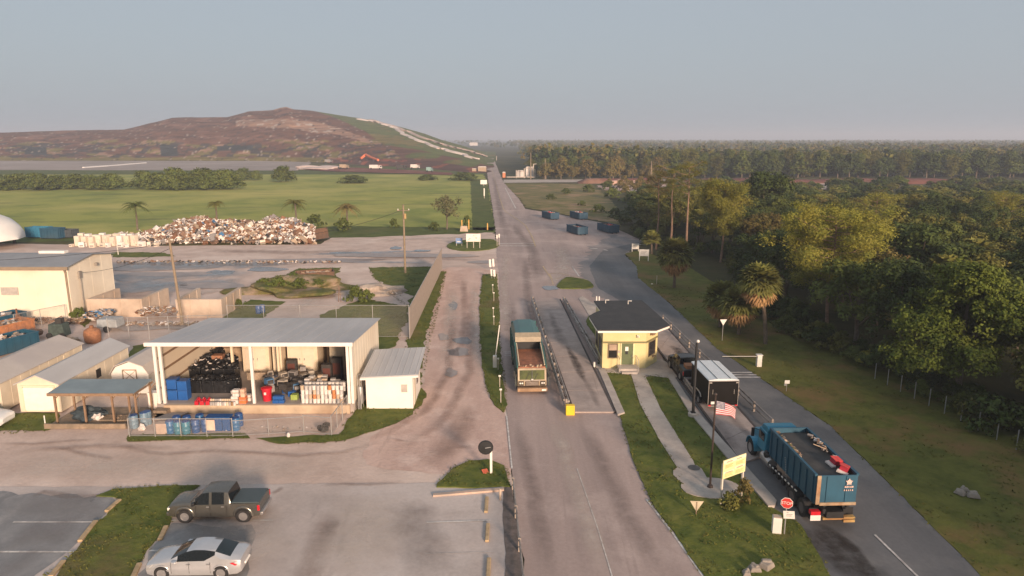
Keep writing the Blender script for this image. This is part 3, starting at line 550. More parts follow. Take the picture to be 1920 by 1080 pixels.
# ---- scale house
hz = 3.55
sc_ = thing('scale_house', 'small pale yellow scale house with dark flat shingle roof and green door', 'guard house', (0, 0, 0))
wl = [(7.95, 59.95), (11.75, 59.95), (13.15, 61.9), (13.15, 68.6), (11.9, 70.0), (8.5, 70.0), (8.35, 66.2), (7.95, 65.2)]
b = MB(); b.prism(wl, .12, hz); b.build('wall', YEL, sc_)
rp = [(7.45, 59.45), (12.5, 59.45), (14.0, 61.1), (13.75, 65.0), (13.3, 70.9), (8.35, 70.7), (8.55, 66.6), (7.8, 65.6), (7.2, 64.4), (7.35, 61.0)]
b = MB(); b.prism(rp, hz+.12, hz+.22); b.build('roof', SHINGLE, sc_)
b = MB(); b.prism([(p[0]+.0, p[1]) for p in rp], hz-.06, hz+.115); b.build('fascia', WHITE_W, sc_)
def band(poly, z0, z1, off, m, name):
    n = len(poly); cx = sum(p[0] for p in poly)/n; cy = sum(p[1] for p in poly)/n
    b = MB(); q = [(p[0]+(off if p[0] > cx else -off), p[1]+(off if p[1] > cy else -off)) for p in poly]; b.prism(q, z0, z1); return b.build(name, m, sc_)
band(wl, 2.42, 2.58, .035, OLIVE, 'trim_band')
b = MB(); b.box(9.62, 10.62, 59.88, 59.948, .5, 2.4); o = b.build('door', GREEN_D, sc_)
b = MB(); b.box(9.92, 10.2, 59.83, 59.878, 1.75, 2.12); b.build('door_notice', WHITE, o)
b = MB(); b.box(9.96, 10.17, 59.83, 59.878, 1.45, 1.72); b.build('door_box', BLACK, o)
b = MB(); b.tube([(10.52, 59.82, 1.2), (10.52, 59.82, 1.4)], .03, 6); b.build('handle', STEEL, o)
b = MB(); b.box(9.52, 9.615, 59.87, 59.949, .45, 2.41); b.box(10.625, 10.72, 59.87, 59.949, .45, 2.41); b.build('door_frame', mat('light_yellow_trim', (.72, .64, .38)), sc_)
def win(M, w, h, blind=True):
    fr = MB(M); fr.box(-w/2-.08, w/2+.08, -.05, .0, -h/2-.08, -h/2); fr.box(-w/2-.08, w/2+.08, -.05, .0, h/2, h/2+.08)
    fr.box(-w/2-.08, -w/2, -.05, .0, -h/2, h/2); fr.box(w/2, w/2+.08, -.05, .0, -h/2, h/2)
    o = fr.build('window', mat('brown_frame', (.20, .15, .09)), sc_)
    g = MB(M); g.box(-w/2, w/2, -.02, -.004, -h/2, h/2); g.build('pane', DARKGL, o)
    if blind: g = MB(M); g.box(-w/2+.03, w/2-.03, -.04, -.024, h*.05, h/2-.02); g.build('blind', mat('tan_blind', (.40, .29, .21)), o)
win(Matrix.Translation((8.85, 59.945, 1.72)), .72, 1.2)
ang = math.atan2(1.95, 1.4)
win(Matrix.Translation((12.45, 60.92, 1.72)) @ Matrix.Rotation(ang, 4, 'Z'), 1.3, 1.25, False)
win(Matrix.Translation((7.945, 61.6, 1.72)) @ Matrix.Rotation(-math.pi/2, 4, 'Z'), 1.6, 1.25, False)
win(Matrix.Translation((7.945, 63.9, 1.72)) @ Matrix.Rotation(-math.pi/2, 4, 'Z'), 1.3, 1.25, False)
win(Matrix.Translation((13.155, 65.0, 1.72)) @ Matrix.Rotation(math.pi/2, 4, 'Z'), 2.4, 1.2, False)
b = MB(); b.box(10.9, 11.1, 59.8, 59.948, 2.95, 3.2); b.blob((11.05, 59.76, 3.05), .1, 1, 0); b.build('wall_lamp', mat('lamp_housing', (.75, .68, .52)), sc_)
b = MB(); b.box(12.2, 12.75, 60.5, 60.75, 3.0, 3.25, rz=ang); b.build('camera_box', BROWNT, sc_)
b = MB(); b.box(12.55, 12.85, 60.85, 61.1, .85, 1.0, rz=ang); b.build('window_tray', mat('brown_frame', (.20, .15, .09)), sc_)
b = MB(); b.box(9.3, 9.46, 59.9, 59.948, 1.55, 1.75); b.build('meter_box', mat('grey_vent', (.40, .36, .32)), sc_)
b = MB(); b.box(9.25, 11.0, 58.7, 59.93, .13, .48); b.box(9.45, 10.8, 58.3, 58.695, .13, .3); b.build('step', PAVE, sc_, bevel=.01)
b = MB()
for x in (9.32, 10.93): b.tube([(x, 59.8, .48), (x, 59.8, 1.35), (x, 58.75, 1.25), (x, 58.4, .2)], .022, 6)
b.build('handrail', STEEL, sc_)
b = MB()
for x, y in ((9.4, 69.6), (11.6, 69.2)): b.tube([(x, y, hz+.2), (x, y, hz+.55), (x+.35, y-.05, hz+.55)], .04, 6)
b.build('roof_vent_pipe', WHITE, sc_)
tag(MB().tube([P(1114, 688, .1), P(1114, 688, .1)+Vector((0, 0, .45))], .09, 10).build('bollard', WHITE), 'short white bollard at the left corner of the yellow scale house', 'bollard')
for i, x in enumerate((1118, 1123)):
    p = P(x, 577); tag(MB().tube([p, p+Vector((0, 0, 1.4))], .08, 8).build('marker_post', WHITE), 'white marker post just behind the scale house roof, '+('left' if i == 0 else 'right')+' of the pair', 'post', 'white posts behind the scale house')
# ================================================================== VEHICLES  (local +x is forward, origin on the ground)
def paint(name, c, rough=.32, metal=.55, c2=None, var=.04): return mat(name, c, rough=rough, metal=metal, var=var, scale=1.5, c2=c2, spec=.6)
GLASS = mat('car_glass', (.008, .01, .011), rough=.05, var=.1, spec=.35)
TYRE = BLACKR; RIM = mat('alloy_rim', (.45, .43, .42), rough=.35, metal=.7, var=.05)
TAILR = mat('red_tail_light', (.55, .02, .03), rough=.25, var=.1); LAMPW = mat('clear_headlight', (.75, .72, .65), rough=.15, var=.05)
def wheel(parent, x, y, r, w, rimm=None, spokes=6, rr=.62):
    "y is the outer face; sign of y gives the side"
    s = 1 if y > 0 else -1
    b = MB(); b.lathe([(r*rr, y-s*w*.9), (r*.95, y-s*w), (r, y-s*w*.85), (r, y-s*w*.15), (r*.95, y), (r*rr, y-s*.015)], (x, 0, r), 'y', 28)
    t = b.build('wheel', TYRE, parent, smooth=True, angle=35)
    b = MB(); R_ = r*rr; b.lathe([(R_, y-s*.01), (R_*1.02, y+s*.004), (R_*.9, y+s*.004), (R_*.86, y-s*.05), (.01, y-s*.06)], (x, 0, r), 'y', 24)
    for k in range(spokes):
        a = k*2*math.pi/spokes; c, q = math.cos(a), math.sin(a); n = R_*.13
        pts = [(x+c*R_*.15-q*n, r+q*R_*.15+c*n), (x+c*R_*.15+q*n, r+q*R_*.15-c*n), (x+c*R_*.9+q*n*.8, r+q*R_*.9-c*n*.8), (x+c*R_*.9-q*n*.8, r+q*R_*.9+c*n*.8)]
        b.add([(u, y-s*.05, v) for u, v in pts]+[(u, y-s*.005, v) for u, v in pts], [(0, 1, 2, 3), (4, 5, 6, 7), (0, 1, 5, 4), (1, 2, 6, 5), (2, 3, 7, 6), (3, 0, 4, 7)])
    b.lathe([(R_*.2, y-s*.05), (R_*.18, y+s*.01), (.01, y+s*.012)], (x, 0, r), 'y', 12)
    b.build('rim', rimm or RIM, t, smooth=True, angle=35); return t
def loft(parent, st, bodym, extra=None):
    """st rows: x, zbot, zmid, zbelt, ztop, wbot, wmid, wbelt, wtop, side, top  (side/top name the glass part or None, for the strip to the next row)"""
    def ring(r):
        x, zb, zm, ze, zt, wb, wm, we, wt = r[:9]
        h = [(wb, zb), (wm, zm), ((wm+we)/2+.01, (zm+ze)/2), (we, ze), (wt, zt), (wt*.6, zt+.025), (0, zt+.04)]
        return [(x, y, z) for y, z in h]+[(x, -y, z) for y, z in h[-2::-1]]
    body = MB(); gl = {}
    rings = [ring(r) for r in st]; n = len(rings[0])
    for i in range(len(st)-1):
        A, B = rings[i], rings[i+1]; side, top = st[i][9], st[i][10]
        for k in range(n-1):
            key = side if k in (3, 8) else (top if k in (4, 5, 6, 7) else None)
            q = [A[k], A[k+1], B[k+1], B[k]]
            tgt = body if not key else gl.setdefault((key, k > 5 if key == 'side_window' else 0), MB())
            tgt.add(q, [(0, 1, 2, 3)])
        body.add([A[0], A[-1], B[-1], B[0]], [(0, 1, 2, 3)])
    body.add(rings[0], [tuple(range(n))]); body.add(rings[-1], [tuple(range(n-1, -1, -1))])
    def weld(o, d=.0008):
        bm = bmesh.new(); bm.from_mesh(o.data); bmesh.ops.remove_doubles(bm, verts=bm.verts, dist=d); bmesh.ops.recalc_face_normals(bm, faces=bm.faces); bm.to_mesh(o.data); bm.free()
        o.data.polygons.foreach_set('use_smooth', [True]*len(o.data.polygons)); o.data.set_sharp_from_angle(angle=R(28))
    o = body.build('body', bodym, parent); weld(o)
    for (key, _), m in gl.items(): g = m.build(key, (extra or {}).get(key, GLASS), parent); weld(g)
    return o
def arch(parent, x, y, r, m, wr=.07, name='wheel_arch', dep=.06, a0=0, a1=math.pi, black=True):
    s = 1 if y > 0 else -1
    if black:
        b = MB(); b.lathe([(r, y-s*.25), (r, y+s*.004), (.01, y+s*.004)], (x, 0, r*.93), 'y', 24); b.build('wheel_well', BLACK, parent)
    b = MB(); K = 14; vs = []; fs = []
    for k in range(K+1):
        a = a0+(a1-a0)*k/K; c, q = math.cos(a), math.sin(a)
        for rr_, yy in ((r, y), (r+.01, y+s*dep), (r+wr*.7, y+s*dep), (r+wr, y)): vs.append((x+c*rr_, yy, r*.93+q*rr_))
    for k in range(K):
        for j in range(3): fs.append((k*4+j, k*4+j+1, k*4+j+5, k*4+j+4))
    b.add(vs, fs); b.build(name, m, parent, smooth=True, angle=60)

def pickup(label, loc, rz, pm, cover=True, name='pickup_truck'):
    t = thing(name, label, 'pickup truck', loc, rz); sw = 'side_window'
    st = [(2.62, .42, .55, .72, .80, .66, .72, .70, .62, None, None), (2.5, .36, .55, .90, .96, .80, .88, .82, .70, None, None), (2.2, .34, .6, 1.00, 1.08, .86, .92, .86, .74, None, None),
          (1.35, .34, .6, 1.04, 1.13, .88, .92, .86, .76, None, 'windscreen'), (1.25, .34, .6, 1.05, 1.17, .88, .92, .86, .78, None, 'windscreen'), (1.02, .34, .6, 1.06, 1.36, .88, .92, .86, .75, sw, 'windscreen'),
          (.66, .34, .6, 1.06, 1.66, .88, .92, .86, .70, sw, None), (.25, .34, .6, 1.07, 1.72, .88, .92, .86, .69, None, None), (.10, .34, .6, 1.07, 1.73, .88, .92, .86, .69, sw, None),
          (-.58, .34, .6, 1.08, 1.72, .88, .92, .86, .69, None, None), (-.80, .34, .6, 1.08, 1.70, .88, .92, .86, .69, None, 'rear_window'), (-.92, .34, .6, 1.10, 1.14, .88, .92, .86, .78, None, None),
          (-.94, .34, .6, 1.10, 1.11, .88, .90, .86, .84, None, None), (-2.45, .38, .62, 1.12, 1.13, .88, .92, .87, .84, None, None), (-2.55, .5, .65, 1.11, 1.12, .84, .89, .85, .82, None, None)]
    loft(t, st, pm)
    if cover: b = MB(); b.box(-2.5, -.97, -.83, .83, 1.13, 1.19); b.build('bed_cover', mat('black_vinyl_cover', (.055, .075, .08), rough=.55, var=.05), t, bevel=.02)
    for x in (1.62, -1.62):
        for y in (-.92, .92):
            arch(t, x, y*.985, .45, pm, .13, 'fender_flare', .05); wheel(t, x, y+(.03 if y > 0 else -.03), .385, .26)
    for y in (-1, 1):
        b = MB(); b.box(-2.56, -2.42, y*.93-.06, y*.93+.0 if y > 0 else y*.93+.06, .72, 1.04); b.build('tail_light', TAILR, t, bevel=.015)
        b = MB(); b.box(2.42, 2.58, y*.72-.13, y*.72+.13, .72, .88); b.build('headlight', LAMPW, t, bevel=.02)
        b = MB(); b.box(.98, 1.14, y*1.0-.11, y*1.0+.11, 1.08, 1.26); b.build('side_mirror', BLACK, t, bevel=.03)
        for x in (.22, -.6): b = MB(); b.box(x, x+.16, y*.925-.015, y*.925+.015, .95, .99); b.build('door_handle', STEEL, t)
        b = MB()
        for x in (.18, -.72, .98): b.box(x, x+.012, y*.916-.012, y*.916+.012, .42, 1.05)
        b.build('door_seam', BLACK, t)
    b = MB(); b.box(-2.68, -2.53, -.86, .86, .42, .6); b.build('rear_bumper', RIM, t, bevel=.03)
    b = MB(); b.box(2.5, 2.68, -.82, .82, .38, .58); b.build('front_bumper', pm, t, bevel=.04)
    b = MB(); b.box(2.54, 2.63, -.5, .5, .6, .8); b.build('grille', BLACK, t)
    b = MB(); b.box(-2.0, 2.2, -.7, .7, .22, .36); b.build('chassis', BLACK, t); return t
GUN = paint('gunmetal_paint', (.17, .16, .14), rough=.25, metal=.7)
p = P(399, 983); car1 = pickup('dark grey crew-cab pickup with black bed cover parked nose-in to the grass island', (p.x+.05, p.y+.95, .04), math.pi+R(1), GUN)

def sedan(label, loc, rz, pm):
    t = thing('sedan', label, 'car', loc, rz); sw = 'side_window'
    st = [(2.40, .34, .48, .58, .62, .55, .62, .58, .50, None, None), (2.28, .22, .48, .70, .74, .74, .82, .76, .62, None, None), (1.95, .2, .5, .80, .85, .84, .90, .82, .68, None, None), (1.45, .2, .5, .87, .93, .86, .92, .83, .70, None, None),
          (1.08, .2, .5, .92, .985, .86, .92, .83, .71, None, 'windscreen'), (.72, .2, .5, .93, 1.16, .86, .92, .83, .68, sw, 'windscreen'), (.30, .2, .5, .94, 1.34, .86, .92, .82, .62, sw, None), (-.05, .2, .5, .95, 1.42, .86, .92, .82, .60, sw, None),
          (-.22, .2, .5, .95, 1.43, .86, .92, .82, .60, sw, None), (-.62, .2, .5, .96, 1.42, .86, .92, .82, .60, sw, None), (-1.12, .2, .5, 1.2, 1.34, .86, .92, .71, .60, None, 'rear_window'), (-1.42, .2, .52, 1.06, 1.24, .86, .92, .82, .62, None, 'rear_window'),
          (-1.86, .22, .54, 1.02, 1.09, .84, .91, .82, .64, None, None), (-2.2, .24, .56, .99, 1.05, .80, .88, .79, .62, None, None), (-2.38, .32, .58, .92, .97, .70, .80, .72, .56, None, None), (-2.43, .4, .58, .80, .84, .60, .72, .66, .5, None, None)]
    loft(t, st, pm, {'rear_window': mat('black_rear_glass', (.012, .02, .024), rough=.12, spec=.5)})
    for x in (1.5, -1.42):
        for y in (-.92, .92): arch(t, x, y*.985, .375, pm, .06, 'wheel_arch', .012); wheel(t, x, y+(.01 if y > 0 else -.01), .335, .22, spokes=5, rr=.66)
    for y in (-1, 1):
        b = MB(); b.add([(-2.40, y*.66, .72), (-2.40, y*.66, .90), (-2.16, y*.875, .92), (-1.9, y*.895, .86), (-2.16, y*.90, .74), (-2.34, y*.60, .73), (-2.34, y*.60, .88), (-1.98, y*.8, .84)], [(0, 1, 2, 3, 4), (5, 0, 4, 3, 7), (6, 1, 2, 3, 7), (5, 6, 1, 0), (5, 6, 7)]); b.build('tail_light', TAILR, t)
        b = MB(); b.add([(2.38, y*.5, .56), (2.36, y*.56, .68), (1.9, y*.87, .80), (2.1, y*.86, .62), (2.3, y*.5, .6), (1.95, y*.8, .7)], [(0, 1, 2, 3), (4, 1, 2, 5), (4, 0, 3, 5), (2, 3, 5), (0, 1, 4)]); b.build('headlight', LAMPW, t)
        b = MB(); b.box(.68, .9, y*.98-.1, y*.98+.1, .93, 1.05); b.build('side_mirror', pm, t, bevel=.03)
        for x in (.05, -.95): b = MB(); b.box(x, x+.2, y*.905-.02, y*.905+.02, .80, .83); b.build('door_handle', RIM, t)
        b = MB()
        for x in (.12, -.92, 1.0): b.box(x, x+.01, y*.918-.012, y*.918+.008, .35, .93)
        b.build('door_seam', mat('dark_seam', (.05, .05, .05)), t)
    b = MB(); b.tube([(-2.36, -.35, .55), (-2.43, -.3, .55), (-2.43, .3, .55), (-2.36, .35, .55)], .07, 6); b.build('number_plate', WHITE, t)
    return t
SILV = paint('silver_paint', (.60, .59, .59), rough=.25, metal=.6)
p = P(353, 1090); car2 = sedan('silver four-door sedan parked at the bottom edge of the car park', (p.x+.15, p.y+.92, .04), math.pi+R(1), SILV)
car1.scale = (.95,)*3; car2.scale = (.93,)*3
p = P(-30, 806); sedan('white car cut off by the left edge of the photo beside the grass', (p.x-1.2, p.y+.9, .02), R(0), paint('white_car_paint', (.7, .7, .68), metal=.1))
LANE_RZ = math.pi/2+R(2.5)
t = pickup('black pickup towing the cargo trailer beside the scale house', (14.95, 58.6, .06), LANE_RZ, paint('black_truck_paint', (.03, .028, .027), rough=.3, metal=.3), cover=True)
b = MB(Matrix.Translation((-1.7, 0, 1.2))); b.box(-.65, .2, -.6, .6, 0, .3); 
load = b.build('tool_crate', mat('orange_brown_crate', (.30, .13, .06), var=.2)); load.parent = None; load.matrix_world = t.matrix_basis.copy() if False else Matrix.Translation((14.95, 58.6, .06)) @ Matrix.Rotation(LANE_RZ, 4, 'Z')
tag(load, 'orange-brown crate riding on the bed of the black pickup', 'crate')

# cargo trailer
t = thing('cargo_trailer', 'black enclosed cargo trailer with white ribbed roof behind the black pickup', 'trailer', (15.55, 52.1, .06), LANE_RZ)
BLK = mat('black_trailer_skin', (.006, .005, .004), rough=.6, spec=.15, var=.2, c2=(.010, .008, .007)); ALU = mat('bright_aluminium_trim', (.42, .38, .34), rough=.35, metal=.4)
b = MB(); b.box(-2.15, 2.15, -1.12, 1.12, .5, 2.4); b.prof([(-.9, .5), (.9, .5), (.9, 2.38), (-.9, 2.38)], 2.151, 2.45, 'x'); b.build('box_body', BLK, t, bevel=.03)
b = MB(); b.prof([(-1.15, 2.43), (1.15, 2.43), (1.1, 2.49), (.5, 2.57), (-.5, 2.57), (-1.1, 2.49)], -2.2, 2.3, 'x')
b.build('roof', mat('white_trailer_roof', (.66, .69, .70), rough=.4, var=.06), t)
b = MB()
for x in (-.5, .5): b.box(-2.19, 2.29, x-.015, x+.015, 2.583, 2.6)
b.build('roof_seam', BLACK, t)
b = MB(); b.box(-2.23, -2.152, -1.125, -1.095, .45, 2.4); b.box(-2.23, -2.152, 1.095, 1.125, .45, 2.4); b.box(-2.24, -2.2, -1.09, 1.09, 2.39, 2.42); b.box(-2.23, -2.152, -1.08, 1.08, .44, .5); b.build('door_frame', ALU, t)
b = MB(); b.box(-2.2, -2.152, -1.02, 1.02, .56, 2.28); o = b.build('ramp_door', BLK, t)
b = MB(); b.box(-2.24, -2.205, .6, .9, .62, .82); b.build('number_plate', WHITE, o)
b = MB(); b.tube([(-2.23, -.8, 1.4), (-2.23, -.8, 1.75)], .025, 6); b.tube([(-2.23, .8, 1.4), (-2.23, .8, 1.75)], .025, 6); b.build('door_latch', ALU, o)
for y in (-1.0, 1.0):
    for z in (.48, 2.25): b = MB(); b.box(-2.27, -2.235, y-.1, y+.1, z, z+.09); b.build('tail_light', TAILR if z < 1 else ALU, t)
    s = 1 if y > 0 else -1
    for x in (-.45, .4): wheel(t, x, s*1.3, .34, .2, rimm=RIM)
    K = 12; pts = [(-.9, .72), (-.75, .9), (-.3, .98), (.25, .98), (.7, .9), (.85, .72)]
    b = MB(); b.tube([(x, s*1.24, z) for x, z in pts], .05, 6); b.build('fender', ALU, t)
b = MB(); b.tube([(2.4, -.7, .5), (3.3, 0, .5)], .05, 6); b.tube([(2.4, .7, .5), (3.3, 0, .5)], .05, 6); b.build('tow_bar', BLACK, t)

# ---- front-loading garbage truck, facing the camera
gt = thing('garbage_truck', 'green and cream front-loading garbage truck facing the camera beside the scale', 'garbage truck', (1.35, 58.6, .05), -math.pi/2+R(3.2))
GRN = paint('garbage_truck_green', (.035, .13, .115), rough=.35, metal=.2, c2=(.04, .11, .10)); CRM = mat('grimy_cream_cab', (.50, .40, .27), rough=.5, var=.15, scale=2, c2=(.30, .22, .14))
RUSTH = mat('rusty_hopper_lining', (.26, .10, .05), rough=.7, var=.3, scale=2.5, c2=(.17, .07, .04), c3=(.33, .17, .10))
b = MB(); b.prof([(-1.15, 1.0), (1.15, 1.0), (1.22, 1.6), (1.22, 2.9), (1.0, 3.45), (.6, 3.62), (-.6, 3.62), (-1.0, 3.45), (-1.22, 2.9), (-1.22, 1.6)], -4.9, -.2, 'x'); b.build('body', GRN, gt)
b = MB()
for x in (-4.6, -3.6, -2.6, -1.6, -.6):
    for s in (-1, 1): b.box(x, x+.12, s*1.22-(.07 if s < 0 else 0), s*1.22+(.07 if s > 0 else 0), 1.1, 2.95)
b.build('body_rib', GRN, gt)
b = MB(); b.prof([(-.24, 3.0), (.45, 3.02), (.3, 3.4), (-.21, 3.66), (-.24, 3.6)], -1.1, 1.1, 'y'); b.build('hopper_hood', mat('dusty_tan_steel', (.32, .26, .18), rough=.6), gt)
b = MB()
for s in (-1, 1): b.prof([(-.18, 1.0), (2.9, 1.0), (2.9, 1.97), (4.32, 1.97), (4.32, 2.15), (2.4, 2.6), (.6, 3.0), (-.18, 3.0)], s*1.2 if s < 0 else 1.1, -1.1 if s < 0 else 1.2, 'y')
b.build('hopper_side', GRN, gt)
b = MB(); b.prof([(0, 2.25), (.3, 2.24), (2.5, 2.14), (4.3, 2.06), (4.32, 1.97), (2.88, 1.97), (0, 1.97)], -1.09, 1.09, 'y'); b.box(-.17, -.1, -1.09, 1.09, 1.4, 2.2); b.build('hopper_floor', RUSTH, gt)
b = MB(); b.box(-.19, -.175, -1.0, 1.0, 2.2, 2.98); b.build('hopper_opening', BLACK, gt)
rr = rnd(5); b = MB()
for i in range(14): b.blob((rr.uniform(3.9, 4.25), rr.uniform(-.9, .9), 2.07), rr.uniform(.05, .11), i, .5, 1)
b.build('hopper_grime', mat('pale_rubbish_bits', (.45, .33, .22), var=.4, scale=9), gt)
b = MB(); b.prof([(2.95, .55), (4.55, .55), (4.6, 1.05), (4.42, 1.85), (4.3, 1.95), (2.95, 1.95)], -1.15, 1.15, 'y'); cab = b.build('cab', CRM, gt, bevel=.04)
b = MB(); b.add([(4.615, -1.0, 1.1), (4.615, 1.0, 1.1), (4.445, 1.0, 1.83), (4.445, -1.0, 1.83)], [(0, 1, 2, 3)]); b.add([(4.605, -1.0, 1.09), (4.605, 1.0, 1.09), (4.43, 1.0, 1.83), (4.43, -1.0, 1.83)], [(0, 1, 2, 3)]); g = b.build('windscreen', mat('greenish_windscreen', (.06, .07, .025), rough=.1, var=.3, c2=(.11, .12, .03)), gt)
b = MB(); b.tube([(4.63, 0, 1.1), (4.46, 0, 1.83)], .03, 5); b.tube([(4.65, -.5, 1.12), (4.53, -.25, 1.6)], .015, 5); b.tube([(4.65, .2, 1.12), (4.53, .45, 1.6)], .015, 5); b.build('wiper', BLACK, g)
for s in (-1, 1):
    b = MB(); b.box(3.3, 4.2, s*1.155-.012, s*1.155+.012, 1.15, 1.8); b.build('side_window', DARKGL, gt)
    b = MB(); b.box(4.6, 4.68, s*.87-.2, s*.87+.2, .62, .98); o = b.build('headlight_panel', mat('dark_lamp_panel', (.07, .055, .04)), gt)
    for y_ in (-.08, .08): b = MB(); b.lathe([(.07, 4.685), (.06, 4.70), (.01, 4.71)], (0, s*.87+y_, .82), 'x', 12); b.build('headlight', LAMPW, o)
    b = MB(); b.tube([(4.3, s*1.15, 1.8), (4.55, s*1.42, 1.85)], .025, 6); b.box(4.5, 4.58, s*1.42-.08, s*1.42+.08, 1.3, 1.8); b.build('side_mirror', BLACK, gt, bevel=.01)
    b = MB(); b.tube([(-.9, s*1.32, 2.3), (.8, s*1.32, 2.7), (2.6, s*1.32, 2.3), (4.4, s*1.32, 1.1), (4.7, s*1.32, .6)], .06, 6); b.build('lift_arm', mat('dark_lift_arm', (.07, .075, .06), var=.2), gt); mat('cream_lift_arm', (.55, .46, .32), var=.2)
    b = MB(); b.tube([(.7, s*1.02, 2.98), (2.4, s*1.02, 2.66), (4.3, s*1.02, 2.22)], .05, 6); b.build('hopper_rail', mat('cream_lift_arm', (.45, .37, .25)), gt)
b = MB(); b.box(4.6, 4.66, -.55, .55, .6, .95); b.build('grille', mat('brown_grille', (.12, .08, .05)), gt)
b = MB()
for z in (.66, .76, .86): b.box(4.665, 4.69, -.5, .5, z, z+.035)
b.blob((4.68, 0, 1.08), (.04, .14, .12), 2, .1); b.box(4.61, 4.65, -.66, .66, .98, 1.05); b.build('cab_emblem', ALU, gt)
b = MB(); b.box(4.5, 5.0, -1.2, 1.2, .2, .5); b.build('front_bumper', mat('rusty_tan_bumper', (.36, .22, .12), rough=.6, var=.2, c2=(.22, .13, .07)), gt, bevel=.06)
b = MB(); b.box(5.003, 5.02, .75, 1.1, .28, .42); b.build('number_plate', WHITE, gt)
b = MB(); b.box(-4.9, 4.5, -.5, .5, .62, .98); b.build('chassis', BLACK, gt)
for x in (3.7, -2.7, -4.0):
    for y in (-1.2, 1.2): wheel(gt, x, y, .52, .32, rimm=CRM, rr=.55)
b = MB(); b.box(-5.35, -4.95, -1.15, 1.15, 1.0, 3.4); b.build('tailgate', GRN, gt, bevel=.08)

# ---- roll-off container (open-top dumpster)
DB = mat('blue_container_paint', (.017, .08, .13), rough=.5, var=.15, scale=.8, c2=(.010, .05, .085), c3=(.05, .085, .10)); 
DB2 = mat('dusty_blue_container_paint', (.022, .075, .125), rough=.6, var=.12, scale=.8, c2=(.035, .095, .14), c3=(.06, .065, .075))
def container(parent, L, W, H, m, wall=.06, ribs=8, inner=None):
    b = MB()
    for s in (-1, 1): b.box(-L/2, L/2, s*W/2-(wall if s > 0 else 0), s*W/2+(wall if s < 0 else 0), .18, H)
    b.box(L/2-wall, L/2, -W/2+wall+.002, W/2-wall-.002, .18, H)
    for i in range(ribs):
        x = -L/2+.25+i*(L-.5)/(ribs-1)
        for s in (-1, 1): b.box(x-.06, x+.06, s*(W/2+.035)-.033, s*(W/2+.035)+.033, .22, H-.1)
    for y in (-.6, 0, .6): b.box(L/2+.002, L/2+.07, y-.05, y+.05, .22, H-.1)
    b.build('side_panel', m, parent)
    b = MB()
    for s in (-1, 1): b.box(-L/2-.02, L/2+.04, s*(W/2-.01)-.07, s*(W/2-.01)+.07, H+.002, H+.12)
    b.box(L/2-.07, L/2+.06, -W/2+.062, W/2-.062, H+.003, H+.118); b.build('top_rail', m, parent)
    b = MB(); b.box(-L/2, L/2-.07, -W/2+wall+.003, W/2-wall-.003, .18, .24); b.build('floor', inner or RUST, parent)
    b = MB()
    for s in (-1, 1): b.box(-L/2, L/2+.3, s*.5-.06, s*.5+.06, .0, .178)
    b.build('skid_rail', BLACK, parent)
    b = MB(); b.box(-L/2-.06, -L/2-.002, -W/2+.02, W/2-.02, .2, H+.05)
    d = b.build('rear_door', m, parent)
    b = MB()
    for y in (-W*.23, W*.23): b.box(-L/2-.1, -L/2-.062, y-.04, y+.04, .25, H)
    b.build('door_rib', m, d)
    b = MB(); b.box(-L/2-.11, -L/2-.062, W/2-.24, W/2-.04, .2, H+.06); b.box(-L/2-.12, -L/2-.062, -W/2+.02, W/2-.25, .14, .30); b.build('rust_frame', mat('rust_stained_frame', (.30, .16, .08), var=.3, c2=(.42, .33, .22)), d)
    return d
def rubbish(label, cx, cy, L, W, z0, z1, rz, n, seed, palette, size=(.1, .35), mound=.25, name='rubbish_load', mx=None):
    "heap of loose rubbish nobody could count: one object"
    rr = rnd(seed); b = MB(Matrix.Translation((cx, cy, 0)) @ Matrix.Rotation(rz, 4, 'Z'))
    bm = MB()
    for i in range(n):
        u, v = rr.uniform(-1, 1), rr.uniform(-1, 1); s = rr.uniform(*size)
        zt = z0+(z1-z0)*(rr.random()**.35)*(1-mound*(u*u+v*v)*.5)
        b.box(u*(L/2-s*.6)-s/2, u*(L/2-s*.6)+s/2, v*(W/2-s*.6)-s*rr.uniform(.2, .6), v*(W/2-s*.6)+s*rr.uniform(.2, .6), zt-s*rr.uniform(.05, .4), zt, rr.randrange(len(palette)), rr.uniform(0, 6), rr.uniform(-.6, .6), rr.uniform(-.6, .6))
    o = b.build(name, palette); return tag(o, label, 'rubbish', kind='stuff')
Cw = mat('waste_white', (.62, .56, .52), var=.15, scale=5); Cg = mat('waste_grey', (.24, .22, .21), var=.2, scale=5); Cb = mat('waste_brown', (.20, .12, .08), var=.3, scale=5)
Cr = mat('waste_red', (.5, .05, .05), var=.2, scale=5); Ct = mat('waste_tan', (.36, .27, .19), var=.25, scale=5); Ck = mat('waste_black', (.04, .035, .032), var=.3, scale=5); Cu = mat('waste_blue', (.06, .16, .30), var=.2, scale=5)
RRZ = math.pi/2+R(2)
ct = thing('roll_off_container', 'big blue open-top container carried by the blue truck with rusty rear door', 'dumpster', (16.75, 37.05, 1.12), RRZ)
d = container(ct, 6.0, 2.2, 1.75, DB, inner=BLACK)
EMB = mat('faded_pinkish_decal', (.62, .44, .38), var=.3, scale=14)
b = MB()
vs = [(0, 0)]+[((.21 if k % 2 == 0 else .1)*math.cos(math.pi/2+k*math.pi/5), (.21 if k % 2 == 0 else .1)*math.sin(math.pi/2+k*math.pi/5)) for k in range(10)]
b.add([(-3.118, -.62+u, 1.45+v) for u, v in vs], [(0, 1+k, 1+(k+1) % 10) for k in range(10)])
b.lathe([(.13, -3.13), (.13, -3.12)], (0, -.62, 1.45), 'x', 16); b.build('decal_emblem', EMB, d)
b = MB()
rr = rnd(2)
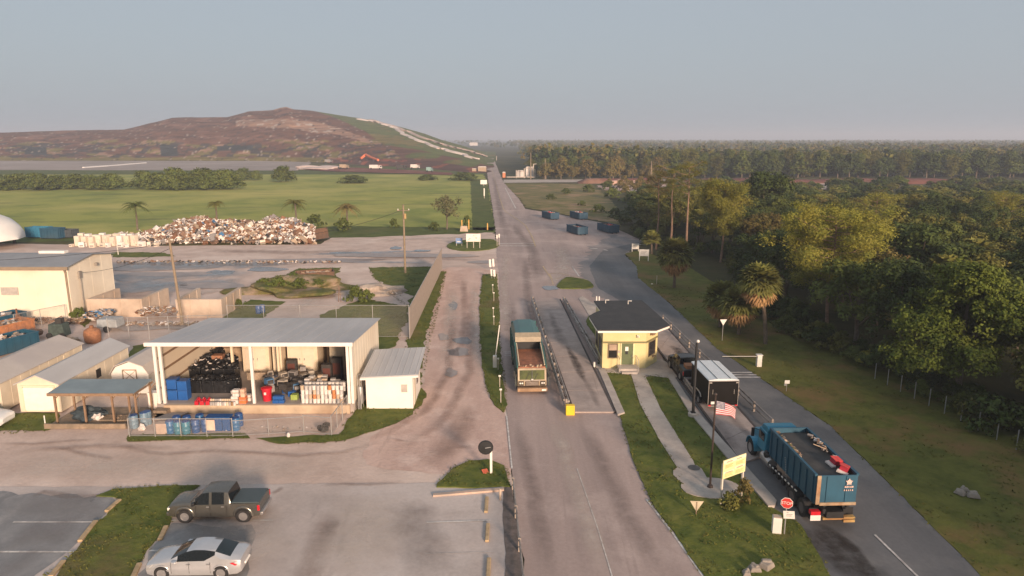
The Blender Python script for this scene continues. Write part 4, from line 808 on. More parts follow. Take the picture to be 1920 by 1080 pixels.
for row, z in ((0, 1.13), (1, .95)):
    x = -.85
    while x < -.38:
        w = rr.uniform(.03, .07); b.box(-3.122, -3.118, x, x+w, z, z+.1-.02*row); x += w+.025+(.03 if row else 0)
b.build('decal_lettering', EMB, d)
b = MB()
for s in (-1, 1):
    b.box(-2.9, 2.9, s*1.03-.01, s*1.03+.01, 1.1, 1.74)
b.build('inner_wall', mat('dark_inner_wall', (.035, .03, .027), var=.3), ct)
tarp = MB(); NX, NY = 14, 8; vs = []; 
for i in range(NX+1):
    for j in range(NY+1):
        u, v = i/NX, j/NY; x = -2.85+u*5.75; y = -.95+v*1.9
        vs.append((x, y, 1.58+.05*noise.noise(Vector((x*1.3, y*1.7, 3)))))
fs = [(i*(NY+1)+j, (i+1)*(NY+1)+j, (i+1)*(NY+1)+j+1, i*(NY+1)+j+1) for i in range(NX) for j in range(NY)]
tarp.M = Matrix.Translation((16.75, 37.05, 1.12)) @ Matrix.Rotation(RRZ, 4, 'Z'); tarp.add(vs, fs)
tag(tarp.build('tarpaulin', mat('dark_mesh_tarp', (.05, .048, .047), rough=.8, var=.25, scale=1.2, bump=.2), smooth=True), 'dark mesh tarpaulin stretched over the load of the big blue container', 'tarpaulin')
def on(cx, cy, cz, M): return M @ Vector((cx, cy, cz))
MC = Matrix.Translation((16.75, 37.05, 1.12)) @ Matrix.Rotation(RRZ, 4, 'Z')
for i, (x, y, rz_, lb) in enumerate([(-1.45, -.72, .35, 'red and white box riding on the dark tarpaulin, the one nearer the cab'), (-2.25, -.78, .9, 'red and white box riding on the dark tarpaulin, the one at the rear door')]):
    q = thing('cardboard_box', lb, 'box', on(x, y, 1.68, MC), rz_, 'red and white boxes on the container load')
    b = MB(); b.box(-.26, .26, -.2, .2, -.02, .26, rx=.25, ry=.2); b.build('box_side', mat('crimson_card', (.42, .02, .04), var=.1), q); b = MB(); b.box(-.28, .28, -.22, .22, .262, .3, rx=.25, ry=.2); b.build('lid', Cr, q)
    b = MB(); b.box(-.5, -.25, -.25, .3, -.03, .06, rx=.2); b.build('flap', Cw, q)
o = rubbish('loose scraps and sticks along the right rim of the big blue container', *on(.6, -.85, 0, MC)[:2], 3.2, .35, 2.75, 3.05, RRZ, 26, 8, [Cw, Ct, Cg, Cb], (.08, .3))
o = rubbish('dry leaves and branches along the left rim of the big blue container', *on(.9, .9, 0, MC)[:2], 3.6, .3, 2.78, 3.0, RRZ, 60, 9, [Ct, Cb, mat('dry_leaves', (.16, .14, .06), var=.3)], (.06, .22))
b = MB(MC); b.tube([(.1, -1.0, 1.75), (.25, -.2, 2.05)], .03, 5); tag(b.build('stick', Ct), 'pale stick poking out over the blue container rim', 'stick')
# ---- roll-off truck under it
rt = thing('roll_off_truck', 'bright blue conventional-cab roll-off truck carrying the big blue container', 'truck', (16.65, 37.6, .06), RRZ)
TB = paint('bright_blue_truck', (.03, .22, .34), rough=.35, metal=.2)
b = MB(); b.box(-3.9, 4.3, -.45, .45, .6, .95); b.box(-3.8, 3.0, -.62, -.46, .8, 1.06); b.box(-3.8, 3.0, .46, .62, .8, 1.06); b.build('chassis', BLACK, rt)
b = MB(); b.box(3.05, 4.35, -1.05, 1.05, 1.0, 2.3, tx=.08, ty=.1); b.prof([(3.1, 2.3), (4.2, 2.3), (3.95, 2.62), (3.3, 2.68), (3.05, 2.55)], -.9, .9, 'y'); b.build('cab', TB, rt, bevel=.06)
b = MB(); b.prof([(4.36, .95), (6.05, .95), (6.1, 1.3), (5.9, 1.55), (4.36, 1.75)], -.62, .62, 'y'); b.build('bonnet', TB, rt, bevel=.08)
b = MB(); b.add([(4.34, -.85, 1.78), (4.34, .85, 1.78), (4.28, .8, 2.24), (4.28, -.8, 2.24)], [(0, 1, 2, 3)]); b.box(3.35, 4.15, 1.0, 1.035, 1.65, 2.15); b.box(3.35, 4.15, -1.035, -1.0, 1.65, 2.15); b.box(3.03, 3.055, -.7, .7, 1.7, 2.15); b.build('cab_window', DARKGL, rt)
for s in (-1, 1):
    K = 10; b = MB()
    pts = [(5.05+.72*math.cos(a), s*.98, .55+.66*math.sin(a)) for a in (math.pi*k/K for k in range(K+1))]
    for i in range(K):
        (x0, _, z0), (x1, _, z1) = pts[i], pts[i+1]
        b.add([(x0, s*.7, z0), (x1, s*.7, z1), (x1, s*1.2, z1), (x0, s*1.2, z0), (x0, s*.7, z0+.05), (x1, s*.7, z1+.05), (x1, s*1.2, z1+.05), (x0, s*1.2, z0+.05)], [(0, 1, 2, 3), (4, 7, 6, 5), (3, 2, 6, 7), (0, 4, 5, 1)])
    b.build('front_fender', TB, rt, smooth=True, angle=50)
    b = MB(); b.tube([(4.15, s*1.05, 2.1), (4.35, s*1.35, 2.15), (4.35, s*1.35, 1.6)], .025, 6); b.box(4.3, 4.38, s*1.35-.09, s*1.35+.09, 1.6, 2.15); b.build('side_mirror', BLACK, rt)
    b = MB(); b.lathe([(.01, 2.0), (.3, 2.02), (.32, 2.1), (.32, 3.2), (.3, 3.28), (.01, 3.3)], (0, s*.95, .8), 'x', 16); b.build('fuel_tank', RIM, rt, smooth=True)
    wheel(rt, 5.05, s*1.18, .52, .3, rimm=RIM, rr=.55)
    for x in (-2.6, -1.35): wheel(rt, x, s*1.2, .52, .5, rimm=mat('dark_hub', (.10, .09, .09)), rr=.55)
    b = MB(); b.box(-3.45, -3.42, s*.9-.28, s*.9+.28, .35, .95); b.build('mud_flap', BLACK, rt)
    if s > 0: b = MB(); b.box(-3.78, -3.5, .72, 1.22, .72, .92); b.build('tail_light', TAILR, rt); b = MB(); b.box(-3.8, -3.76, .7, 1.24, .42, .72); b.build('mud_flap', WHITE, rt)
b = MB(); b.box(-3.85, -3.7, -1.0, .6, .48, .6); b.box(-3.95, -3.7, -1.05, -.45, .38, .52); b.box(-3.95, -3.7, -1.05, -.45, .6, .68); b.build('rear_bumper', mat('rusty_yellow_bumper', (.42, .28, .10), var=.3, c2=(.3, .14, .05)), rt)
for x in (-.9, -.2, .5, 1.2): MB().box(x, x+.3, 1.0, 1.2, .55, .95).build('tool_box', BLACK, rt)
b = MB()
for i in range(18): x = -2.0+i*.22; b.box(x, x+.22, 1.22, 1.27, 1.0-.015*i+.12, 1.06-.015*i+.12, i % 2)
b.build('striped_arm', [WHITE, BLACK], rt)
b = MB(); b.blob((2.6, 1.1, 1.15), (.3, .18, .25), 3, .2); b.build('air_cleaner', BLACK, rt)
b = MB()
for i in range(14): b.blob((-.6+i*.03, 1.22, 1.1+i*.09), .03, i, 0, 1)
b.build('chain', STEEL, rt)

# ---- dumpsters on the apron
DLab = ['blue open-top dumpster heaped with rubbish, far-left one of the four on the road apron', 'blue open-top dumpster, far-right one of the four on the road apron', 'blue open-top dumpster, front-left one of the four on the road apron', 'blue open-top dumpster with reddish load, front-right one of the four on the road apron']
spots = [(1032, 414, 29, 1.7), (1085, 414, 29, 1.5), (1082, 442, 29, 1.5), (1140, 439, 29, 1.5)]
proto = None
for i, (px, py, a, hh) in enumerate(spots):
    p = P(px, py-4); rz = R(90+a*.6)+math.pi
    if proto is None:
        proto = thing('dumpster', DLab[0], 'dumpster', p, rz, 'blue dumpsters on the road apron'); dd = container(proto, 5.6, 2.3, 1.5, DB2, ribs=7)
        b = MB(); b.blob((-2.87, .1, 1.0), (.02, .3, .3), 3, .1); b.build('decal', Cw, dd)
        o = proto
    else: o = dup(proto, p, rz, label=DLab[i])
    o.rotation_euler[2] = R(-70)
    o.scale = (1.05, 1.0, 1.1)
    rubbish('rubbish heaped in the '+['far-left', 'far-right', 'front-left', 'front-right'][i]+' blue dumpster on the apron', p.x, p.y, 5.2, 1.9, .9, 1.8 if i != 2 else 1.55, R(-70), 60, 20+i, [Cw, Ct, Cb, Cr] if i != 3 else [Cb, Cr, Cb, Cw], (.2, .6))
# ================================================================== SCALES, RAILS, SIGNS, POLES, FENCES
def deck(name, a0, a1, b0, b1, n, label):
    "weighbridge deck: edge a0->a1 (left), b0->b1 (right), n slabs"
    t = thing(name, label, 'truck scale'); 
    for i in range(n):
        q = [Vector(a0).lerp(Vector(a1), (i+.006)/n), Vector(b0).lerp(Vector(b1), (i+.006)/n), Vector(b0).lerp(Vector(b1), (i+.994)/n), Vector(a0).lerp(Vector(a1), (i+.994)/n)]
        b = MB(); b.prism([(p.x, p.y) for p in q], .05, .16); b.build('deck_slab', CONC, t)
    b = MB()
    for u, v in ((a0, a1), (b0, b1)):
        d = (Vector(v)-Vector(u)).normalized(); n_ = Vector((-d.y, d.x, 0))*.08; u, v = Vector(u), Vector(v)
        b.prism([(u-n_)[:2], (u+n_)[:2], (v+n_)[:2], (v-n_)[:2]], .05, .175)
    b.build('edge_beam', mat('dark_steel_edge', (.07, .055, .05), var=.3), t); return t
deck('truck_scale', P(1076, 776), P(1003, 568), P(1153, 776), P(1050, 563), 8, 'left weighbridge with eight pale concrete slabs between the garbage truck and scale house')
deck('truck_scale', P(1390, 873), P(1222, 640), P(1456, 850), P(1243, 608), 8, 'right weighbridge under the cargo trailer with tyre-darkened slabs')
b = MB()
def stain(pix, w, m=None, z=.165, amp=.2): soft_strip('oil_stain', pix, [x*1.3 for x in w], z+.01, S_OIL if m is None or m is OIL else S_TYRE, pix[0][0])
OILM = ground_mat('faint_tyre_stain', [(.20, .17, .155), (.13, .11, .10), (.27, .235, .215)], [(.8, .35, .6, (1, .2, 1)), (.5, .5, .66)], rough=.8)
stain([(1030, 585), (1040, 610), (1052, 640), (1064, 662)], [.3, .5, .7, .5], OILM, .168, .15); stain([(1064, 652), (1076, 676), (1088, 702), (1098, 722)], [.2, .45, .5, .12], OIL, .170, .06); stain([(1095, 712), (1112, 742), (1125, 772)], [.25, .4, .2], OILM, .168, .2)
stain([(1320, 770), (1345, 800), (1372, 835), (1385, 852)], [.3, .6, .6, .3], OILM, .168); stain([(1352, 765), (1385, 800), (1418, 835)], [.2, .4, .3], OILM, .168)
stain([(1500, 985), (1540, 1020), (1590, 1060), (1680, 1120)], [1.6, 1.5, 1.3, 1.0], OIL, .066, .25); stain([(1540, 985), (1600, 1030), (1640, 1080)], [.3, .5, .3], OIL, .068)
stain([(1262, 650), (1285, 680)], [.5, .6], OIL, .168)
0 and stain([(1010, 800), (1020, 850), (1035, 930), (1060, 1090)], [.6, .5, .6, .6], OILM, .055, .2); 0 and stain([(1110, 800), (1140, 860), (1190, 960), (1260, 1090)], [.5, .6, .7, .8], OILM, .055, .2)
0 and stain([(990, 560), (975, 620), (980, 740), (990, 900)], [.5, .4, .6, .5], OILM, .055, .2)

RAILM = mat('grey_guard_rail', (.33, .29, .26), rough=.55, metal=.3, var=.2, scale=4, c2=(.16, .12, .10)); PALEP = mat('pale_post', (.50, .43, .37), var=.15); RPOST = mat('dull_rail_post', (.30, .25, .21), var=.25, scale=5)
def guard_rail(label, a, b_, n, h=.85, tw=.34, both=True, beam=.09):
    a, b_ = Vector(a), Vector(b_); t = thing('guard_rail', label, 'guard rail'); d = (b_-a).normalized(); nn = Vector((-d.y, d.x, 0))
    for s, zz_ in (((-tw/2, h), (tw/2, h*.85)) if both else ((0, h),)):
        m = MB(); p, q = a+nn*s, b_+nn*s
        m.tube([p+Vector((0, 0, zz_)), q+Vector((0, 0, zz_))], beam, 6); m.tube([p+Vector((0, 0, zz_*.5)), q+Vector((0, 0, zz_*.5))], beam*.7, 6); m.build('rail', RAILM, t)
    for i in range(n+1):
        p = a.lerp(b_, i/n); m = MB(); m.box(p.x-.07, p.x+.07, p.y-.07, p.y+.07, .02, h+.08); m.build('post', RPOST, t)
        if both and i < n:
            q = a.lerp(b_, (i+.5)/n); m = MB(); m.tube([p-nn*tw/2+Vector((0, 0, .4)), q+nn*tw/2+Vector((0, 0, .5))], .05, 5); m.build('brace', mat('rust_brown_brace', (.13, .08, .06), var=.3), t)
    return t
guard_rail('long double guard rail between the garbage truck and the left weighbridge', P(999, 570), P(1062, 770), 12)
t = tag(MB().box(*[v for v in (P(1068, 777).x-.3, P(1068, 777).x+.35, P(1068, 777).y-.3, P(1068, 777).y+.15)], .02, .78).build('bollard', mat('safety_yellow', (.75, .50, .02), rough=.5, var=.08), bevel=.04), 'bright yellow end block of the guard rail beside the left weighbridge', 'bollard')
guard_rail('shorter guard rail on the scale house side of the left weighbridge', P(1058, 567), P(1125, 684), 8, h=.6, tw=.3)
guard_rail('long guard rail between the right weighbridge and the dark exit road', P(1243, 604), P(1447, 806), 9, h=.75, tw=.25, both=False, beam=.07)
guard_rail('short guard rail left of the right weighbridge near the scale house', P(1262, 690), P(1300, 745), 3, h=.6, tw=.2, both=False)
sheet('kerb', [(1150, 596), (1132, 640), (1085, 560), (1092, 556)], .09, PAVE, amp=.02, thick=.06)
guard_rail('grey pipe rail along the ditch at the right side of the car park', P(962, 918), P(982, 1110), 3, h=.7, both=False, beam=.05)
t = tag(MB().tube([P(938, 938), P(938, 938)+Vector((0, 0, .7))], .07, 8).build('bollard', CONCW), 'rusty concrete stub post at the corner of the car park ditch', 'bollard')

for i, (x, y0, y1) in enumerate(((913, 935, 963), (915, 985, 1018), (917, 1050, 1095))):
    a, c_ = P(x, y0), P(x+1, y1); b = MB(); b.box(a.x-.1, a.x+.1, c_.y, a.y, .03, .16)
    tag(b.build('wheel_stop', mat('tan_wheel_stop', (.42, .30, .17), var=.2, scale=3), bevel=.03), ['farthest', 'middle', 'nearest'][i]+' tan wheel stop of the row beside the car park ditch', 'wheel stop', 'wheel stops by the ditch')
for i, (x0, y0, x1, y1) in enumerate(((225, 940, 200, 962), (180, 980, 150, 1018), (120, 1055, 95, 1085), (312, 990, 300, 1015), (262, 1060, 248, 1090))):
    a, c_ = P(x0, y0), P(x1, y1); b = MB(); m_ = (a+c_)/2; L = (a-c_).length; b.box(m_.x-.12, m_.x+.12, m_.y-L/2, m_.y+L/2, .03, .17, rz=math.atan2(-(a.x-c_.x), a.y-c_.y))
    tag(b.build('wheel_stop', mat('tan_wheel_stop', (.42, .30, .17)), bevel=.03), ['crumbling wheel stop, far end of the left row along the grass island', 'crumbling wheel stop in the middle of the left row along the grass island', 'crumbling wheel stop, near end of the left row along the grass island', 'brown wheel stop in front of the grey pickup', 'brown wheel stop in front of the silver sedan'][i], 'wheel stop', 'wheel stops along the grass island')

# ---- signs
def post(parent, p, h, r=.05, m=None, q=None): b = MB(); b.tube([(p[0], p[1], .0), (p[0], p[1], h)], r, 8); return b.build('post', m or STEEL, parent)
# round mirror / sign back on white post
p = P(921, 889); t = thing('traffic_mirror', 'round black-backed traffic mirror on a white post beside the car park', 'mirror', p)
b = MB(); b.box(-.07, .07, -.07, .07, 0, 1.85); b.build('post', WHITE, t)
b = MB(); b.lathe([(.01, -.12), (.42, -.1), (.46, -.04), (.46, 0), (.01, .03)], (-.32, 0, 1.75), 'y', 28); b.build('mirror_disc', BLACK, t, smooth=True)
b = MB(); b.tube([(0, -.08, 1.8), (-.35, -.13, 1.75)], .03, 6); b.build('bracket', STEEL, t)
p = P(910, 888); t = thing('fallen_sign', 'small orange sign lying in the grass below the round mirror', 'sign', p+Vector((0, 0, .12)), .4)
b = MB(); b.box(-.18, .18, -.2, .2, 0, .03, rx=.35); b.build('sign_panel', mat('faded_orange_sign', (.62, .14, .07), var=.1), t)
b = MB()
for z in (-.1, 0, .1): b.box(-.12, .12, z-.02, z+.02, .032+z*.36, .04+z*.36, rx=.35)
b.build('lettering', mat('dark_red_ink', (.3, .06, .03)), t)
# stop sign + white sign + white box
p = P(1470, 1004); t = thing('stop_sign', 'red octagonal STOP sign with a tilted white sign below it', 'sign', p, R(-18))
post(t, (0, 0), 1.75, .035)
b = MB(); o8 = [(.31*math.cos(R(22.5+45*k)), 1.83+.31*math.sin(R(22.5+45*k))) for k in range(8)]; b.prof(o8, -.03, -.015, 'y'); f = b.build('sign_face', mat('white_sign_border', (.75, .66, .6)), t)
b = MB(); b.prof([(x*.92, 1.83+(z-1.83)*.92) for x, z in o8], -.038, -.031, 'y'); b.build('red_field', mat('stop_sign_red', (.55, .045, .04), rough=.4, var=.06), f)
text(f, 'STOP', .22, (0, -.045, 1.83), (math.pi/2, 0, 0), WHITE)
b = MB(); b.box(-.12, .42, -.05, -.03, 1.0, 1.42, ry=-.12); s2 = b.build('sign_panel', WHITE, t)
b = MB()
for k, w in ((1.31, .1), (1.22, .3), (1.14, .26)): b.box(.02, .02+w, -.055, -.051, k, k+.03, ry=-.12)
b.build('lettering', mat('grey_ink', (.3, .28, .27)), s2)
p = P(1455, 1000); t = thing('utility_cabinet', 'white metal cabinet standing in the grass left of the STOP sign', 'cabinet', p, R(-12))
b = MB(); b.box(-.22, .22, -.2, .2, 0, .95); b.build('cabinet_box', WHITE, t, bevel=.02); b = MB(); b.box(-.19, .19, -.17, .17, .952, .98); b.build('cap', CONCW, t)
# yellow notice board
p0, p1 = P(1350, 948), P(1396, 925); p1.y = p0.y+1.15; rz = math.atan2(p1.y-p0.y, p1.x-p0.x); L = 1.75
t = thing('notice_board', 'large yellow notice board on two white posts beside the flagpole', 'sign', p0, rz)
WP = mat('white_board_post', (.60, .54, .46)); Ybd = mat('yellow_sign_board', (.72, .66, .34), rough=.5, var=.04)
for x in (.03, L-.03): b = MB(); b.box(x-.05, x+.05, -.05, .05, 0, 2.5); b.build('post', WP, t)
b = MB(); b.box(-.05, L+.05, -.09, -.052, 1.62, 2.72); o = b.build('board', Ybd, t)
b = MB(); b.box(-.03, L+.03, -.099, -.092, 2.5, 2.70); b.box(.0, .84, -.0985, -.0915, 1.92, 2.03); b.box(.92, L, -.0985, -.0915, 2.0, 2.13); b.build('header_panel', mat('cream_header', (.80, .70, .50)), o)
GRN_L = mat('faint_olive_print', (.52, .47, .18), var=.1); INK = mat('faded_brown_ink', (.33, .27, .17), var=.1)
b = MB()
for x0 in (.12, .98):
    for k in range(3): b.box(x0, x0+.62-.08*(k % 2), -.102, -.0995, 2.37-.07*k, 2.41-.07*k); b.box(x0, x0+.66-.1*(k % 2), -.102, -.0995, 1.86-.07*k, 1.89-.07*k)
b.build('print_block', GRN_L, o)
rr = rnd(4)
for x0, z, w in ((.2, 2.58, .42), (1.05, 2.58, .4), (.15, 1.955, .5), (1.05, 2.05, .5)):
    x = x0; b = MB()
    while x < x0+w: q = rr.uniform(.03, .09); b.box(x, x+q, -.106, -.1025, z-.03, z+.03); x += q+.02
    b.build('heading_print', INK, o)
# yield signs
def yield_sign(label, p, h, rz, back=False):
    t = thing('yield_sign', label, 'sign', p, rz); post(t, (0, .03), h, .035, mat('brown_post', (.16, .10, .07)) if back else STEEL)
    b = MB(); b.prof([(-.36, h+.12), (.36, h+.12), (0, h-.5)], -.02, 0, 'y'); f = b.build('sign_face', mat('aluminium_sign_back', (.50, .42, .30)) if back else WHITE, t)
    if back: b = MB(); b.box(-.03, .03, -.045, -.021, h-.45, h+.08); b.build('strap', WOOD, f)
yield_sign('triangular yield sign seen from behind in the grass below the flagpole', P(1305, 968), .78, R(-4), True)
yield_sign('white triangular yield sign standing by the palms beyond the exit road', P(1354, 640), 2.15, R(6))
p = P(1474, 735); t = thing('small_sign', 'small white sign in the grass right of the exit road', 'sign', p); post(t, (0, 0), .95, .03)
b = MB(); b.box(-.2, .2, -.05, -.035, .72, 1.0); b.build('sign_panel', WHITE, t); b = MB(); b.box(-.2, -.02, -.03, .06, .55, .66); b.build('bracket_box', STEEL, t)
for i, (x, y, w, h, z0, lb) in enumerate(((1207, 490, 1.6, 1.1, .9, 'white framed board on two legs at the road bend by the woods'), (1191, 472, 1.25, 1.0, .5, 'white sign with grey lettering at the road bend, behind the framed board'))):
    p = P(x, y); t = thing('road_sign', lb, 'sign', p, R(-8)); 
    for s in (-1, 1): b = MB(); b.box(s*w*.45-.06, s*w*.45+.06, -.04, .04, 0, z0+h); b.build('post', WHITE, t)
    b = MB(); b.box(-w/2, w/2, -.08, -.045, z0, z0+h); o = b.build('board', WHITE, t)
    b = MB()
    for k in range(3): b.box(-w*.35, w*(.3-.1*k), -.09, -.082, z0+h*(.7-.2*k), z0+h*(.76-.2*k))
    b.build('lettering', mat('grey_ink', (.3, .28, .27)), o)
p = P(888, 466); t = thing('road_sign', 'large white sign board on three legs in the grass oval left of the road', 'sign', p)
for x in (-1.2, 0, 1.15): b = MB(); b.box(x-.05, x+.05, -.03, .03, 0, 1.8); b.build('post', PALEP, t)
b = MB(); b.box(-1.35, 1.3, -.08, -.035, 1.3, 2.75); o = b.build('board', mat('cream_white_board', (.80, .70, .62)), t)
b = MB()
for x0, z, w in ((-1.0, 1.65, .3), (-.9, 1.8, .5), (.3, 2.0, .4), (.35, 1.85, .3), (-.1, 2.45, .3)): b.box(x0, x0+w, -.09, -.082, z, z+.08)
b.build('lettering', mat('grey_ink', (.3, .28, .27)), o)
p = P(861, 462); t = thing('road_sign', 'small blue sign with a white stripe left of the large white board', 'sign', p)
for x in (-.5, .5): b = MB(); b.box(x-.04, x+.04, -.03, .03, 0, 1.3); b.build('post', PALEP, t)
b = MB(); b.box(-.62, .62, -.08, -.035, .6, 1.6); o = b.build('board', mat('faded_blue_sign', (.16, .24, .42)), t); b = MB(); b.box(-.4, .4, -.09, -.082, .85, .97); b.build('lettering', WHITE, o)
for i, (x, y, w, h) in enumerate(((907, 349, 2.8, 1.8), (908, 372, .35, 2.6))):
    p = P(x, y); t = thing('road_sign', ['white board beside the far junction on the left of the road', 'narrow white marker left of the road below the far junction board'][i], 'sign', p)
    b = MB(); b.box(-w/2, w/2, 0, .1, .8, .8+h); b.build('board', WHITE, t); b = MB(); b.box(-.08, .08, .02, .08, 0, .8); b.build('post', PALEP, t)
for i, (x, y, h) in enumerate(((919, 506, 1.6), (925, 505, 1.6), (922, 523, 1.3), (927, 524, 1.3))):
    p = P(x, y); t = thing('delineator', ['left upper', 'right upper', 'left lower', 'right lower'][i]+' of the four white marker panels at the tip of the grass strip', 'marker', p, 0, 'white marker panels at the grass strip')
    post(t, (0, 0), .5, .03); b = MB(); b.box(-.15, .15, -.02, .02, .45, .45+h*.75, ry=-.06); b.build('panel', WHITE, t)
for i, (x, y, h) in enumerate(((924, 551, 1.15), (926, 566, 1.1), (925, 596, 1.1), (926, 611, 1.0), (934, 695, 1.05), (937, 728, 1.0), (939, 757, 1.1))):
    p = P(x, y); t = thing('marker_post', 'thin white marker post in the narrow grass strip, number '+['one', 'two', 'three', 'four', 'five', 'six', 'seven'][i]+' counted from its far tip', 'post', p, 0, 'thin marker posts in the grass strip')
    post(t, (0, 0), h, .03, PALEP); b = MB(); b.box(-.09, .09, -.03, .03, h, h+.12); b.build('cap', WHITE, t)
for i, (x, y) in enumerate(((932, 462), (942-6, 460))):
    p = P(x, y); t = thing('marker_post', ['left', 'right'][i]+' pale marker post at the road end of the grass oval', 'post', p, 0); post(t, (0, 0), 1.5, .05, PALEP); b = MB(); b.box(-.12, .12, -.05, .05, 1.5, 2.2); b.build('panel', WHITE, t)
for i, (x, y, h) in enumerate(((866, 431, 2.2), (879, 430, 2.2), (914, 431, 1.5))):
    p = P(x, y); t = tag(MB().tube([p, p+Vector((0, 0, h))], .14, 8).build('bollard', mat('orange_yellow_post', (.62, .36, .10), var=.15)), ['left yellow gate post at the field edge', 'right yellow gate post at the field edge', 'single yellow post at the field edge by the road'][i], 'post')
p = P(870, 434); t = tag(MB().box(p.x-.9, p.x+.9, p.y-.3, p.y+.3, 0, 1.2, tx=.2).build('concrete_block', CONCW, bevel=.05), 'pale concrete block between the yellow gate posts at the field edge', 'block')
p = P(1270, 540)-Vector((1, 0, 0)); t = thing('small_sign', 'thin post with a small white tag in the grass near the far palm', 'sign', P(1231, 534)); post(t, (0, 0), 1.3, .04, PALEP); b = MB(); b.box(-.75, -.5, 0, .2, .02, .15); b.build('tag', WHITE, t)
# barrier gates
p = P(1422, 688); t = thing('barrier_gate', 'white barrier gate box with its arm lowered over the exit road', 'barrier', p)
b = MB(); b.box(-.2, .22, -.2, .2, 0, 1.1); b.build('gate_box', WHITE, t, bevel=.02); b = MB(); b.box(-.25, .27, -.24, .24, 1.102, 1.16); b.build('cap', WHITE, t)
b = MB(); b.box(-3.3, -.21, -.1, -.05, .93, 1.03); b.box(-3.3, .1, -.1, -.05, .93, 1.0); b.build('barrier_arm', WHITE, t)
p = P(928, 690); t = thing('barrier_gate', 'white barrier gate box with its arm raised beside the garbage truck', 'barrier', p)
b = MB(); b.box(-.17, .17, -.2, .2, 0, 1.15); b.build('gate_box', WHITE, t, bevel=.02); b = MB(); b.tube([(0.05, 0, 1.0), (.42, .2, 3.9)], .045, 6); b.build('barrier_arm', WHITE, t)
# lamp pole, flagpole
p = P(1299, 782); t = thing('lamp_pole', 'black lamp pole with a small white lamp on a round concrete base', 'lamp post', p+Vector((0, 0, .1)))
b = MB(); b.lathe([(.36, 0), (.36, .22), (.3, .26), (.01, .26)], n=20); b.build('base', PAVE, t); b = MB(); b.box(-.16, .16, -.16, .16, .26, .32); b.tube([(0, 0, .3), (0, 0, 5.55)], .11, 10, r1=.09); b.build('pole', BLACK, t)
b = MB(); b.blob((.06, -.05, 5.68), .12, 0, 0); b.build('lamp', WHITE, t)
p = P(1331, 917); t = thing('flagpole', 'brown metal flagpole standing on the round concrete pad', 'flagpole', p+Vector((0, 0, .14)))
b = MB(); b.lathe([(.17, 0), (.15, .12), (.09, .16), (.01, .17)], n=16); b.build('base', mat('bronze_pole', (.07, .05, .042), metal=.4, rough=.4), t)
b = MB(); b.tube([(0, 0, .1), (0, 0, 5.6)], .065, 10, r1=.045); b.build('pole', MATS['bronze_pole'], t); b = MB(); b.blob((0, 0, 5.68), .09, 0, 0); b.build('finial', MATS['bronze_pole'], t)
fl = thing('flag', 'faded United States flag drooping to the right from the flagpole', 'flag', p+Vector((.07, 0, .14)))
NX, NY = 26, 13; W_, H_ = 1.3, .82
def fz(u, v): return (u*W_*.92, .16*math.sin(u*7+v*1.5)*u+.1*u, 5.3-v*H_*(1-.25*u)-.62*u*u-.05*math.sin(u*6))
vs = [fz(i/NX, j/NY) for i in range(NX+1) for j in range(NY+1)]
b = MB()
for i in range(NX):
    for j in range(NY):
        k = i*(NY+1)+j; canton = i < NX*.42 and j < 7
        b.mi.append(2 if canton else (0 if j % 2 == 0 else 1)); b.f.append((k, k+NY+1, k+NY+2, k+1))
b.v = vs; o = b.build('cloth', [mat('flag_red', (.42, .06, .07), var=.1), mat('flag_white', (.62, .56, .56), var=.06), mat('flag_blue', (.10, .10, .15), var=.2)], fl, smooth=True)
b = MB()
for r_ in range(5):
    for c_ in range(6):
        u, v = (.04+c_*.065), (.04+r_*.1); q = fz(u, v); b.box(q[0]-.02, q[0]+.02, q[1]-.02, q[1]+.015, q[2]-.02, q[2]+.02, ry=.78)
b.build('stars', MATS['flag_white'], o)
sheet('manhole_cover', [(P(1301, 881).x+.38*math.cos(a), P(1301, 881).y+.38*math.sin(a)) for a in (k*math.pi/10 for k in range(20))], .15, mat('iron_cover', (.10, .095, .09), var=.2), amp=0, world_pts=True)
# utility poles and wires
def pole(label, px, py, top, lean=0, arm=0):
    p = P(px, py); h = Hat(p, top); t = thing('utility_pole', label, 'utility pole', p)
    b = MB(); b.tube([(0, 0, 0), (lean, 0, h)], .17, 10, r1=.12); b.build('pole', mat('grey_brown_pole', (.24, .18, .12), var=.15, scale=3), t)
    if arm:
        b = MB(); b.box(lean-.9, lean+.9, -.06, .06, h-.9, h-.78); b.build('crossarm', WOOD, t)
        for x in (-.8, .8): b = MB(); b.lathe([(.05, h-.78), (.07, h-.66), (.02, h-.58)], (lean+x, 0, 0), 'z', 8); b.build('insulator', WHITE, t)
        b = MB(); b.lathe([(.01, h-2.1), (.18, h-2.05), (.18, h-1.3), (.01, h-1.25)], (lean+.25, -.2, 0), 'z', 10); b.build('transformer', mat('rust_tan_can', (.40, .27, .12)), t)
    return p, h
pa, ha = pole('brown utility pole rising behind the open shed on the left', 343, 612, 446, lean=-.55)
pb, hb = pole('utility pole with a crossarm by the lawn left of the slatted fence', 760, 512, 384, arm=1)
def wire(a, b_, sag, label):
    a, b_ = Vector(a), Vector(b_); pts = []
    for k in range(17): u = k/16; q = a.lerp(b_, u); q.z -= sag*4*u*(1-u); pts.append(q)
    tag(MB().tube(pts, .028, 4).build('wire', BLACK), label, 'cable')
wire(pa+Vector((-.5, 0, ha-.6)), (-80, 76, 7.2), 1.1, 'upper power line sagging across the front of the warehouse'); wire(pa+Vector((-.5, 0, ha-1.1)), (-49.0, 79.7, 5.0), .5, 'service cable from the brown pole to the meter on the warehouse corner')
wire(pa+Vector((-.5, 0, ha-.3)), pb+Vector((0, 0, hb-.7)), 1.6, 'long cable strung between the two utility poles')
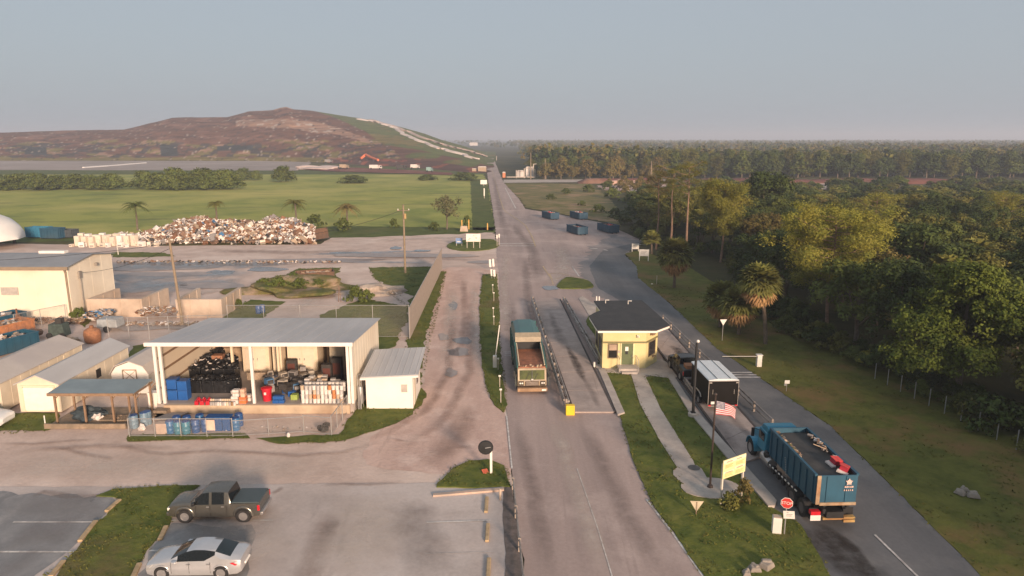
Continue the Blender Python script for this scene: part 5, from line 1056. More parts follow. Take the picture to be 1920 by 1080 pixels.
# ---- fences
def chain_mat():
    m = bpy.data.materials.new('chain_link'); m.use_nodes = True; nt = m.node_tree; n = nt.nodes; b = n['Principled BSDF']
    b.inputs['Base Color'].default_value = (.34, .31, .28, 1); b.inputs['Roughness'].default_value = .6
    tc = n.new('ShaderNodeTexCoord'); mp = n.new('ShaderNodeMapping'); mp.inputs['Rotation'].default_value = (0, R(45), 0); nt.links.new(tc.outputs['Object'], mp.inputs[0])
    ws = []
    for d in ('X', 'Z'):
        w = n.new('ShaderNodeTexWave'); w.bands_direction = d; w.inputs['Scale'].default_value = 4.5; nt.links.new(mp.outputs[0], w.inputs['Vector'])
        c = n.new('ShaderNodeMath'); c.operation = 'GREATER_THAN'; c.inputs[1].default_value = .988; nt.links.new(w.outputs['Fac'], c.inputs[0]); ws.append(c)
    mx = n.new('ShaderNodeMath'); mx.operation = 'MAXIMUM'; nt.links.new(ws[0].outputs[0], mx.inputs[0]); nt.links.new(ws[1].outputs[0], mx.inputs[1])
    nt.links.new(mx.outputs[0], b.inputs['Alpha']); return m
CHAIN = chain_mat()
def chain_fence(label, a, b_, h, n, name='chain_link_fence', top=True, mesh=True, parent_lab=None):
    a, b_ = Vector(a), Vector(b_); a.z = b_.z = 0; L = (b_-a).length; rz = math.atan2(b_.y-a.y, b_.x-a.x)
    t = thing(name, label, 'fence', a, rz)
    for i in range(n+1): b = MB(); b.tube([(L*i/n, 0, 0), (L*i/n, 0, h+.05)], .035, 8); b.build('post', STEEL, t)
    if top: b = MB(); b.tube([(0, 0, h), (L, 0, h)], .03, 6); b.build('rail', STEEL, t); b = MB(); b.tube([(0, 0, .12), (L, 0, .12)], .02, 6); b.build('rail', STEEL, t)
    if mesh: b = MB(); b.add([(0, .03, .08), (L, .03, .08), (L, .03, h), (0, .03, h)], [(0, 1, 2, 3)]); b.build('wire_mesh', CHAIN, t)
    return t
chain_fence('chain-link fence in front of the blue drums along the car park road', P(243, 820), P(437, 820), 1.35, 4)
chain_fence('chain-link gate section in front of the dock, right of the blue drums', P(437, 820), P(570, 812), 1.2, 2)
chain_fence('chain-link fence section bending toward the right end of the dock', P(570, 812), P(622, 817), 1.3, 1)
chain_fence('short chain-link fence running back to the right corner of the open shed', P(622, 817), P(652, 775), 1.4, 3)
chain_fence('short chain-link fence running back at the left end of the drum pen', P(243, 820), P(262, 776), 1.35, 1)
chain_fence('tall chain-link fence behind the open shed running to the slatted fence', P(430, 633), P(768, 633), 3.4, 5)
chain_fence('chain-link fence between the portable sheds and the concrete bays', P(205, 640), P(430, 633), 2.4, 6)
chain_fence('chain-link fence sloping down in front of the warehouse wall', P(30, 625), P(125, 604), 2.0, 2)
chain_fence('old chain-link fence half lost in the undergrowth along the woods edge at the right', P(1640, 712), P(1905, 845), 1.4, 9, top=False, mesh=False)
# slatted privacy fence along the dirt lane
a, c_ = P(769, 636), P(829, 505); L = (c_-a).length; rz = math.atan2(c_.y-a.y, c_.x-a.x)
t = thing('slatted_fence', 'tall chain-link fence with tan privacy slats along the pink dirt lane', 'fence', a, rz); h = 3.3
SL = mat('tan_fence_slats', (.33, .27, .225), rough=.8, var=.08, scale=2)
b = MB(); k = .1
while k < L-.1: b.box(k, k+.085, -.015, .015, .08, h-.02); k += .095
b.build('slat_panel', SL, t)
for i in range(16): b = MB(); b.tube([(L*i/15, .05, 0), (L*i/15, .05, h+.05)], .04, 8); b.build('post', STEEL, t)
b = MB(); b.tube([(0, .03, h), (L, .03, h)], .03, 6); b.build('rail', STEEL, t)
# ================================================================== YARD CONTENTS
def onfloor(px, py, z=.7): return P(px, py, z)
# blue totes
TOTE = mat('bright_blue_plastic', (.018, .10, .33), rough=.4, var=.1, c2=(.013, .075, .26)); LID = mat('blue_lid', (.02, .08, .25), rough=.4)
def tote(name, label, x, y, z, w=.72, d=.7, h=.8, m=TOTE, lid=True, cat='bin', group=None, rz=0):
    t = thing(name, label, cat, (x, y, z), rz, group)
    b = MB(); b.box(-w/2, w/2, -d/2, d/2, 0, h*.9); b.M = Matrix(); q = b.build('bin_body', m, t, bevel=.03)
    if lid: b = MB(); b.box(-w/2-.03, w/2+.03, -d/2-.03, d/2+.03, h*.9+.002, h); b.build('lid', m if m is not TOTE else LID, t, bevel=.02)
    return t
p = onfloor(322, 752)
for i, (dx, dz, w) in enumerate(((0, 0, 'bottom-left'), (.78, 0, 'bottom-right'), (0, .85, 'top-left'), (.78, .72, 'top-right'))): tote('blue_tote', w+' blue plastic tote of the stack beside the left shed post', p.x+dx, p.y+.5, .7+dz, h=.8, group='blue totes at the left of the shed')
# black gaylord boxes and the heap behind
BAG = mat('black_plastic_wrap', (.012, .012, .013), rough=.35, var=.4, scale=3, bump=.8)
GW = mat('bag_glint_white', (.35, .33, .32), var=.4, scale=8)  # pale colour standing in for glints on the black wrap
k = 0
for row, (py_, n, h) in enumerate(((738, 4, 1.15), (717, 4, 1.3), (700, 4, 1.4), (686, 3, 1.35))):
    for i in range(n):
        p = onfloor(368+i*22-row*2, py_)
        t = thing('wrapped_pallet_box', ['front', 'second', 'third', 'back'][row]+'-row black wrapped pallet box, number '+['one', 'two', 'three', 'four'][i]+' from the left, inside the shed', 'box', (p.x, p.y+.55, .7), .05*(i % 3-1), 'black wrapped pallet boxes in the shed')
        b = MB(); b.box(-.45, .45, -.5, .5, .0, h*.85); b.build('box_side', BAG, t, bevel=.04)
        b = MB(); b.blob((0, 0, h*.85), (.46, .5, .3), k+3, .5, 3, freq=2.4); b.build('bagged_top', BAG, t); k += 1
rubbish('small scraps and pale flecks standing in for glints on the black wrapped boxes', *onfloor(400, 715)[:2], 3.6, 3.2, 2.0, 2.3, 0, 30, 3, [Cg, Ck, GW, Ck, Cw], (.08, .28))
tote('brown_carton', 'reddish brown carton between the black boxes near the shed back', *onfloor(412, 697)[:2], 1.9, .9, .7, .35, mat('brown_carton', (.30, .14, .08)), False, 'carton')
# red cans
REDP = mat('red_plastic', (.50, .015, .03), rough=.4, var=.08)
for i in range(6):
    p = onfloor(369+(i % 3)*10+(i//3)*4, 759-(i//3)*5); t = thing('fuel_can', 'small red fuel can on the dock floor below the black boxes', 'fuel can', (p.x, p.y, .7), .3*i, 'small red fuel cans on the dock floor')
    b = MB(); b.box(-.14, .14, -.1, .1, 0, .3, tx=.02); b.build('can_body', REDP, t, bevel=.02); b = MB(); b.tube([(-.08, 0, .3), (-.05, 0, .38), (.06, 0, .38), (.09, 0, .3)], .02, 5); b.build('handle', REDP, t)
rr = rnd(11)
CANS = [mat('can_cream', (.62, .5, .36)), Cw, mat('can_brown', (.28, .16, .08)), mat('can_grey', (.35, .32, .3))]
for i in range(22):
    p = onfloor(396+(i % 11)*4.4, 760-(i//11)*6); b = MB(); b.lathe([(.09, 0), (.1, .02), (.1, .24), (.085, .26), (.04, .27)], n=10); o = b.build('paint_can', CANS[rr.randrange(4)]); o.location = (p.x, p.y, .7)
    tag(o, 'small paint can in the row between the red fuel cans and the white cartons', 'can', 'paint cans on the dock floor')
for i, (x, y, z, w, h, m) in enumerate(((440, 757, 0, .5, .55, Cw), (455, 757, 0, .5, .5, mat('orange_carton', (.62, .16, .05))), (443, 757, .56, .45, .5, Cw), (456, 757, .51, .3, .6, mat('orange_white_carton', (.68, .42, .30))), (465, 752, 0, .4, .45, Cw), (440, 747, 0, .5, .6, Cw))):
    p = onfloor(x, y); b = MB(); b.box(-w/2, w/2, -.2, .2, 0, h); b.box(-w/2-.01, w/2+.01, -.21, .21, h*.5, h*.62, 1); o = b.build('carton', [m, Ct]); o.location = (p.x, p.y+.2, .7+z)
    tag(o, ['white carton at the lower left of the pile beside the centre post', 'orange carton at the lower right of the pile beside the centre post', 'white carton on top of the pile left of the centre post', 'orange-white carton on top of the pile left of the centre post', 'white carton nearest the shed centre post', 'white carton at the back of the pile left of the centre post'][i], 'carton')
# red bin, blue crates
p = onfloor(498, 754); t = thing('wheeled_bin', 'tall red round-cornered bin just right of the shed centre post', 'bin', (p.x, p.y+.4, .7))
b = MB(); b.lathe([(.3, 0), (.37, .9), (.42, .92), (.42, 1.02), (.3, 1.06), (.01, 1.08)], n=20); b.build('bin_body', REDP, t, smooth=True); b = MB(); b.box(-.08, .08, -.4, -.365, .55, .75); b.build('label_patch', Cw, t)
for i, (x, y, z) in enumerate(((516, 757, 0), (527, 757, 0), (517, 757, .3), (526, 757, .3))): tote('blue_crate', ['left', 'right', 'upper left', 'upper right'][i]+' small blue crate on the dock right of the red bin', onfloor(x, y).x, onfloor(x, y).y+.2, .7+z, .42, .4, .29, TOTE, False, 'crate', 'small blue crates on the dock')
# white pail stacks
PW = [mat('pail_white', (.68, .62, .57), rough=.5, var=.06), mat('pail_tan', (.5, .38, .27)), mat('pail_grey', (.44, .42, .4)), mat('pail_orange', (.5, .2, .08))]
rr = rnd(21)
for i in range(11):
    for r_ in range(2):
        n = 4 if r_ == 0 else 4
        p = onfloor(567+i*7.3+r_*2, 757); p.y += .2+r_*.75
        for k in range(n):
            if r_ and k < 2: continue
            b = MB(); b.lathe([(.125, 0), (.14, .3), (.155, .3), (.155, .335), (.02, .34)], n=12); o = b.build('pail', PW[0 if rr.random() < .66 else rr.choice((1, 2, 2, 2, 1, 3))], smooth=True); o.location = (p.x+rr.uniform(-.02, .02), p.y, .7+k*.345)
            tag(o, 'stacked plastic pail at the right end of the dock floor', 'pail', 'stacked pails at the right of the shed')
rr = rnd(22)
for i in range(14):
    p = onfloor(575+(i % 9)*8, 742-(i//9)*7); h = rr.uniform(.9, 1.25); b = MB(); b.box(-.2, .2, -.2, .2, 0, h); o = b.build('appliance_case', PW[rr.randrange(3)], bevel=.02); o.location = (p.x, p.y+.5, .7); o.rotation_euler[2] = rr.uniform(-.2, .2)
    tag(o, 'pale upright metal case in the rows behind the pails', 'case', 'pale cases behind the pails')
# electronics
EP = [Ck, Cg, mat('beige_plastic', (.46, .40, .33)), Cu, Ck, Cg]
for i in range(64):
    p = onfloor(rr.uniform(498, 585), rr.uniform(708, 742)); s = rr.uniform(.18, .34)
    b = MB(); b.box(-s, s, -s*.8, s*.8, 0, s*1.5, tx=s*.15*rr.random()); b.box(-s*.8, s*.8, -s*.8-.012, -s*.8+.01, s*.25, s*1.25, 1); o = b.build('old_monitor', [EP[rr.randrange(6)], Ck if rr.random() < .6 else Cg]); o.location = (p.x, p.y, .7+(rr.random()**2)*.7); o.rotation_euler = (0, 0, rr.uniform(-1.2, 1.2))
    tag(o, 'discarded monitor or computer case in the jumble on the shed floor', 'electronics', 'old electronics piled on the shed floor')
for i, (x, y, m) in enumerate(((537, 736, TOTE), (553, 748, mat('lime_green_tub', (.28, .36, .08))), (548, 742, TOTE), (520, 715, TOTE), (468, 690, STEEL))):
    q = onfloor(x, y); tote('storage_tub', ['blue tub at the front of the electronics jumble', 'lime green tub at the front edge of the electronics jumble', 'blue tub beside the lime green tub', 'blue tub behind the red bin in the electronics jumble', 'grey bin at the shed centre behind the post'][i], q.x, q.y, .7, .5, .5, .45 if i < 4 else .9, m, False, 'tub')
for i, (x, y, h) in enumerate(((615, 715, 1.5), (549, 702, 1.3), (634, 712, 1.9), (558, 690, 2.2))):
    p = onfloor(x, y); b = MB(); b.box(-.4, .4, -.3, .3, 0, h); b.box(-.3, .3, -.32, -.3, h*.3, h*.8, 1); o = b.build('vending_machine' if i == 2 else 'metal_cabinet', [Ck, mat('dark_red_panel', (.10, .03, .02))], bevel=.02); o.location = (p.x, p.y, .7)
    tag(o, ['black cabinet standing behind the white pails', 'black cabinet with a red panel right of the centre lockers', 'dark tall machine at the right wall inside the shed', 'tall dark cabinet between the two locker blocks'][i], 'cabinet')
for i in range(5):
    b = MB(); b.box(-21.6+.3*i, -21.3+.3*i, 55.2, 55.5, .7, 1.3); o = b.build('carton', [Ct]); tag(o, 'tan carton at the locker foot behind the black boxes', 'carton', 'tan cartons at the locker foot')
# drums in the front pen
DR = [mat('drum_blue', (.02, .085, .24), rough=.4, var=.1), mat('drum_teal', (.04, .19, .27), rough=.4, var=.1), mat('drum_mid_blue', (.025, .135, .30), rough=.4)]
def drum(label, px, py, m, r=.29, h=.9, group='blue drums in the fenced pen'):
    p = P(px, py); t = thing('drum', label, 'drum', p, 0, group)
    b = MB(); b.lathe([(r*.93, 0), (r, .04), (r, h*.32), (r*1.04, h*.34), (r, h*.36), (r, h*.64), (r*1.04, h*.66), (r, h*.68), (r, h-.05), (r*.92, h)], n=20); b.build('drum_body', m, t, smooth=True, angle=50)
    b = MB(); b.lathe([(r*.9, h+.002), (r*.88, h+.03), (.01, h+.035)], n=20); b.build('lid', LID, t); return t
for i, (x, y, k) in enumerate(((320, 812, 2), (335, 813, 1), (350, 813, 1), (368, 810, 0), (386, 808, 0), (352, 803, 0), (376, 800, 2), (443, 806, 2), (449, 798, 0), (333, 803, 0))):
    drum(['blue drum, leftmost of the main row in the fenced pen', 'pale teal drum, second from left in the pen', 'pale teal drum, third from left in the pen', 'dark blue drum right of the teal pair', 'dark blue drum next to the blue dumpster in the pen', 'dark blue drum behind the teal pair', 'mid-blue drum behind the dark blue ones', 'mid-blue drum right of the pinkish sign in the pen', 'dark blue drum at the right end behind the mid-blue one', 'dark blue drum behind the leftmost ones'][i], x, y, DR[k])
for i, (x, y) in enumerate(((252, 802), (272, 797), (277, 795))): drum(['left pale steel-blue drum in the corner of the pen', 'middle pale steel-blue drum in the corner of the pen', 'right pale steel-blue drum in the corner of the pen'][i], x, y, mat('drum_pale_blue', (.17, .26, .33), rough=.5), .3, .95)
for i, x in enumerate((396, 411, 426)):
    p = P(x, 808); tote('wheelie_bin', ['left', 'middle', 'right'][i]+' dark blue wheeled bin in the fenced pen', p.x, p.y+.2, .02, .52, .6, 1.05, DR[0], True, 'bin', 'dark blue wheeled bins in the pen')
p = P(403, 812); b = MB(); b.box(p.x-.3, p.x+.3, p.y-.6, p.y-.57, .45, 1.2); tag(b.build('pen_sign', mat('pink_cream_board', (.72, .52, .40))), 'blank pinkish board hung on the pen fence in front of the bins', 'sign')
tote('wooden_crate', 'pale pinkish crate left of the drums inside the pen', P(303, 815).x, P(303, 815).y+.3, .02, .75, .6, .85, mat('pinkish_ply', (.48, .36, .29), var=.1), False, 'crate')
b = MB(); b.blob((0, 0, .15), (.22, .2, .28), 3, .4); o = b.build('white_bag', Cw); o.location = P(267, 806); tag(o, 'small white bag on the ground between the pale drums', 'bag')
b = MB(); b.box(-1.3, 0, -1.7, 1.6, .0, .05, rx=-.2); o = b.build('dock_ramp', PAVE); o.location = P(330, 790)+Vector((.3, .4, .32)); tag(o, 'sloping concrete ramp up to the left end of the dock', 'ramp')
for i, (x, y, r_) in enumerate(((608, 808, .3), (604, 812, .28), (612, 800, .26), (601, 810, .22))):
    p = P(x, y); b = MB(); K = 20
    b.lathe([(r_*.55, 0), (r_, .02), (r_, .2), (r_*.55, .22), (r_*.5, .11), (r_*.54, .01)], n=K); o = b.build('tyre', BLACKR, smooth=True); o.location = p+Vector((0, 0, .03+.22*(i % 2))); tag(o, 'old black tyre in the small pile behind the fence right of the dock', 'tyre', 'tyres right of the dock')
b = MB(); b.blob((0, 0, .15), (.13, .12, .2), 1, .1); o = b.build('white_jug', Cw, smooth=True); o.location = P(541, 820); tag(o, 'small white jug on the ground in front of the dock fence', 'jug')
for i in range(3):
    p = P(292+i*6, 780); b = MB(); b.box(-.5, .5, -.3, .3, 0, .12+.2*i); o = b.build('pallet', WOOD); o.location = p; tag(o, ['low', 'middle', 'tall'][i]+' timber stack at the left foot of the open shed', 'timber')
tote('white_cooler', 'pale upright chest at the left foot of the open shed', P(288, 768).x, P(288, 768).y+.3, .02, .7, .6, 1.3, WHITE_W, True, 'chest')
# under the canopy
b = MB(); b.blob((0, 0, .3), (1.15, .7, .5), 7, .45, 3, freq=1.8); o = b.build('covered_scrap', mat('dark_teal_tarp', (.035, .05, .06), var=.4, scale=3)); o.location = (-30.7, 48.6, .12); tag(o, 'dark tarp-covered heap under the left half of the canopy', 'tarp')
b = MB(); b.blob((0, 0, .1), (.35, .3, .3), 4, .5, 2); o = b.build('scrap_bag', Cw); o.location = (-29.85, 48.2, .25); tag(o, 'white and blue bag beside the dark heap under the canopy', 'bag')
for i in range(3):
    t = thing('pallet', ['left', 'middle', 'right'][i]+' wooden pallet lying under the right half of the canopy', 'pallet', (-29.0+i*1.25, 48.35, .15), .1*i, 'pallets under the canopy')
    b = MB()
    for k in range(6): b.box(-.55+k*.19, -.43+k*.19, -.5, .5, .1, .13)
    b.build('deck_boards', WOOD, t); b = MB()
    for y in (-.48, 0, .42): b.box(-.56, .62, y, y+.08, 0, .098)
    b.build('bearers', WOOD, t)
b = MB(); b.tube([(0, 0, 0), (.0, 0, .95)], .04, 6); o = b.build('marker_post', WHITE); o.location = P(86, 803); tag(o, 'short white post in the grass in front of the portable shed', 'post')

# ---- concrete bays
def wall_run(label, pts, h, th=.4, name='block_wall', cat='wall', caps=True, m=CONCW):
    t = thing(name, label, cat)
    for i in range(len(pts)-1):
        a, c_ = Vector(pts[i][:2]), Vector(pts[i+1][:2]); d = (c_-a).normalized(); n = Vector((-d.y, d.x))*th/2; a = a+d*(.0 if i == 0 else th/2+.003)
        b = MB(); b.prism([a-n, c_-n+d*th/2, c_+n+d*th/2, a+n], .0, h); b.build('wall_panel', m, t)
        b = MB(); L = (c_-a).length; k = 1.2
        while k < L:
            q = a+d*k; b.prism([q-n*1.25-d*.07, q-n*1.25+d*.07, q+n*1.25+d*.07, q+n*1.25-d*.07], .0, h-.05); k += 2.2
        if b.v: b.build('pier', m, t)
    return t
A = P(174, 588); B = P(263, 600); 
wall_run('open-topped concrete bay left of the brown utility pole, holding a blue drum', [(-48.0, 84.8), (-48.2, 79), (-42.3, 79), (-42.2, 84.8)], 2.1)
wall_run('open-topped concrete bay right of the brown utility pole with buttressed right wall', [(-38.2, 84.8), (-37.9, 78.6), (-33.1, 78.6), (-33.3, 84.8)], 2.15)
drum('bright blue drum standing inside the left concrete bay', 240, 583, DR[0], .38, 1.2, None)
p = P(252, 584); b = MB(); b.box(-.8, .8, -1.2, 1.2, 0, .9); o = b.build('white_tank', Cw, bevel=.1); o.location = p+Vector((1, 3, 0)); tag(o, 'white tank inside the left concrete bay', 'tank')
rubbish('brick and scrap rubble between the two concrete bays', *P(300, 596)[:2], 4.6, 2.4, .3, 1.3, 0, 260, 31, [Ct, Cw, Cb, Cg, RUST], (.12, .4), name='rubble_heap')
rubbish('flattened scrap strewn along the ground in front of the concrete bays', *P(290, 611)[:2], 11, 1.4, .1, .4, 0, 200, 32, [Cb, Ct, Cg, RUST, Cw], (.1, .5), name='scrap_strip')
rubbish('mixed junk heaped beside the warehouse corner', *P(190, 603)[:2], 3.0, 3.0, .3, 1.3, 0, 170, 33, [Cg, Ct, Cw, Cb, Ck, Cu], (.15, .6), name='junk_heap')
rubbish('scrap along the foot of the warehouse wall', *P(80, 607)[:2], 10, 1.2, .1, .7, 0, 150, 34, [Cb, Ct, Cg, RUST], (.1, .5), name='scrap_strip')
rubbish('loose odds and ends in the pen in front of the dock', *P(500, 806)[:2], 7, 1.2, .04, .12, 0, 30, 35, [Cb, Ct, Cg, Cw], (.04, .14), name='litter')
# rusty tank, machines in left yard
p = P(175, 642); t = thing('rusty_tank', 'rusty orange round tank standing behind the portable sheds', 'tank', p)
b = MB(); b.lathe([(.6, 0), (.75, .2), (.8, .9), (.72, 1.3), (.4, 1.5), (.1, 1.55)], n=20); b.build('tank_body', mat('orange_rust', (.34, .15, .07), var=.3, c2=(.2, .09, .05)), t, smooth=True); b = MB(); b.lathe([(.2, 1.52), (.2, 1.75), (.05, 1.8)], n=12); b.build('cap', RUST, t)
p = P(112, 632); t = thing('compressor', 'dark green boxy machine behind the portable sheds', 'machine', p)
b = MB(); b.box(-.8, .9, -.6, .6, .2, 1.5, tx=.15); b.build('machine_body', mat('dark_green_machine', (.05, .07, .06), var=.3), t, bevel=.06); b = MB(); b.box(-.1, .5, -.3, .3, 1.502, 2.0); b.build('hood', Ck, t)
for x in (-.6, .7): b = MB(); b.lathe([(.3, -.62), (.32, -.74), (.1, -.75)], (x, 0, .32), 'y', 14); b.build('wheel', BLACKR, t)
p = P(190, 622); t = thing('pickup_bed_trailer', 'pale grey junk trailer beside the warehouse corner', 'trailer', p+Vector((.8, .5, 0)))
b = MB(); b.box(-1.1, 1.1, -.8, .8, .5, 1.4, tx=.1); b.build('trailer_body', mat('pale_grey_paint', (.30, .32, .33), var=.15), t, bevel=.08); b = MB(); b.lathe([(.33, -.82), (.35, -.95), (.1, -.96)], (0, 0, .35), 'y', 14); b.build('wheel', BLACKR, t)
b = MB(); b.blob((0, 0, .4), (.9, .7, .8), 5, .5, 3); o = b.build('scrap_bundle', Cb); o.location = P(62, 636); tag(o, 'reddish brown scrap bundle behind the blue containers at the left edge', 'scrap')
b = MB(); b.blob((0, 0, .2), (.6, .5, .35), 6, .4, 2); o = b.build('scrap_bundle', Ct); o.location = P(138, 642); tag(o, 'small tan scrap bundle between the green machine and rusty tank', 'scrap')
b = MB(); b.box(-.06, .06, -.06, .06, 0, 2.3); b.box(-.15, .2, -.1, .1, 1.2, 1.7); o = b.build('pipe_stand', RUST); o.location = P(36, 618); tag(o, 'rusty upright pipe stand in front of the warehouse wall', 'pipe')
# left-edge containers
for i, (px, py, m, hh, lb) in enumerate(((18, 670, DB, 1.5, 'blue open-top container nearest the camera at the left edge'), (5, 640, mat('orange_container', (.42, .17, .07), var=.2, c2=(.25, .12, .07)), 1.3, 'orange-rust open-top container between two blue ones at the left edge'), (-8, 628, DB, 1.5, 'blue open-top container farthest back at the left edge'))):
    p = P(px, py); t = thing('roll_off_container', lb, 'dumpster', p+Vector((-1.4, 1.2, 0)), R(-113+180) if i else R(-113+180), 'open-top containers at the left edge')
    container(t, 5.6 if i == 0 else 6.5, 2.2, hh, m, ribs=8); rubbish('junk filling the '+['nearest blue', 'orange', 'farthest blue'][i]+' container at the left edge', p.x-1.4, p.y+1.2, 5, 1.8, .8, hh+.2, R(67), 50, 40+i, [Cb, Ct, Cw, Cg], (.2, .6))
# blue containers beside the dome
for i, (px, py, w, lb) in enumerate(((66, 447, 4.5, 'bright blue dumpster beside the white dome'), (92, 449, 4.0, 'blue-grey dumpster second from the white dome'), (115, 447, 4.5, 'dark low dumpster third from the white dome'))):
    p = P(px, py); t = thing('dumpster', lb, 'dumpster', p+Vector((0, 1.5, 0)), R(-8)+math.pi/2*0, 'dumpsters beside the dome')
    container(t, w, 2.2, 2.1 if i < 2 else 1.6, [mat('teal_blue_container', (.03, .17, .28), var=.15), DB2, mat('dark_container', (.06, .07, .08), var=.2)][i], ribs=6)
# appliances
APP = [mat('appliance_white', (.74, .68, .62), rough=.45, var=.05), mat('appliance_cream', (.66, .56, .45), rough=.5, var=.05)]
rr = rnd(50)
def appliance(px, py, w=1.0, h=1.9, d=.9, m=None, rz=0., lab='white'):
    p = P(px, py); t = thing('fridge', 'discarded '+lab+' fridge standing in the row at the left foot of the scrap pile', 'fridge', p, rz, 'old fridges beside the scrap pile')
    b = MB(); b.box(-w/2, w/2, -d/2, d/2, .02, h); b.build('fridge_body', m, t, bevel=.04)
    b = MB(); b.box(-w/2+.02, w/2-.02, -d/2-.07, -d/2-.003, .08, h*.62); o = b.build('door', m, t); b = MB(); b.box(-w/2+.02, w/2-.02, -d/2-.07, -d/2-.003, h*.645, h-.03); b.build('freezer_door', m, t)
    b = MB(); b.box(w/2-.16, w/2-.1, -d/2-.12, -d/2-.072, h*.3, h*.58); b.build('handle', STEEL, o)
for i in range(17): appliance(148+i*6.6, 461-(i % 2)*4, .95, rr.uniform(1.7, 2.15), .9, APP[rr.randrange(2)], rr.uniform(-.3, .3))
for i in range(12):
    p = P(130+rr.uniform(0, 12)+i*14.5, 463+rr.uniform(-2, 1)); b = MB(); w = rr.uniform(.5, 1.3); b.box(-w/2, w/2, -.4, .4, 0, rr.uniform(.5, .95)); b.box(-w*.35, w*.35, -.42, -.40, .15, .4, 1); o = b.build('washing_machine', [APP[rr.randrange(2)], Cg], bevel=.03); o.location = p; o.rotation_euler[2] = rr.uniform(-.5, .5)
    tag(o, 'low white discarded appliance lying in front of the fridge row or scrap pile', 'appliance', 'low appliances before the scrap pile')
# ---- the scrap pile: one heap of thousands of bits
rr = rnd(60); b = MB(); pal = [APP[0], APP[1], Cb, RUST, Cg, Ct, Ck, Cu, Cw, Cr]
def pile_h(px):  # silhouette row -> height at its mid depth
    prof = [(225, 446), (250, 440), (290, 428), (325, 412), (345, 402), (400, 399), (440, 404), (470, 406), (530, 400), (560, 404), (590, 418), (612, 428), (625, 440)]
    for i in range(len(prof)-1):
        if prof[i][0] <= px <= prof[i+1][0]:
            u = (px-prof[i][0])/(prof[i+1][0]-prof[i][0]); return prof[i][1]*(1-u)+prof[i+1][1]*u
    return 450
for i in range(8600):
    px = rr.uniform(225, 590); v = rr.random(); base = P(px, 460); yy = base.y+1+v*13; hmax = max(.5, HC-(pile_h(px)-259)*(base.y+7)/F-.5)
    sh_ = math.sin(math.pi*min(1, .12+v*.55/1.0)) if v < .6 else math.cos((v-.6)/.4*1.3)
    z = hmax*sh_*(.75+.25*noise.noise(Vector((px*.04, v*4, 1)))+.1); s = rr.uniform(.12, .40)*(1 if rr.random() < .9 else 2.1)
    x = base.x*(yy/base.y); z = max(.1, z)+rr.uniform(-.3, .15); z = z if rr.random() > .25 else rr.uniform(.1, max(.2, z))
    c = rr.random(); m = 0 if c < .16 else (1 if c < .24 else (8 if c < .31 else (2 if c < .50 else (3 if c < .66 else (4 if c < .78 else (5 if c < .90 else (6 if c < .985 else 7)))))))  # black share doubles as painted shadow gaps between the pieces
    if rr.random() < .12: b.tube([(x, yy, z), (x+rr.uniform(-1, 1), yy+rr.uniform(-.5, .5), z+rr.uniform(-.2, .9))], rr.uniform(.03, .12), 5, m)
    else: b.box(x-s, x+s, yy-s*rr.uniform(.3, 1), yy+s*rr.uniform(.3, 1), z-s*rr.uniform(.2, .9), z+s*.3, m, rr.uniform(0, 6), rr.uniform(-1, 1), rr.uniform(-1, 1))
o = b.build('scrap_pile', pal); tag(o, 'long heap of rusty and white scrap metal in front of the green field', 'scrap pile', kind='stuff')
p = P(593, 458); t = thing('roll_off_container', 'rust-brown container tipped at the right end of the scrap pile', 'dumpster', p+Vector((-1.2, 5, .2)), R(12)); container(t, 4.6, 2.3, 1.9, mat('dark_rust_container', (.13, .07, .04), var=.3, c2=(.08, .05, .035)), ribs=6); t.rotation_euler[1] = -.12
t.name = 'rusty_container'
# mound with rusty container
p = P(545, 552); b = MB(); b.blob((0, 0, 0), (6.5, 4.2, 1.5), 13, .5, 4, freq=1.6); o = b.build('earth_mound', ground_mat('weedy_mound', [(.16, .13, .05), (.08, .09, .025), (.30, .22, .16), (.11, .12, .03)], [(.5, .4, .6), (.3, .5, .66), (.8, .55, .7)], bump=1.)); o.location = p+Vector((-.5, 2, -.1)); tag(o, 'weedy earth mound in front of the rusty container', 'mound')
t = thing('rusty_container', 'long rust-brown open container lying behind the weedy mound', 'dumpster', P(596, 540)+Vector((-1.2, 3.4, 0)), R(20)); container(t, 5.0, 2.4, 1.6, mat('dark_rust_container', (.13, .07, .04), var=.3, c2=(.08, .05, .035)), ribs=6)
rubbish('dull scrap filling the container behind the weedy mound', *(P(596, 540)+Vector((-1.2, 3.4, 0)))[:2], 4.6, 2.1, 1.0, 1.6, R(20), 80, 61, [Cg, Ct, Cg, Cb], (.2, .7))
b = MB(); b.blob((0, 0, 0), (3.6, 2.4, 1.0), 17, .5, 3, freq=1.8); o = b.build('rubble_mound', mat('pale_rubble', (.40, .33, .27), var=.2, scale=2, c2=(.26, .2, .16), bump=.8)); o.location = P(703, 548); tag(o, 'pale rubble mound on the lawn left of the slatted fence', 'mound')
rubbish('loose rocks and scraps around the pale rubble mound', *P(700, 552)[:2], 7, 4, .05, .5, .3, 120, 62, [Ct, Cw, Cg, Ct], (.08, .3), name='loose_rubble')
rubbish('litter line along the back edge of the yard road', *P(400, 494)[:2], 42, .8, .1, .5, 0, 320, 63, [Cb, Ct, Cg, Ck, Cw], (.1, .5), name='litter_line')
b = MB(); b.tube([(0, 0, .1), (.5, -1, 2.0)], .09, 6); o = b.build('leaning_pole', WHITE); o.location = P(222, 478); tag(o, 'pale leaning pole in the grass behind the warehouse', 'pole')
for i, (px, py) in enumerate(((485, 588), (492, 586))): drum(['left', 'right'][i]+' dark blue drum standing on the grass behind the open shed', px, py, DR[0], .32, .9, 'drums behind the open shed')
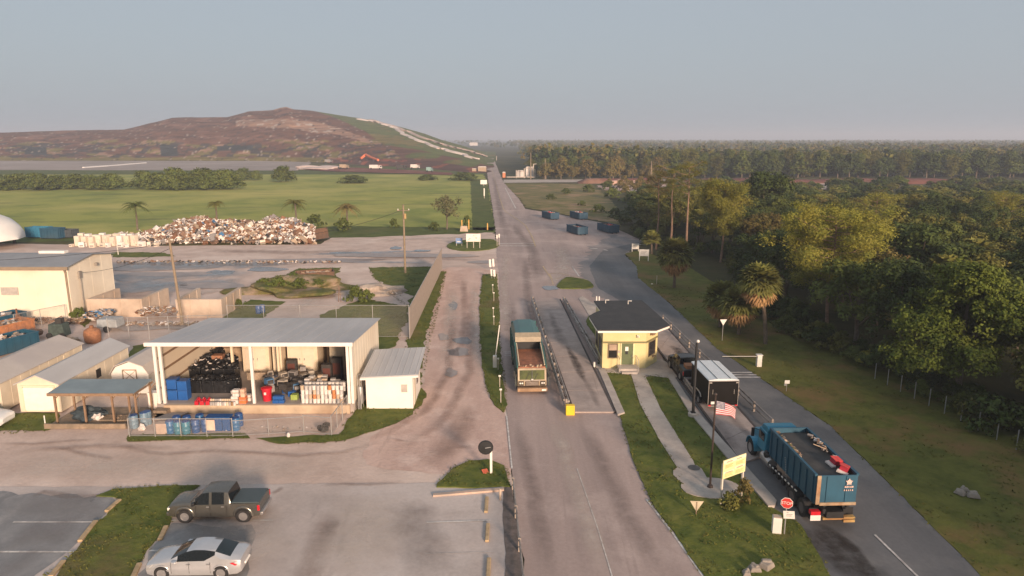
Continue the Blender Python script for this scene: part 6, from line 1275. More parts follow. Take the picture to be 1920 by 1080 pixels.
p = P(635, 566); b = MB(); b.tube([(0, 0, 0), (.12, 0, 2.4)], .06, 5, r1=.02); b.tube([(.3, 0, 0), (.12, 0, 2.4)], .05, 5, r1=.02); o = b.build('tripod_stand', Cb); o.location = p; tag(o, 'thin dark tripod stand beside the bush left of the pale mound', 'stand')
# rocks
ROCK = mat('grey_concrete_chunk', (.30, .26, .22), rough=.9, var=.2, scale=3, bump=.5, c2=(.20, .17, .14))
for i, (x, y, r_, lb) in enumerate(((1415, 1072, .3, 'left broken concrete chunk at the bottom of the centre grass island'), (1437, 1066, .36, 'right broken concrete chunk at the bottom of the centre grass island'), (1400, 1080, .25, 'low reddish chunk at the bottom of the centre grass island'), (1800, 929, .3, 'left pale concrete chunk in the grass right of the exit road'), (1824, 934, .34, 'right pale concrete chunk in the grass right of the exit road'), (1807, 922, .25, 'back pale concrete chunk in the grass right of the exit road'))):
    b = MB(); b.box(-r_, r_, -r_*.8, r_*.8, 0, r_*.75, tx=.1, ty=.08, rz=i*.7, rx=.1); b.box(-r_*.5, r_*.6, -r_*.4, r_*.9, r_*.4, r_*.95, rz=i*1.1+.4, tx=.1); o = b.build('concrete_chunk', ROCK, bevel=.05); o.location = P(x, y)+Vector((0, 0, .08)); tag(o, lb, 'rock')
# ================================================================== VEGETATION
def leaf_mat(name, c, c2, c3=None, rough=.7, sc=.5):
    m = mat(name, c, rough=rough, var=.3, scale=sc*3, c2=c2, c3=c3, spec=.12, big=sc*.5)
    nt = m.node_tree; b = nt.nodes['Principled BSDF']; lk = b.inputs['Base Color'].links[0]; src = lk.from_socket
    oi = nt.nodes.new('ShaderNodeObjectInfo'); mr = nt.nodes.new('ShaderNodeMapRange'); mr.inputs[3].default_value = .82; mr.inputs[4].default_value = 1.2
    nt.links.new(oi.outputs['Random'], mr.inputs[0]); vm = nt.nodes.new('ShaderNodeVectorMath'); vm.operation = 'SCALE'
    nt.links.new(src, vm.inputs[0]); nt.links.new(mr.outputs[0], vm.inputs['Scale']); nt.links.new(vm.outputs[0], b.inputs['Base Color']); return m
L_DARK = leaf_mat('dark_green_leaves', (.047, .068, .017), (.068, .085, .022), (.034, .05, .014))
L_MID = leaf_mat('mid_green_leaves', (.085, .108, .024), (.115, .125, .03), (.058, .08, .02))
L_OLV = leaf_mat('olive_leaves', (.125, .125, .03), (.16, .14, .036), (.08, .095, .025))
L_BRN = leaf_mat('brownish_leaves', (.15, .12, .038), (.17, .115, .042), (.10, .105, .03))
L_YEL = leaf_mat('yellow_green_needles', (.21, .205, .035), (.25, .22, .04), (.13, .15, .03))
L_BRT = leaf_mat('fresh_green_leaves', (.10, .13, .02), (.14, .16, .026), (.07, .095, .016))
L_PALM = leaf_mat('palm_fronds', (.17, .175, .045), (.22, .20, .06), (.11, .13, .035))
L_SKIRT = leaf_mat('dead_palm_skirt', (.36, .22, .10), (.26, .15, .07), rough=.85)
BARK = mat('grey_brown_bark', (.15, .115, .085), rough=.95, var=.25, scale=5, bump=.4, c2=(.10, .075, .055)); BARKP = mat('reddish_pine_bark', (.22, .14, .095), rough=.95, var=.2, scale=5, c2=(.14, .09, .065))

def cards(rs, C, rad, n, size, asp=.6, up=.5, out=None, spread=.9):
    "n leaf-sized quads around every clump centre"
    K = len(C); P0 = np.repeat(C, n, 0); rr = np.repeat(rad, n)[:, None]
    d = rs.normal(size=(K*n, 3)); d /= np.linalg.norm(d, axis=1)[:, None]; r = rs.random((K*n, 1))**.45
    pos = P0 + d*r*rr
    nrm = d*.7 + rs.normal(size=(K*n, 3))*spread*.6 + np.array([0, 0, up])
    if out is not None: nrm += np.repeat(out, n, 0)*.6
    nrm /= np.linalg.norm(nrm, axis=1)[:, None]
    t = rs.normal(size=(K*n, 3)); t -= nrm*np.sum(t*nrm, 1)[:, None]; t /= np.linalg.norm(t, axis=1)[:, None]; bt = np.cross(nrm, t)
    s = (size*(.6+.8*rs.random(K*n)))[:, None]
    V = np.stack([pos-t*s, pos-bt*s*asp, pos+t*s, pos+bt*s*asp], 1).reshape(-1, 3)
    return V, np.arange(K*n*4).reshape(-1, 4)
def crown_clumps(rs, lobes, per, clump, hollow=.55):
    C, O, Rr = [], [], []
    for c, r in lobes:
        k = max(3, int(per*(r[0]*r[1]+r[0]*r[2])/2)); d = rs.normal(size=(k, 3)); d /= np.linalg.norm(d, axis=1)[:, None]; d[:, 2] = np.where(d[:, 2] < -.45, -d[:, 2], d[:, 2])
        q = (hollow+(1-hollow)*rs.random((k, 1))); C.append(np.array(c)+d*np.array(r)*q*(.92+.2*rs.random((k, 1)))); O.append(d); Rr.append(clump*(.55+.8*rs.random(k)))
    return np.vstack(C), np.vstack(O), np.concatenate(Rr)
def broadleaf(seed, label, H=10., RC=4.4, m=None, card=.2, per=5.5, n=34, clump=.75, name='broadleaf_tree', base=.28, group=None, lob=9, cat='tree', trunk=True, bark=None):
    rs = np.random.RandomState(seed); lobes = [((0, 0, H*.6), (RC*.66, RC*.66, H*.27))]
    for i in range(lob):
        a = i*2.4+rs.rand()*.8; q = rs.rand(); rr_ = RC*(.35+.4*q); z = H*(base+.16+.52*rs.rand()*(1.1-.45*q))
        lobes.append(((math.cos(a)*rr_, math.sin(a)*rr_, z), (RC*(.30+.2*rs.rand()),)*2+(H*(.10+.07*rs.rand()),)))
    for i in range(4):
        a = rs.rand()*6.3; lobes.append(((math.cos(a)*RC*.3*rs.rand(), math.sin(a)*RC*.3*rs.rand(), H*(.78+.1*rs.rand())), (RC*.33, RC*.33, H*.11)))
    C, O, Rr = crown_clumps(rs, lobes, per, clump); V, Q = cards(rs, C, Rr, n, card, out=O)
    V[:, 2] = np.maximum(V[:, 2], .05)
    t = thing(name, label, cat, group=group); np_mesh('crown', V, Q, m, t)
    if trunk:
        b = MB(); r0 = H*.022+.05; b.tube([(0, 0, 0), (.1, 0, H*.2), (-.05, .1, H*.42), (0, 0, H*.7)], r0, 8, r1=r0*.3)
        for c, r in lobes[1:7]: z0 = H*(.22+.2*rs.rand()); b.tube([(0, 0, z0), (c[0]*.5, c[1]*.5, (z0+c[2])*.52), (c[0]*.95, c[1]*.95, c[2])], r0*.42, 6, r1=r0*.1)
        b.build('trunk', bark or BARK, t, smooth=True)
    return t
def pine(seed, label, H=14., RC=3.2, m=None, base=.5, nb=22, clr=.8, card=.16, n=90, name='pine_tree', group=None, flat=.6, lean=0., asp=.16, bark=None):
    rs = np.random.RandomState(seed); t = thing(name, label, 'tree', group=group); b = MB(); r0 = H*.012+.06
    tp = [(lean*(z/H)**1.5+.12*math.sin(z*.5+seed), .1*math.cos(z*.7+seed), z) for z in np.linspace(0, H*.97, 8)]
    b.tube(tp, r0, 9, r1=.04); C = []; Rr = []
    for i in range(nb):
        u = (i+.5)/nb; z = H*(base+(1-base)*u**.85); a = i*2.4+rs.rand(); prof = max(.72 if u < .7 else 0, math.sin(math.pi*min(1, (.22+.78*(1-u))))**.7)
        L = RC*(.45+.6*rs.rand())*(prof*.85+.15); x0 = lean*(z/H)**1.5
        e = np.array([x0+math.cos(a)*L, math.sin(a)*L, z+L*.18+rs.rand()*.4]); b.tube([(x0, 0, z-.3), (x0+math.cos(a)*L*.5, math.sin(a)*L*.5, z), tuple(e)], r0*.28, 5, r1=.02)
        for k in range(4):
            f = .45+.2*k; C.append(np.array([x0+math.cos(a)*L*f, math.sin(a)*L*f, z+L*.18*f])+rs.normal(size=3)*.4*np.array([1, 1, .5])); Rr.append(clr*(.55+.6*rs.rand()))
    C.append(np.array([lean, 0, H*.96])); Rr.append(clr)
    C = np.array(C); V, Q = cards(rs, C, np.array(Rr), n, card, asp=asp, up=.4); ce = np.repeat(C, n*4, 0); V[:, 2] = ce[:, 2]+(V[:, 2]-ce[:, 2])*flat
    b.build('trunk', bark or BARKP, t, smooth=True); np_mesh('crown', V, Q, m, t); return t
def fan_palm(seed, label, H=5.5, m=None, group=None, lean=.3, nf=46, fr=1.45, skirt=True, name='palm_tree'):
    rs = np.random.RandomState(seed); t = thing(name, label, 'palm tree', group=group); b = MB()
    b.tube([(lean*(z/H)**1.6, 0, z) for z in np.linspace(0, H, 7)], .2, 10, r1=.17); b.build('trunk', BARK, t, smooth=True)
    def fronds(k, lo, hi, rad, drop, nm, mm):
        V, Q = [], []
        for i in range(k):
            a = i*2.399+rs.rand()*.5; e = lo+(hi-lo)*((i+.5)/k); d = np.array([math.cos(a)*math.cos(e), math.sin(a)*math.cos(e), math.sin(e)]); side = np.array([-math.sin(a), math.cos(a), 0]); upv = np.cross(d, side)*-1
            hub = np.array([lean, 0, H])+d*rad*.45; NB = 11; q0 = len(V)
            V += [tuple([lean, 0, H]-side*.03), tuple([lean, 0, H]+side*.03), tuple(hub+side*.03), tuple(hub-side*.03)]; Q.append((q0, q0+1, q0+2, q0+3))
            for j in range(NB):
                th = (j-(NB-1)/2)*.27; dd = d*math.cos(th)+side*math.sin(th); L = rad*.62*(.8+.3*rs.rand())*(1-.12*abs(th)); w = .075*rad
                pside = -d*math.sin(th)+side*math.cos(th); p1 = hub+dd*L*.55; p2 = hub+dd*L; p2[2] -= drop*L*(.35+.3*rs.rand()); q0 = len(V)
                V += [tuple(hub), tuple(p1-pside*w), tuple(p2), tuple(p1+pside*w)]; Q.append((q0, q0+1, q0+2, q0+3))
        np_mesh(nm, np.array(V), np.array(Q), mm, t)
    fronds(nf, -.45, 1.35, fr, .5, 'crown', m or L_PALM)
    if skirt: fronds(int(nf*.8), -1.45, -.5, fr*.95, .35, 'dead_fronds', L_SKIRT)
    return t
def feather_palm(seed, label, H=4., fr=2.6, m=None, group=None):
    rs = np.random.RandomState(seed); t = thing('palm_tree', label, 'palm tree', group=group); b = MB(); b.tube([(0, 0, 0), (.1, 0, H*.5), (0, 0, H)], .22, 8, r1=.15); b.build('trunk', BARK, t, smooth=True)
    V, Q = [], []
    for i in range(30):
        a = i*2.4; e = .15+1.1*rs.rand(); prev = np.array([0, 0, H]); 
        for k in range(9):
            u = k/8; p = np.array([math.cos(a)*fr*u*math.cos(e*(1-u*.4)), math.sin(a)*fr*u*math.cos(e*(1-u*.4)), H+fr*(math.sin(e)*u-.85*u*u)]); side = np.array([-math.sin(a), math.cos(a), 0])
            if k:
                for s in (-1, 1):
                    for j in range(2):
                        o = prev+(p-prev)*(j*.5); w = .6*math.sin(math.pi*min(1, u*.85+.12)); q0 = len(V); e2 = o+side*s*w+(p-prev)*.6; e2[2] -= .35*w
                        V += [tuple(o), tuple(o+(p-prev)*.35), tuple(e2+(p-prev)*.1), tuple(e2)]; Q.append((q0, q0+1, q0+2, q0+3))
            prev = p
    np_mesh('crown', np.array(V), np.array(Q), m or L_PALM, t); return t
def setp(o, x, y, rz=0, s=1.): o.location = (x, y, 0); o.rotation_euler[2] = rz; o.scale = s if hasattr(s, '__len__') else (s, s, s); return o

# --- named trees that can be told apart
o = pine(3, 'big yellow-green pine with a wide clumpy crown and reddish trunk, front of the woods', 12.4, 6.3, L_YEL, .38, 44, 1.25, .13, 300, flat=.72, asp=.28); p = P(1548, 622); setp(o, p.x, p.y, .5)
o = pine(7, 'yellow-green pine with a tall rounded crown between the thin pines and the big yellow pine', 12.6, 4.6, L_YEL, .36, 36, 1.3, .16, 230, flat=.75, asp=.28); p = P(1352, 492); setp(o, p.x, p.y, 1.5)
o = broadleaf(9, 'big rounded near-black green tree rising above the woods', 13.5, 6.2, L_DARK, .22, 5, 34, .9); p = P(1427, 442); setp(o, p.x, p.y, 2)
o = broadleaf(12, 'big fresh green leafy tree at the right edge of the photo', 11.6, 5.4, L_BRT, .115, 11, 62, .55, lob=16, base=.12); p = P(1815, 768); setp(o, p.x+.6, p.y+2.5, .3)
o = broadleaf(14, 'olive bushy tree cut off by the right edge, below the big fresh green tree', 8.0, 3.6, L_OLV, .15, 8, 40, .6, lob=12, base=.1); setp(o, 38.2, 47.5, .3)
o = fan_palm(20, 'tallest fan palm with a curved leaning trunk and orange dead skirt', 6.3, lean=-1.0, fr=2.3, nf=90); p = P(1435, 646); setp(o, p.x, p.y)
o = fan_palm(21, 'middle fan palm of the three low palms behind the white yield sign', 3.4, lean=-.15, fr=2.3, nf=60); p = P(1385, 628); setp(o, p.x, p.y, .6)
o = fan_palm(22, 'leftmost fan palm of the three low palms behind the white yield sign', 3.3, lean=-.2, fr=2.3, nf=60); p = P(1352, 618); setp(o, p.x+.1, p.y+.8, 2)
o = fan_palm(23, 'slim rear fan palm of the three low palms behind the white yield sign', 3.1, lean=.1, fr=1.2, nf=40, skirt=False); p = P(1399, 612); setp(o, p.x, p.y+1, 1)
o = fan_palm(24, 'fan palm with a round drooping head standing alone below the thin pines', 4.6, lean=-.1, fr=2.7, nf=80); p = P(1264, 540); setp(o, p.x, p.y, 1)
for i, (x, y, h, l_) in enumerate(((1231, 468, 330, 'left'), (1256, 480, 318, 'middle'), (1284, 502, 316, 'right'))):
    p = P(x, y); H = Hat(p, h)+.6; o = pine(30+i, l_+' one of the three tall thin pines with bare trunks and high flat crowns', H, 3.4, [L_BRN, L_OLV, L_OLV][i], .72, 13, .85, .13, 130, flat=.5, asp=.25, group='tall thin pines at the road bend'); setp(o, p.x, p.y, i)
for i, (x, y, h) in enumerate(((1225, 462, 418), (1242, 458, 424), (1300, 470, 400), (1215, 476, 440))):
    p = P(x, y); o = fan_palm(40+i, ['fan palm among the bushes left of the lone round palm', 'small fan palm squeezed between the thin pine trunks', 'fan palm half hidden right of the thin pine trunks', 'low fan palm at the road bend behind the white signs'][i], max(1.5, Hat(p, h)-.8), lean=.1, fr=1.9, nf=44, skirt=False); setp(o, p.x+.6, p.y, i)
# --- the woods, tree by tree
protos = []
tones = [('dark green', L_DARK), ('mid green', L_MID), ('olive green', L_OLV), ('brownish green', L_BRN), ('dark green', L_DARK)]
for i, (tn, lm) in enumerate(tones): protos.append((tn, broadleaf(100+i, tn+' leafy tree packed among others in the woods right of the road', 10, 4.3+.3*(i % 2), lm, .15, 5.6, 46, .62, lob=8+i % 3, group=tn+' trees in the woods')))
pinep = [('yellow-green', pine(110, 'yellow-green pine poking out of the woods right of the road', 11, 3.6, L_YEL, .4, 20, 1.1, .15, 110, asp=.28, group='yellow-green pines in the woods')), ('olive', pine(111, 'olive green pine with visible trunk in the woods right of the road', 12, 3.2, L_OLV, .5, 18, 1.0, .15, 110, asp=.28, group='olive pines in the woods'))]
SCRUB = [broadleaf(115+i, 'low scrubby tree in the hazy back part of the woods', 6, 2.9, [L_MID, L_OLV, L_DARK][i], .24, 7.0, 24, .6, 'scrub_tree', .1, 'scrubby trees at the back of the woods', 8) for i in range(3)]
palmp = fan_palm(120, 'fan palm showing its head among the trees of the woods', 6.5, fr=2.0, nf=46, skirt=False, group='fan palms in the woods')
edge = [(-40, 36), (0, 36), (30, 36), (44.5, 34.0), (56, 33.0), (67, 31), (76, 29.5), (85, 31), (95, 32), (110, 34.5), (118, 37), (128, 31), (140, 27), (152, 27), (170, 32), (200, 36), (240, 42), (300, 55)]
def edx(y):
    for i in range(len(edge)-1):
        if edge[i][0] <= y <= edge[i+1][0]: u = (y-edge[i][0])/(edge[i+1][0]-edge[i][0]); return edge[i][1]*(1-u)+edge[i+1][1]*u
    return 60
rr = rnd(77); used = set(); count = 0; keep = [(33.1, 72.9), (34.5, 116.3), (52.5, 149.6), (36.5, 54), (38.2, 47.5), (22.2, 94.9)]
y = -34.
while y < 298:
    sp = 6.6 if y < 110 else (7.8 if y < 170 else 11); x = edx(max(-40, y))+1.5+rr.uniform(0, 2)
    xmax = min(.745*(y*CC+4)+7, 200) if y > 44 else (52 if y > -10 else 50)
    while x < xmax:
        X, Y = x+rr.uniform(-.3, .3)*sp, y+rr.uniform(-.35, .35)*sp
        if X < edx(max(-40, min(299, Y)))+1: X = edx(max(-40, min(299, Y)))+1+rr.random()
        if all((X-a)**2+(Y-c)**2 > 20 for a, c in keep) and not (Y < 44 and X < 39) and not (X*116.3/Y > 29 and X*116.3/Y < 40 and 88 < Y < 116) and not (.425 < X/Y < .50 and 58 < Y < 73):
            if Y < 100: H = rr.uniform(7.5, 10.5)
            elif Y < 150: H = rr.uniform(6.5, 9.2)
            else: H = max(2.6, 8.2-(Y-150)*.04)*rr.uniform(.75, 1.08)
            if Y < 44: H = rr.uniform(9, 12)
            q = rr.random(); edge_d = X-edx(max(-40, min(299, Y)))
            if q < .06 and Y > 60 and Y < 200: pr = pinep[rr.randrange(2)]; nm = pr[0]; pr = pr[1]; s = H/9.5
            elif q < .13 and 60 < Y < 180: pr = palmp; nm = 'palm'; s = H/9.0
            else: k = rr.choices(range(5), [3, 3, 2.2, 1.6, 2])[0]; nm, pr = protos[k]; s = H/10.
            if Y > 185 and nm not in ('palm', 'yellow-green', 'olive'): pr = SCRUB[rr.randrange(3)]; s = H/6.
            if pr.name not in used: used.add(pr.name); o = pr
            else: o = dup(pr)
            w = s*(1.15 if Y < 150 else 1.75)*rr.uniform(.9, 1.15); setp(o, X, Y, rr.uniform(0, 6.28), (w, w, s)); count += 1
        x += sp*rr.uniform(.85, 1.15)
    y += sp*.92
# shrubs along the wood edge
SHR = [broadleaf(130+i, 'dark undergrowth shrub at the foot of the woods edge', 2.2, 1.7, [L_DARK, L_MID, L_OLV][i], .14, 14, 26, .35, 'shrub', .02, 'undergrowth shrubs along the woods edge', 6, 'shrub', False) for i in range(3)]
n_ = 0; yy = 41.
while yy < 165:
    for row in range(2):
        o = SHR[n_] if n_ < 3 else dup(SHR[rr.randrange(3)])
        s = rr.uniform(.7, 1.25); setp(o, edx(yy)-.4+row*1.9+rr.uniform(-.7, .6), yy+rr.uniform(-.8, .8), rr.uniform(0, 6), (s, s, s*rr.uniform(.7, 1.1))); n_ += 1
    yy += 2.3 if yy < 90 else 4
o = broadleaf(140, 'yellow-brown low plant cluster in front of the dark shrubs below the big yellow pine', 1.3, 1.5, L_YEL, .13, 16, 22, .3, 'shrub', .02, None, 6, 'shrub', False); p = P(1625, 685); setp(o, p.x, p.y)
# shrubs around the notice board
o = broadleaf(141, 'round dry olive shrub at the left post of the yellow notice board', 1.05, .75, L_OLV, .075, 34, 26, .2, 'shrub', .02, None, 6, 'shrub', False); p = P(1378, 958); setp(o, p.x-.3, p.y)
o = broadleaf(142, 'taller sparse brown-green shrub behind the dry olive shrub', 1.3, .7, L_BRN, .075, 26, 22, .2, 'shrub', .02, None, 6, 'shrub', False); p = P(1402, 950); setp(o, p.x-.1, p.y+.5)
# left field trees
o = feather_palm(150, 'feathery palm standing alone at the field edge left of the scrap pile', 5.4, 3.7, L_MID); p = P(258, 432); setp(o, p.x, p.y)
o = feather_palm(151, 'feathery palm rising behind the right part of the scrap pile', 5.6, 3.6, L_OLV); p = P(556, 428); setp(o, p.x, p.y, 1)
o = feather_palm(152, 'yellowish feathery palm at the field edge right of the scrap pile', 4.8, 3.8, L_BRN); p = P(652, 430); setp(o, p.x, p.y, 2)
o = feather_palm(153, 'small palm tip peeking over the middle of the scrap pile', 5.4, 2.4, L_OLV); p = P(408, 425); setp(o, p.x, p.y, 2)
o = broadleaf(154, 'bare-looking grey-green tree at the field edge near the white road sign', 7.6, 3.6, leaf_mat('greyish_leaves', (.10, .10, .045), (.12, .11, .06)), .18, 3.4, 22, .7); p = P(838, 430); setp(o, p.x, p.y)
LB = broadleaf(155, 'low dark bush along the far field edge', 3.0, 2.6, L_MID, .22, 6, 26, .5, 'shrub', .02, None, 7, 'shrub', False)
for i, (x, y, s, sx, lb) in enumerate(((590, 425, .9, 1, 'dark bush at the right end of the scrap pile'), (644, 433, .9, .9, 'dark bush at the foot of the yellowish palm'), (815, 432, .6, 1, 'low bush left of the grey-green tree'), (668, 566, .65, .8, 'green bush on the lawn left of the pale rubble mound'), (688, 566, .5, .8, 'smaller green bush touching the pale rubble mound'), (875, 424, .8, .6, 'small dark bush behind the yellow gate posts'), (738, 428, .7, .7, 'bush at the field edge behind the crossarm pole'), (148, 603, .5, .8, 'weedy green bush at the warehouse corner'), (448, 578, .35, 1.1, 'low weeds along the buttressed bay wall'))):
    p = P(x, y); o = LB if i == 0 else dup(LB); setp(o, p.x, p.y, i, (s*sx, s*sx, s)); o['label'] = lb
for i, (x, y, s) in enumerate(((1032, 374, .6), (1062, 364, .7), (1092, 386, .5), (1122, 398, .7), (1152, 408, .8), (1102, 360, .9), (1138, 356, 1.1), (1170, 420, .8), (1150, 372, 1.1), (1186, 380, 1.2))):
    p = P(x, y); o = dup(LB); setp(o, p.x, p.y, i, (s*1.2, s*1.2, s)); o['label'] = 'scrubby bush on the weedy verge behind the four dumpsters'; o['group'] = 'bushes on the weedy verge'
for i, (dx, dy, s) in enumerate(((-3.5, -.5, .42), (-1.2, -1.5, .5), (1.6, -1, .45), (3.6, .2, .35), (0, 1.5, .5), (-2.2, 1.8, .4))):
    p = P(545, 552); o = dup(LB); setp(o, p.x-.5+dx, p.y+2+dy, i, (s*1.2, s*1.2, s)); o.location.z = .55; o['label'] = 'weedy green bush growing on the earth mound'; o['group'] = 'bushes on the earth mound'
# bush rows far in the field
FB = broadleaf(160, 'rounded dark green tree in the long clump row across the green field', 7.5, 6.5, L_MID, .45, 1.6, 26, 1.3, 'broadleaf_tree', .0, 'field clump trees', 9, 'tree', False)
rr = rnd(88); first = True; k = 0
for i in range(30):
    x = -20+i*15.5+rr.uniform(-5, 5)
    if 228 < x < 262: continue
    if x > 430: break
    p = P(x, 356+rr.uniform(-3, 1)); s = rr.uniform(.75, 1.05)*(.8 if x < 230 else 1.05); o = FB if first else dup(FB); first = False; setp(o, p.x, p.y, rr.uniform(0, 6), (s*1.05, s*1.05, s))
for (x, y, s, sx, lb) in ((530, 341, .95, .95, 'lone rounded dark tree in the field below the pale slope patch'), (455, 338, .75, 1.1, 'low wide dark tree behind the right end of the clump row'), (665, 343, .45, 2.4, 'low dark bush patch in the far field, middle'), (872, 338, .5, 2.2, 'low dark bush patch at the far right field edge'), (800, 338, .35, 2.2, 'low dark bush patch right of the middle of the far field'), (480, 338, .6, .8, 'small rounded dark tree just left of the lone rounded tree')):
    p = P(x, y); o = dup(FB); setp(o, p.x, p.y, x, (s*sx, s*sx, s)); o['label'] = lb; del o['group']
for q_ in range(46):
    o = dup(SCRUB[q_ % 3]); s = rr.uniform(.5, .8); setp(o, rr.uniform(62, 235), rr.uniform(268, 312), rr.uniform(0, 6), (s*2, s*2, s))
# far pine wall beyond the red bank, first rows tree by tree
FP = [pine(170+i, 'tall hazy pine in the tree wall beyond the red dirt bank', 14, 3.8, [L_OLV, L_MID, L_DARK][i], .08, 24, 2.2, .42, 44, group='tall pines beyond the dirt bank', asp=.4, bark=BARK) for i in range(1)]+[broadleaf(176+i, 'tall hazy leafy tree in the tree wall beyond the red dirt bank', 13.5, 5.0, [L_MID, L_DARK][i], .42, 2.4, 26, 1.25, 'wall_tree', .02, 'leafy trees beyond the dirt bank', 9) for i in range(2)]
FT = broadleaf(175, 'hazy leafy tree in the far woods around the side road', 11, 5.2, L_BRN, .42, 1.6, 24, 1.2, 'broadleaf_tree', .05, 'hazy leafy trees by the side road', 8, 'tree', True)
rr = rnd(99); u0 = [0, 0, 0]; c1 = 0
for row in range(3):
    x = 10.+row*3
    while x < 300+row*15:
        Y = 372+row*13+rr.uniform(-5, 5)+(0 if x > 90 else 10); k = rr.choices(range(3), [3, 4, 4])[0]; o = dup(FP[k]) if u0[k] else FP[k]; u0[k] = 1; s = rr.uniform(.7, 1.05)*(.8 if x < 80 else 1)
        setp(o, x, Y, rr.uniform(0, 6), (s*1.15, s*1.15, s)); x += rr.uniform(4.5, 8); c1 += 1
first = True
for i in range(34):
    x, Y = rr.uniform(8, 75), rr.uniform(352, 366) if i < 22 else rr.uniform(255, 300)
    if Y < 310: x = rr.uniform(40, 62)
    o = FT if first else dup(FT); first = False; s = rr.uniform(.5, 1.0)*(.5 if Y < 310 else 1); setp(o, x, Y, rr.uniform(0, 6), s)
# distant woods nobody could count
rs = np.random.RandomState(5); N = 5200; Ys = 400+(rs.rand(N)**1.6)*3400; lim = .76*Ys; Xs = np.where(rs.rand(N) < .86, rs.rand(N)*lim, -rs.rand(N)*lim)
ok = (Xs > 14) | (Ys > 1350); Xs, Ys = Xs[ok], Ys[ok]; n = len(Xs); hs = 10+5*rs.rand(n)+3*np.sin(Xs*.012+Ys*.004)
C = np.repeat(np.stack([Xs, Ys, hs*.62], 1), 7, 0)+rs.normal(size=(n*7, 3))*np.array([3.2, 3.2, 1.7]); Rr = np.repeat(2.3+.5*rs.rand(n), 7)
V, Q = cards(rs, C, Rr, 9, 1.25, asp=.7, up=.6)
o = np_mesh('distant_woods', V, Q, [L_OLV, L_DARK, L_BRN], mi=np.repeat(np.repeat(rs.randint(0, 3, n), 7), 9)); tag(o, 'hazy dark woods stretching to the horizon', 'woods', kind='stuff')
# tufts of longer grass and weeds, ragged along the edges of the near grass
def tuft_field(polys, dens, seed, size, m, name, label, z=.1, edge_only=0.):
    rs = np.random.RandomState(seed); pts = []
    for pl in polys:
        w = [P(*q) for q in pl]; X = [p.x for p in w]; Y = [p.y for p in w]; A = (max(X)-min(X))*(max(Y)-min(Y)); n = int(A*dens)
        q = np.stack([rs.uniform(min(X), max(X), n), rs.uniform(min(Y), max(Y), n)], 1); ins = np.zeros(n, bool); j = len(w)-1; dmin = np.full(n, 1e9)
        for i in range(len(w)):
            a, c = w[i], w[j]; cond = ((a.y > q[:, 1]) != (c.y > q[:, 1])); xx = (c.x-a.x)*(q[:, 1]-a.y)/((c.y-a.y) if c.y != a.y else 1e-9)+a.x; ins ^= cond & (q[:, 0] < xx)
            ab = np.array([c.x-a.x, c.y-a.y]); tt = np.clip(((q-np.array([a.x, a.y]))@ab)/(ab@ab+1e-9), 0, 1); dmin = np.minimum(dmin, np.linalg.norm(q-(np.array([a.x, a.y])+tt[:, None]*ab), axis=1)); j = i
        dens_n = np.array([noise.noise(Vector((a*.5, b_*.5, seed))) for a, b_ in q])
        sel = (ins & ((dens_n > .05) | (dmin < .35))) | (~ins & (dmin < .16)); pts.append(q[sel])
    C = np.vstack(pts); C = np.hstack([C, np.full((len(C), 1), z)])
    V, Q = cards(rs, C, np.full(len(C), size*.9), 3, size, asp=.3, up=.9, spread=1.2); V[:, 2] = np.maximum(V[:, 2], z-.03)
    o = np_mesh(name, V, Q, m); return tag(o, label, 'grass', kind='stuff')
TUFT = leaf_mat('tuft_grass', (.11, .115, .024), (.17, .15, .04), (.08, .095, .02), sc=.3)
tuft_field([[(1131, 697), (1160, 700), (1182, 702), (1200, 760), (1238, 830), (1275, 888), (1275, 930), (1330, 950), (1390, 940), (1440, 952), (1500, 985), (1556, 1080), (1318, 1080), (1262, 1000), (1225, 950), (1185, 860), (1166, 790)], [(1208, 706), (1245, 704), (1290, 772), (1370, 868), (1430, 945), (1390, 930), (1370, 900), (1304, 868), (1240, 772)],
    [(905, 516), (930, 514), (936, 640), (950, 760), (946, 774), (914, 735), (900, 640)], [(820, 908), (850, 880), (880, 866), (945, 875), (958, 913), (820, 913)],
    [(215, 918), (320, 912), (375, 912), (330, 945), (318, 985), (290, 1015), (240, 1090), (70, 1090), (120, 1060), (180, 985), (225, 945)]], 22, 3, .075, TUFT, 'grass_tufts', 'ragged tufts of grass on the near islands', .11)
tuft_field([[(1210, 525), (1290, 540), (1440, 610), (1700, 740), (1900, 850), (1920, 1080), (1840, 1080), (1560, 802), (1345, 655), (1252, 566)]], 7, 4, .10, TUFT, 'grass_tufts', 'ragged tufts of grass on the verge by the woods', .08)
tuft_field([[(650, 790), (700, 735), (770, 760), (792, 728), (800, 745), (775, 778), (640, 828), (520, 834), (640, 815)], [(240, 817), (460, 813), (470, 822), (240, 829)], [(0, 775), (110, 775), (90, 808), (0, 815)], [(690, 502), (815, 500), (790, 540), (740, 650), (715, 660), (640, 640), (680, 560), (760, 575), (700, 520)], [(826, 508), (836, 510), (788, 720), (770, 760), (762, 640), (800, 560)], [(480, 540), (560, 504), (640, 502), (600, 545)]], 9, 5, .09, TUFT, 'grass_tufts', 'ragged tufts of grass around the sheds and lawn', .06)
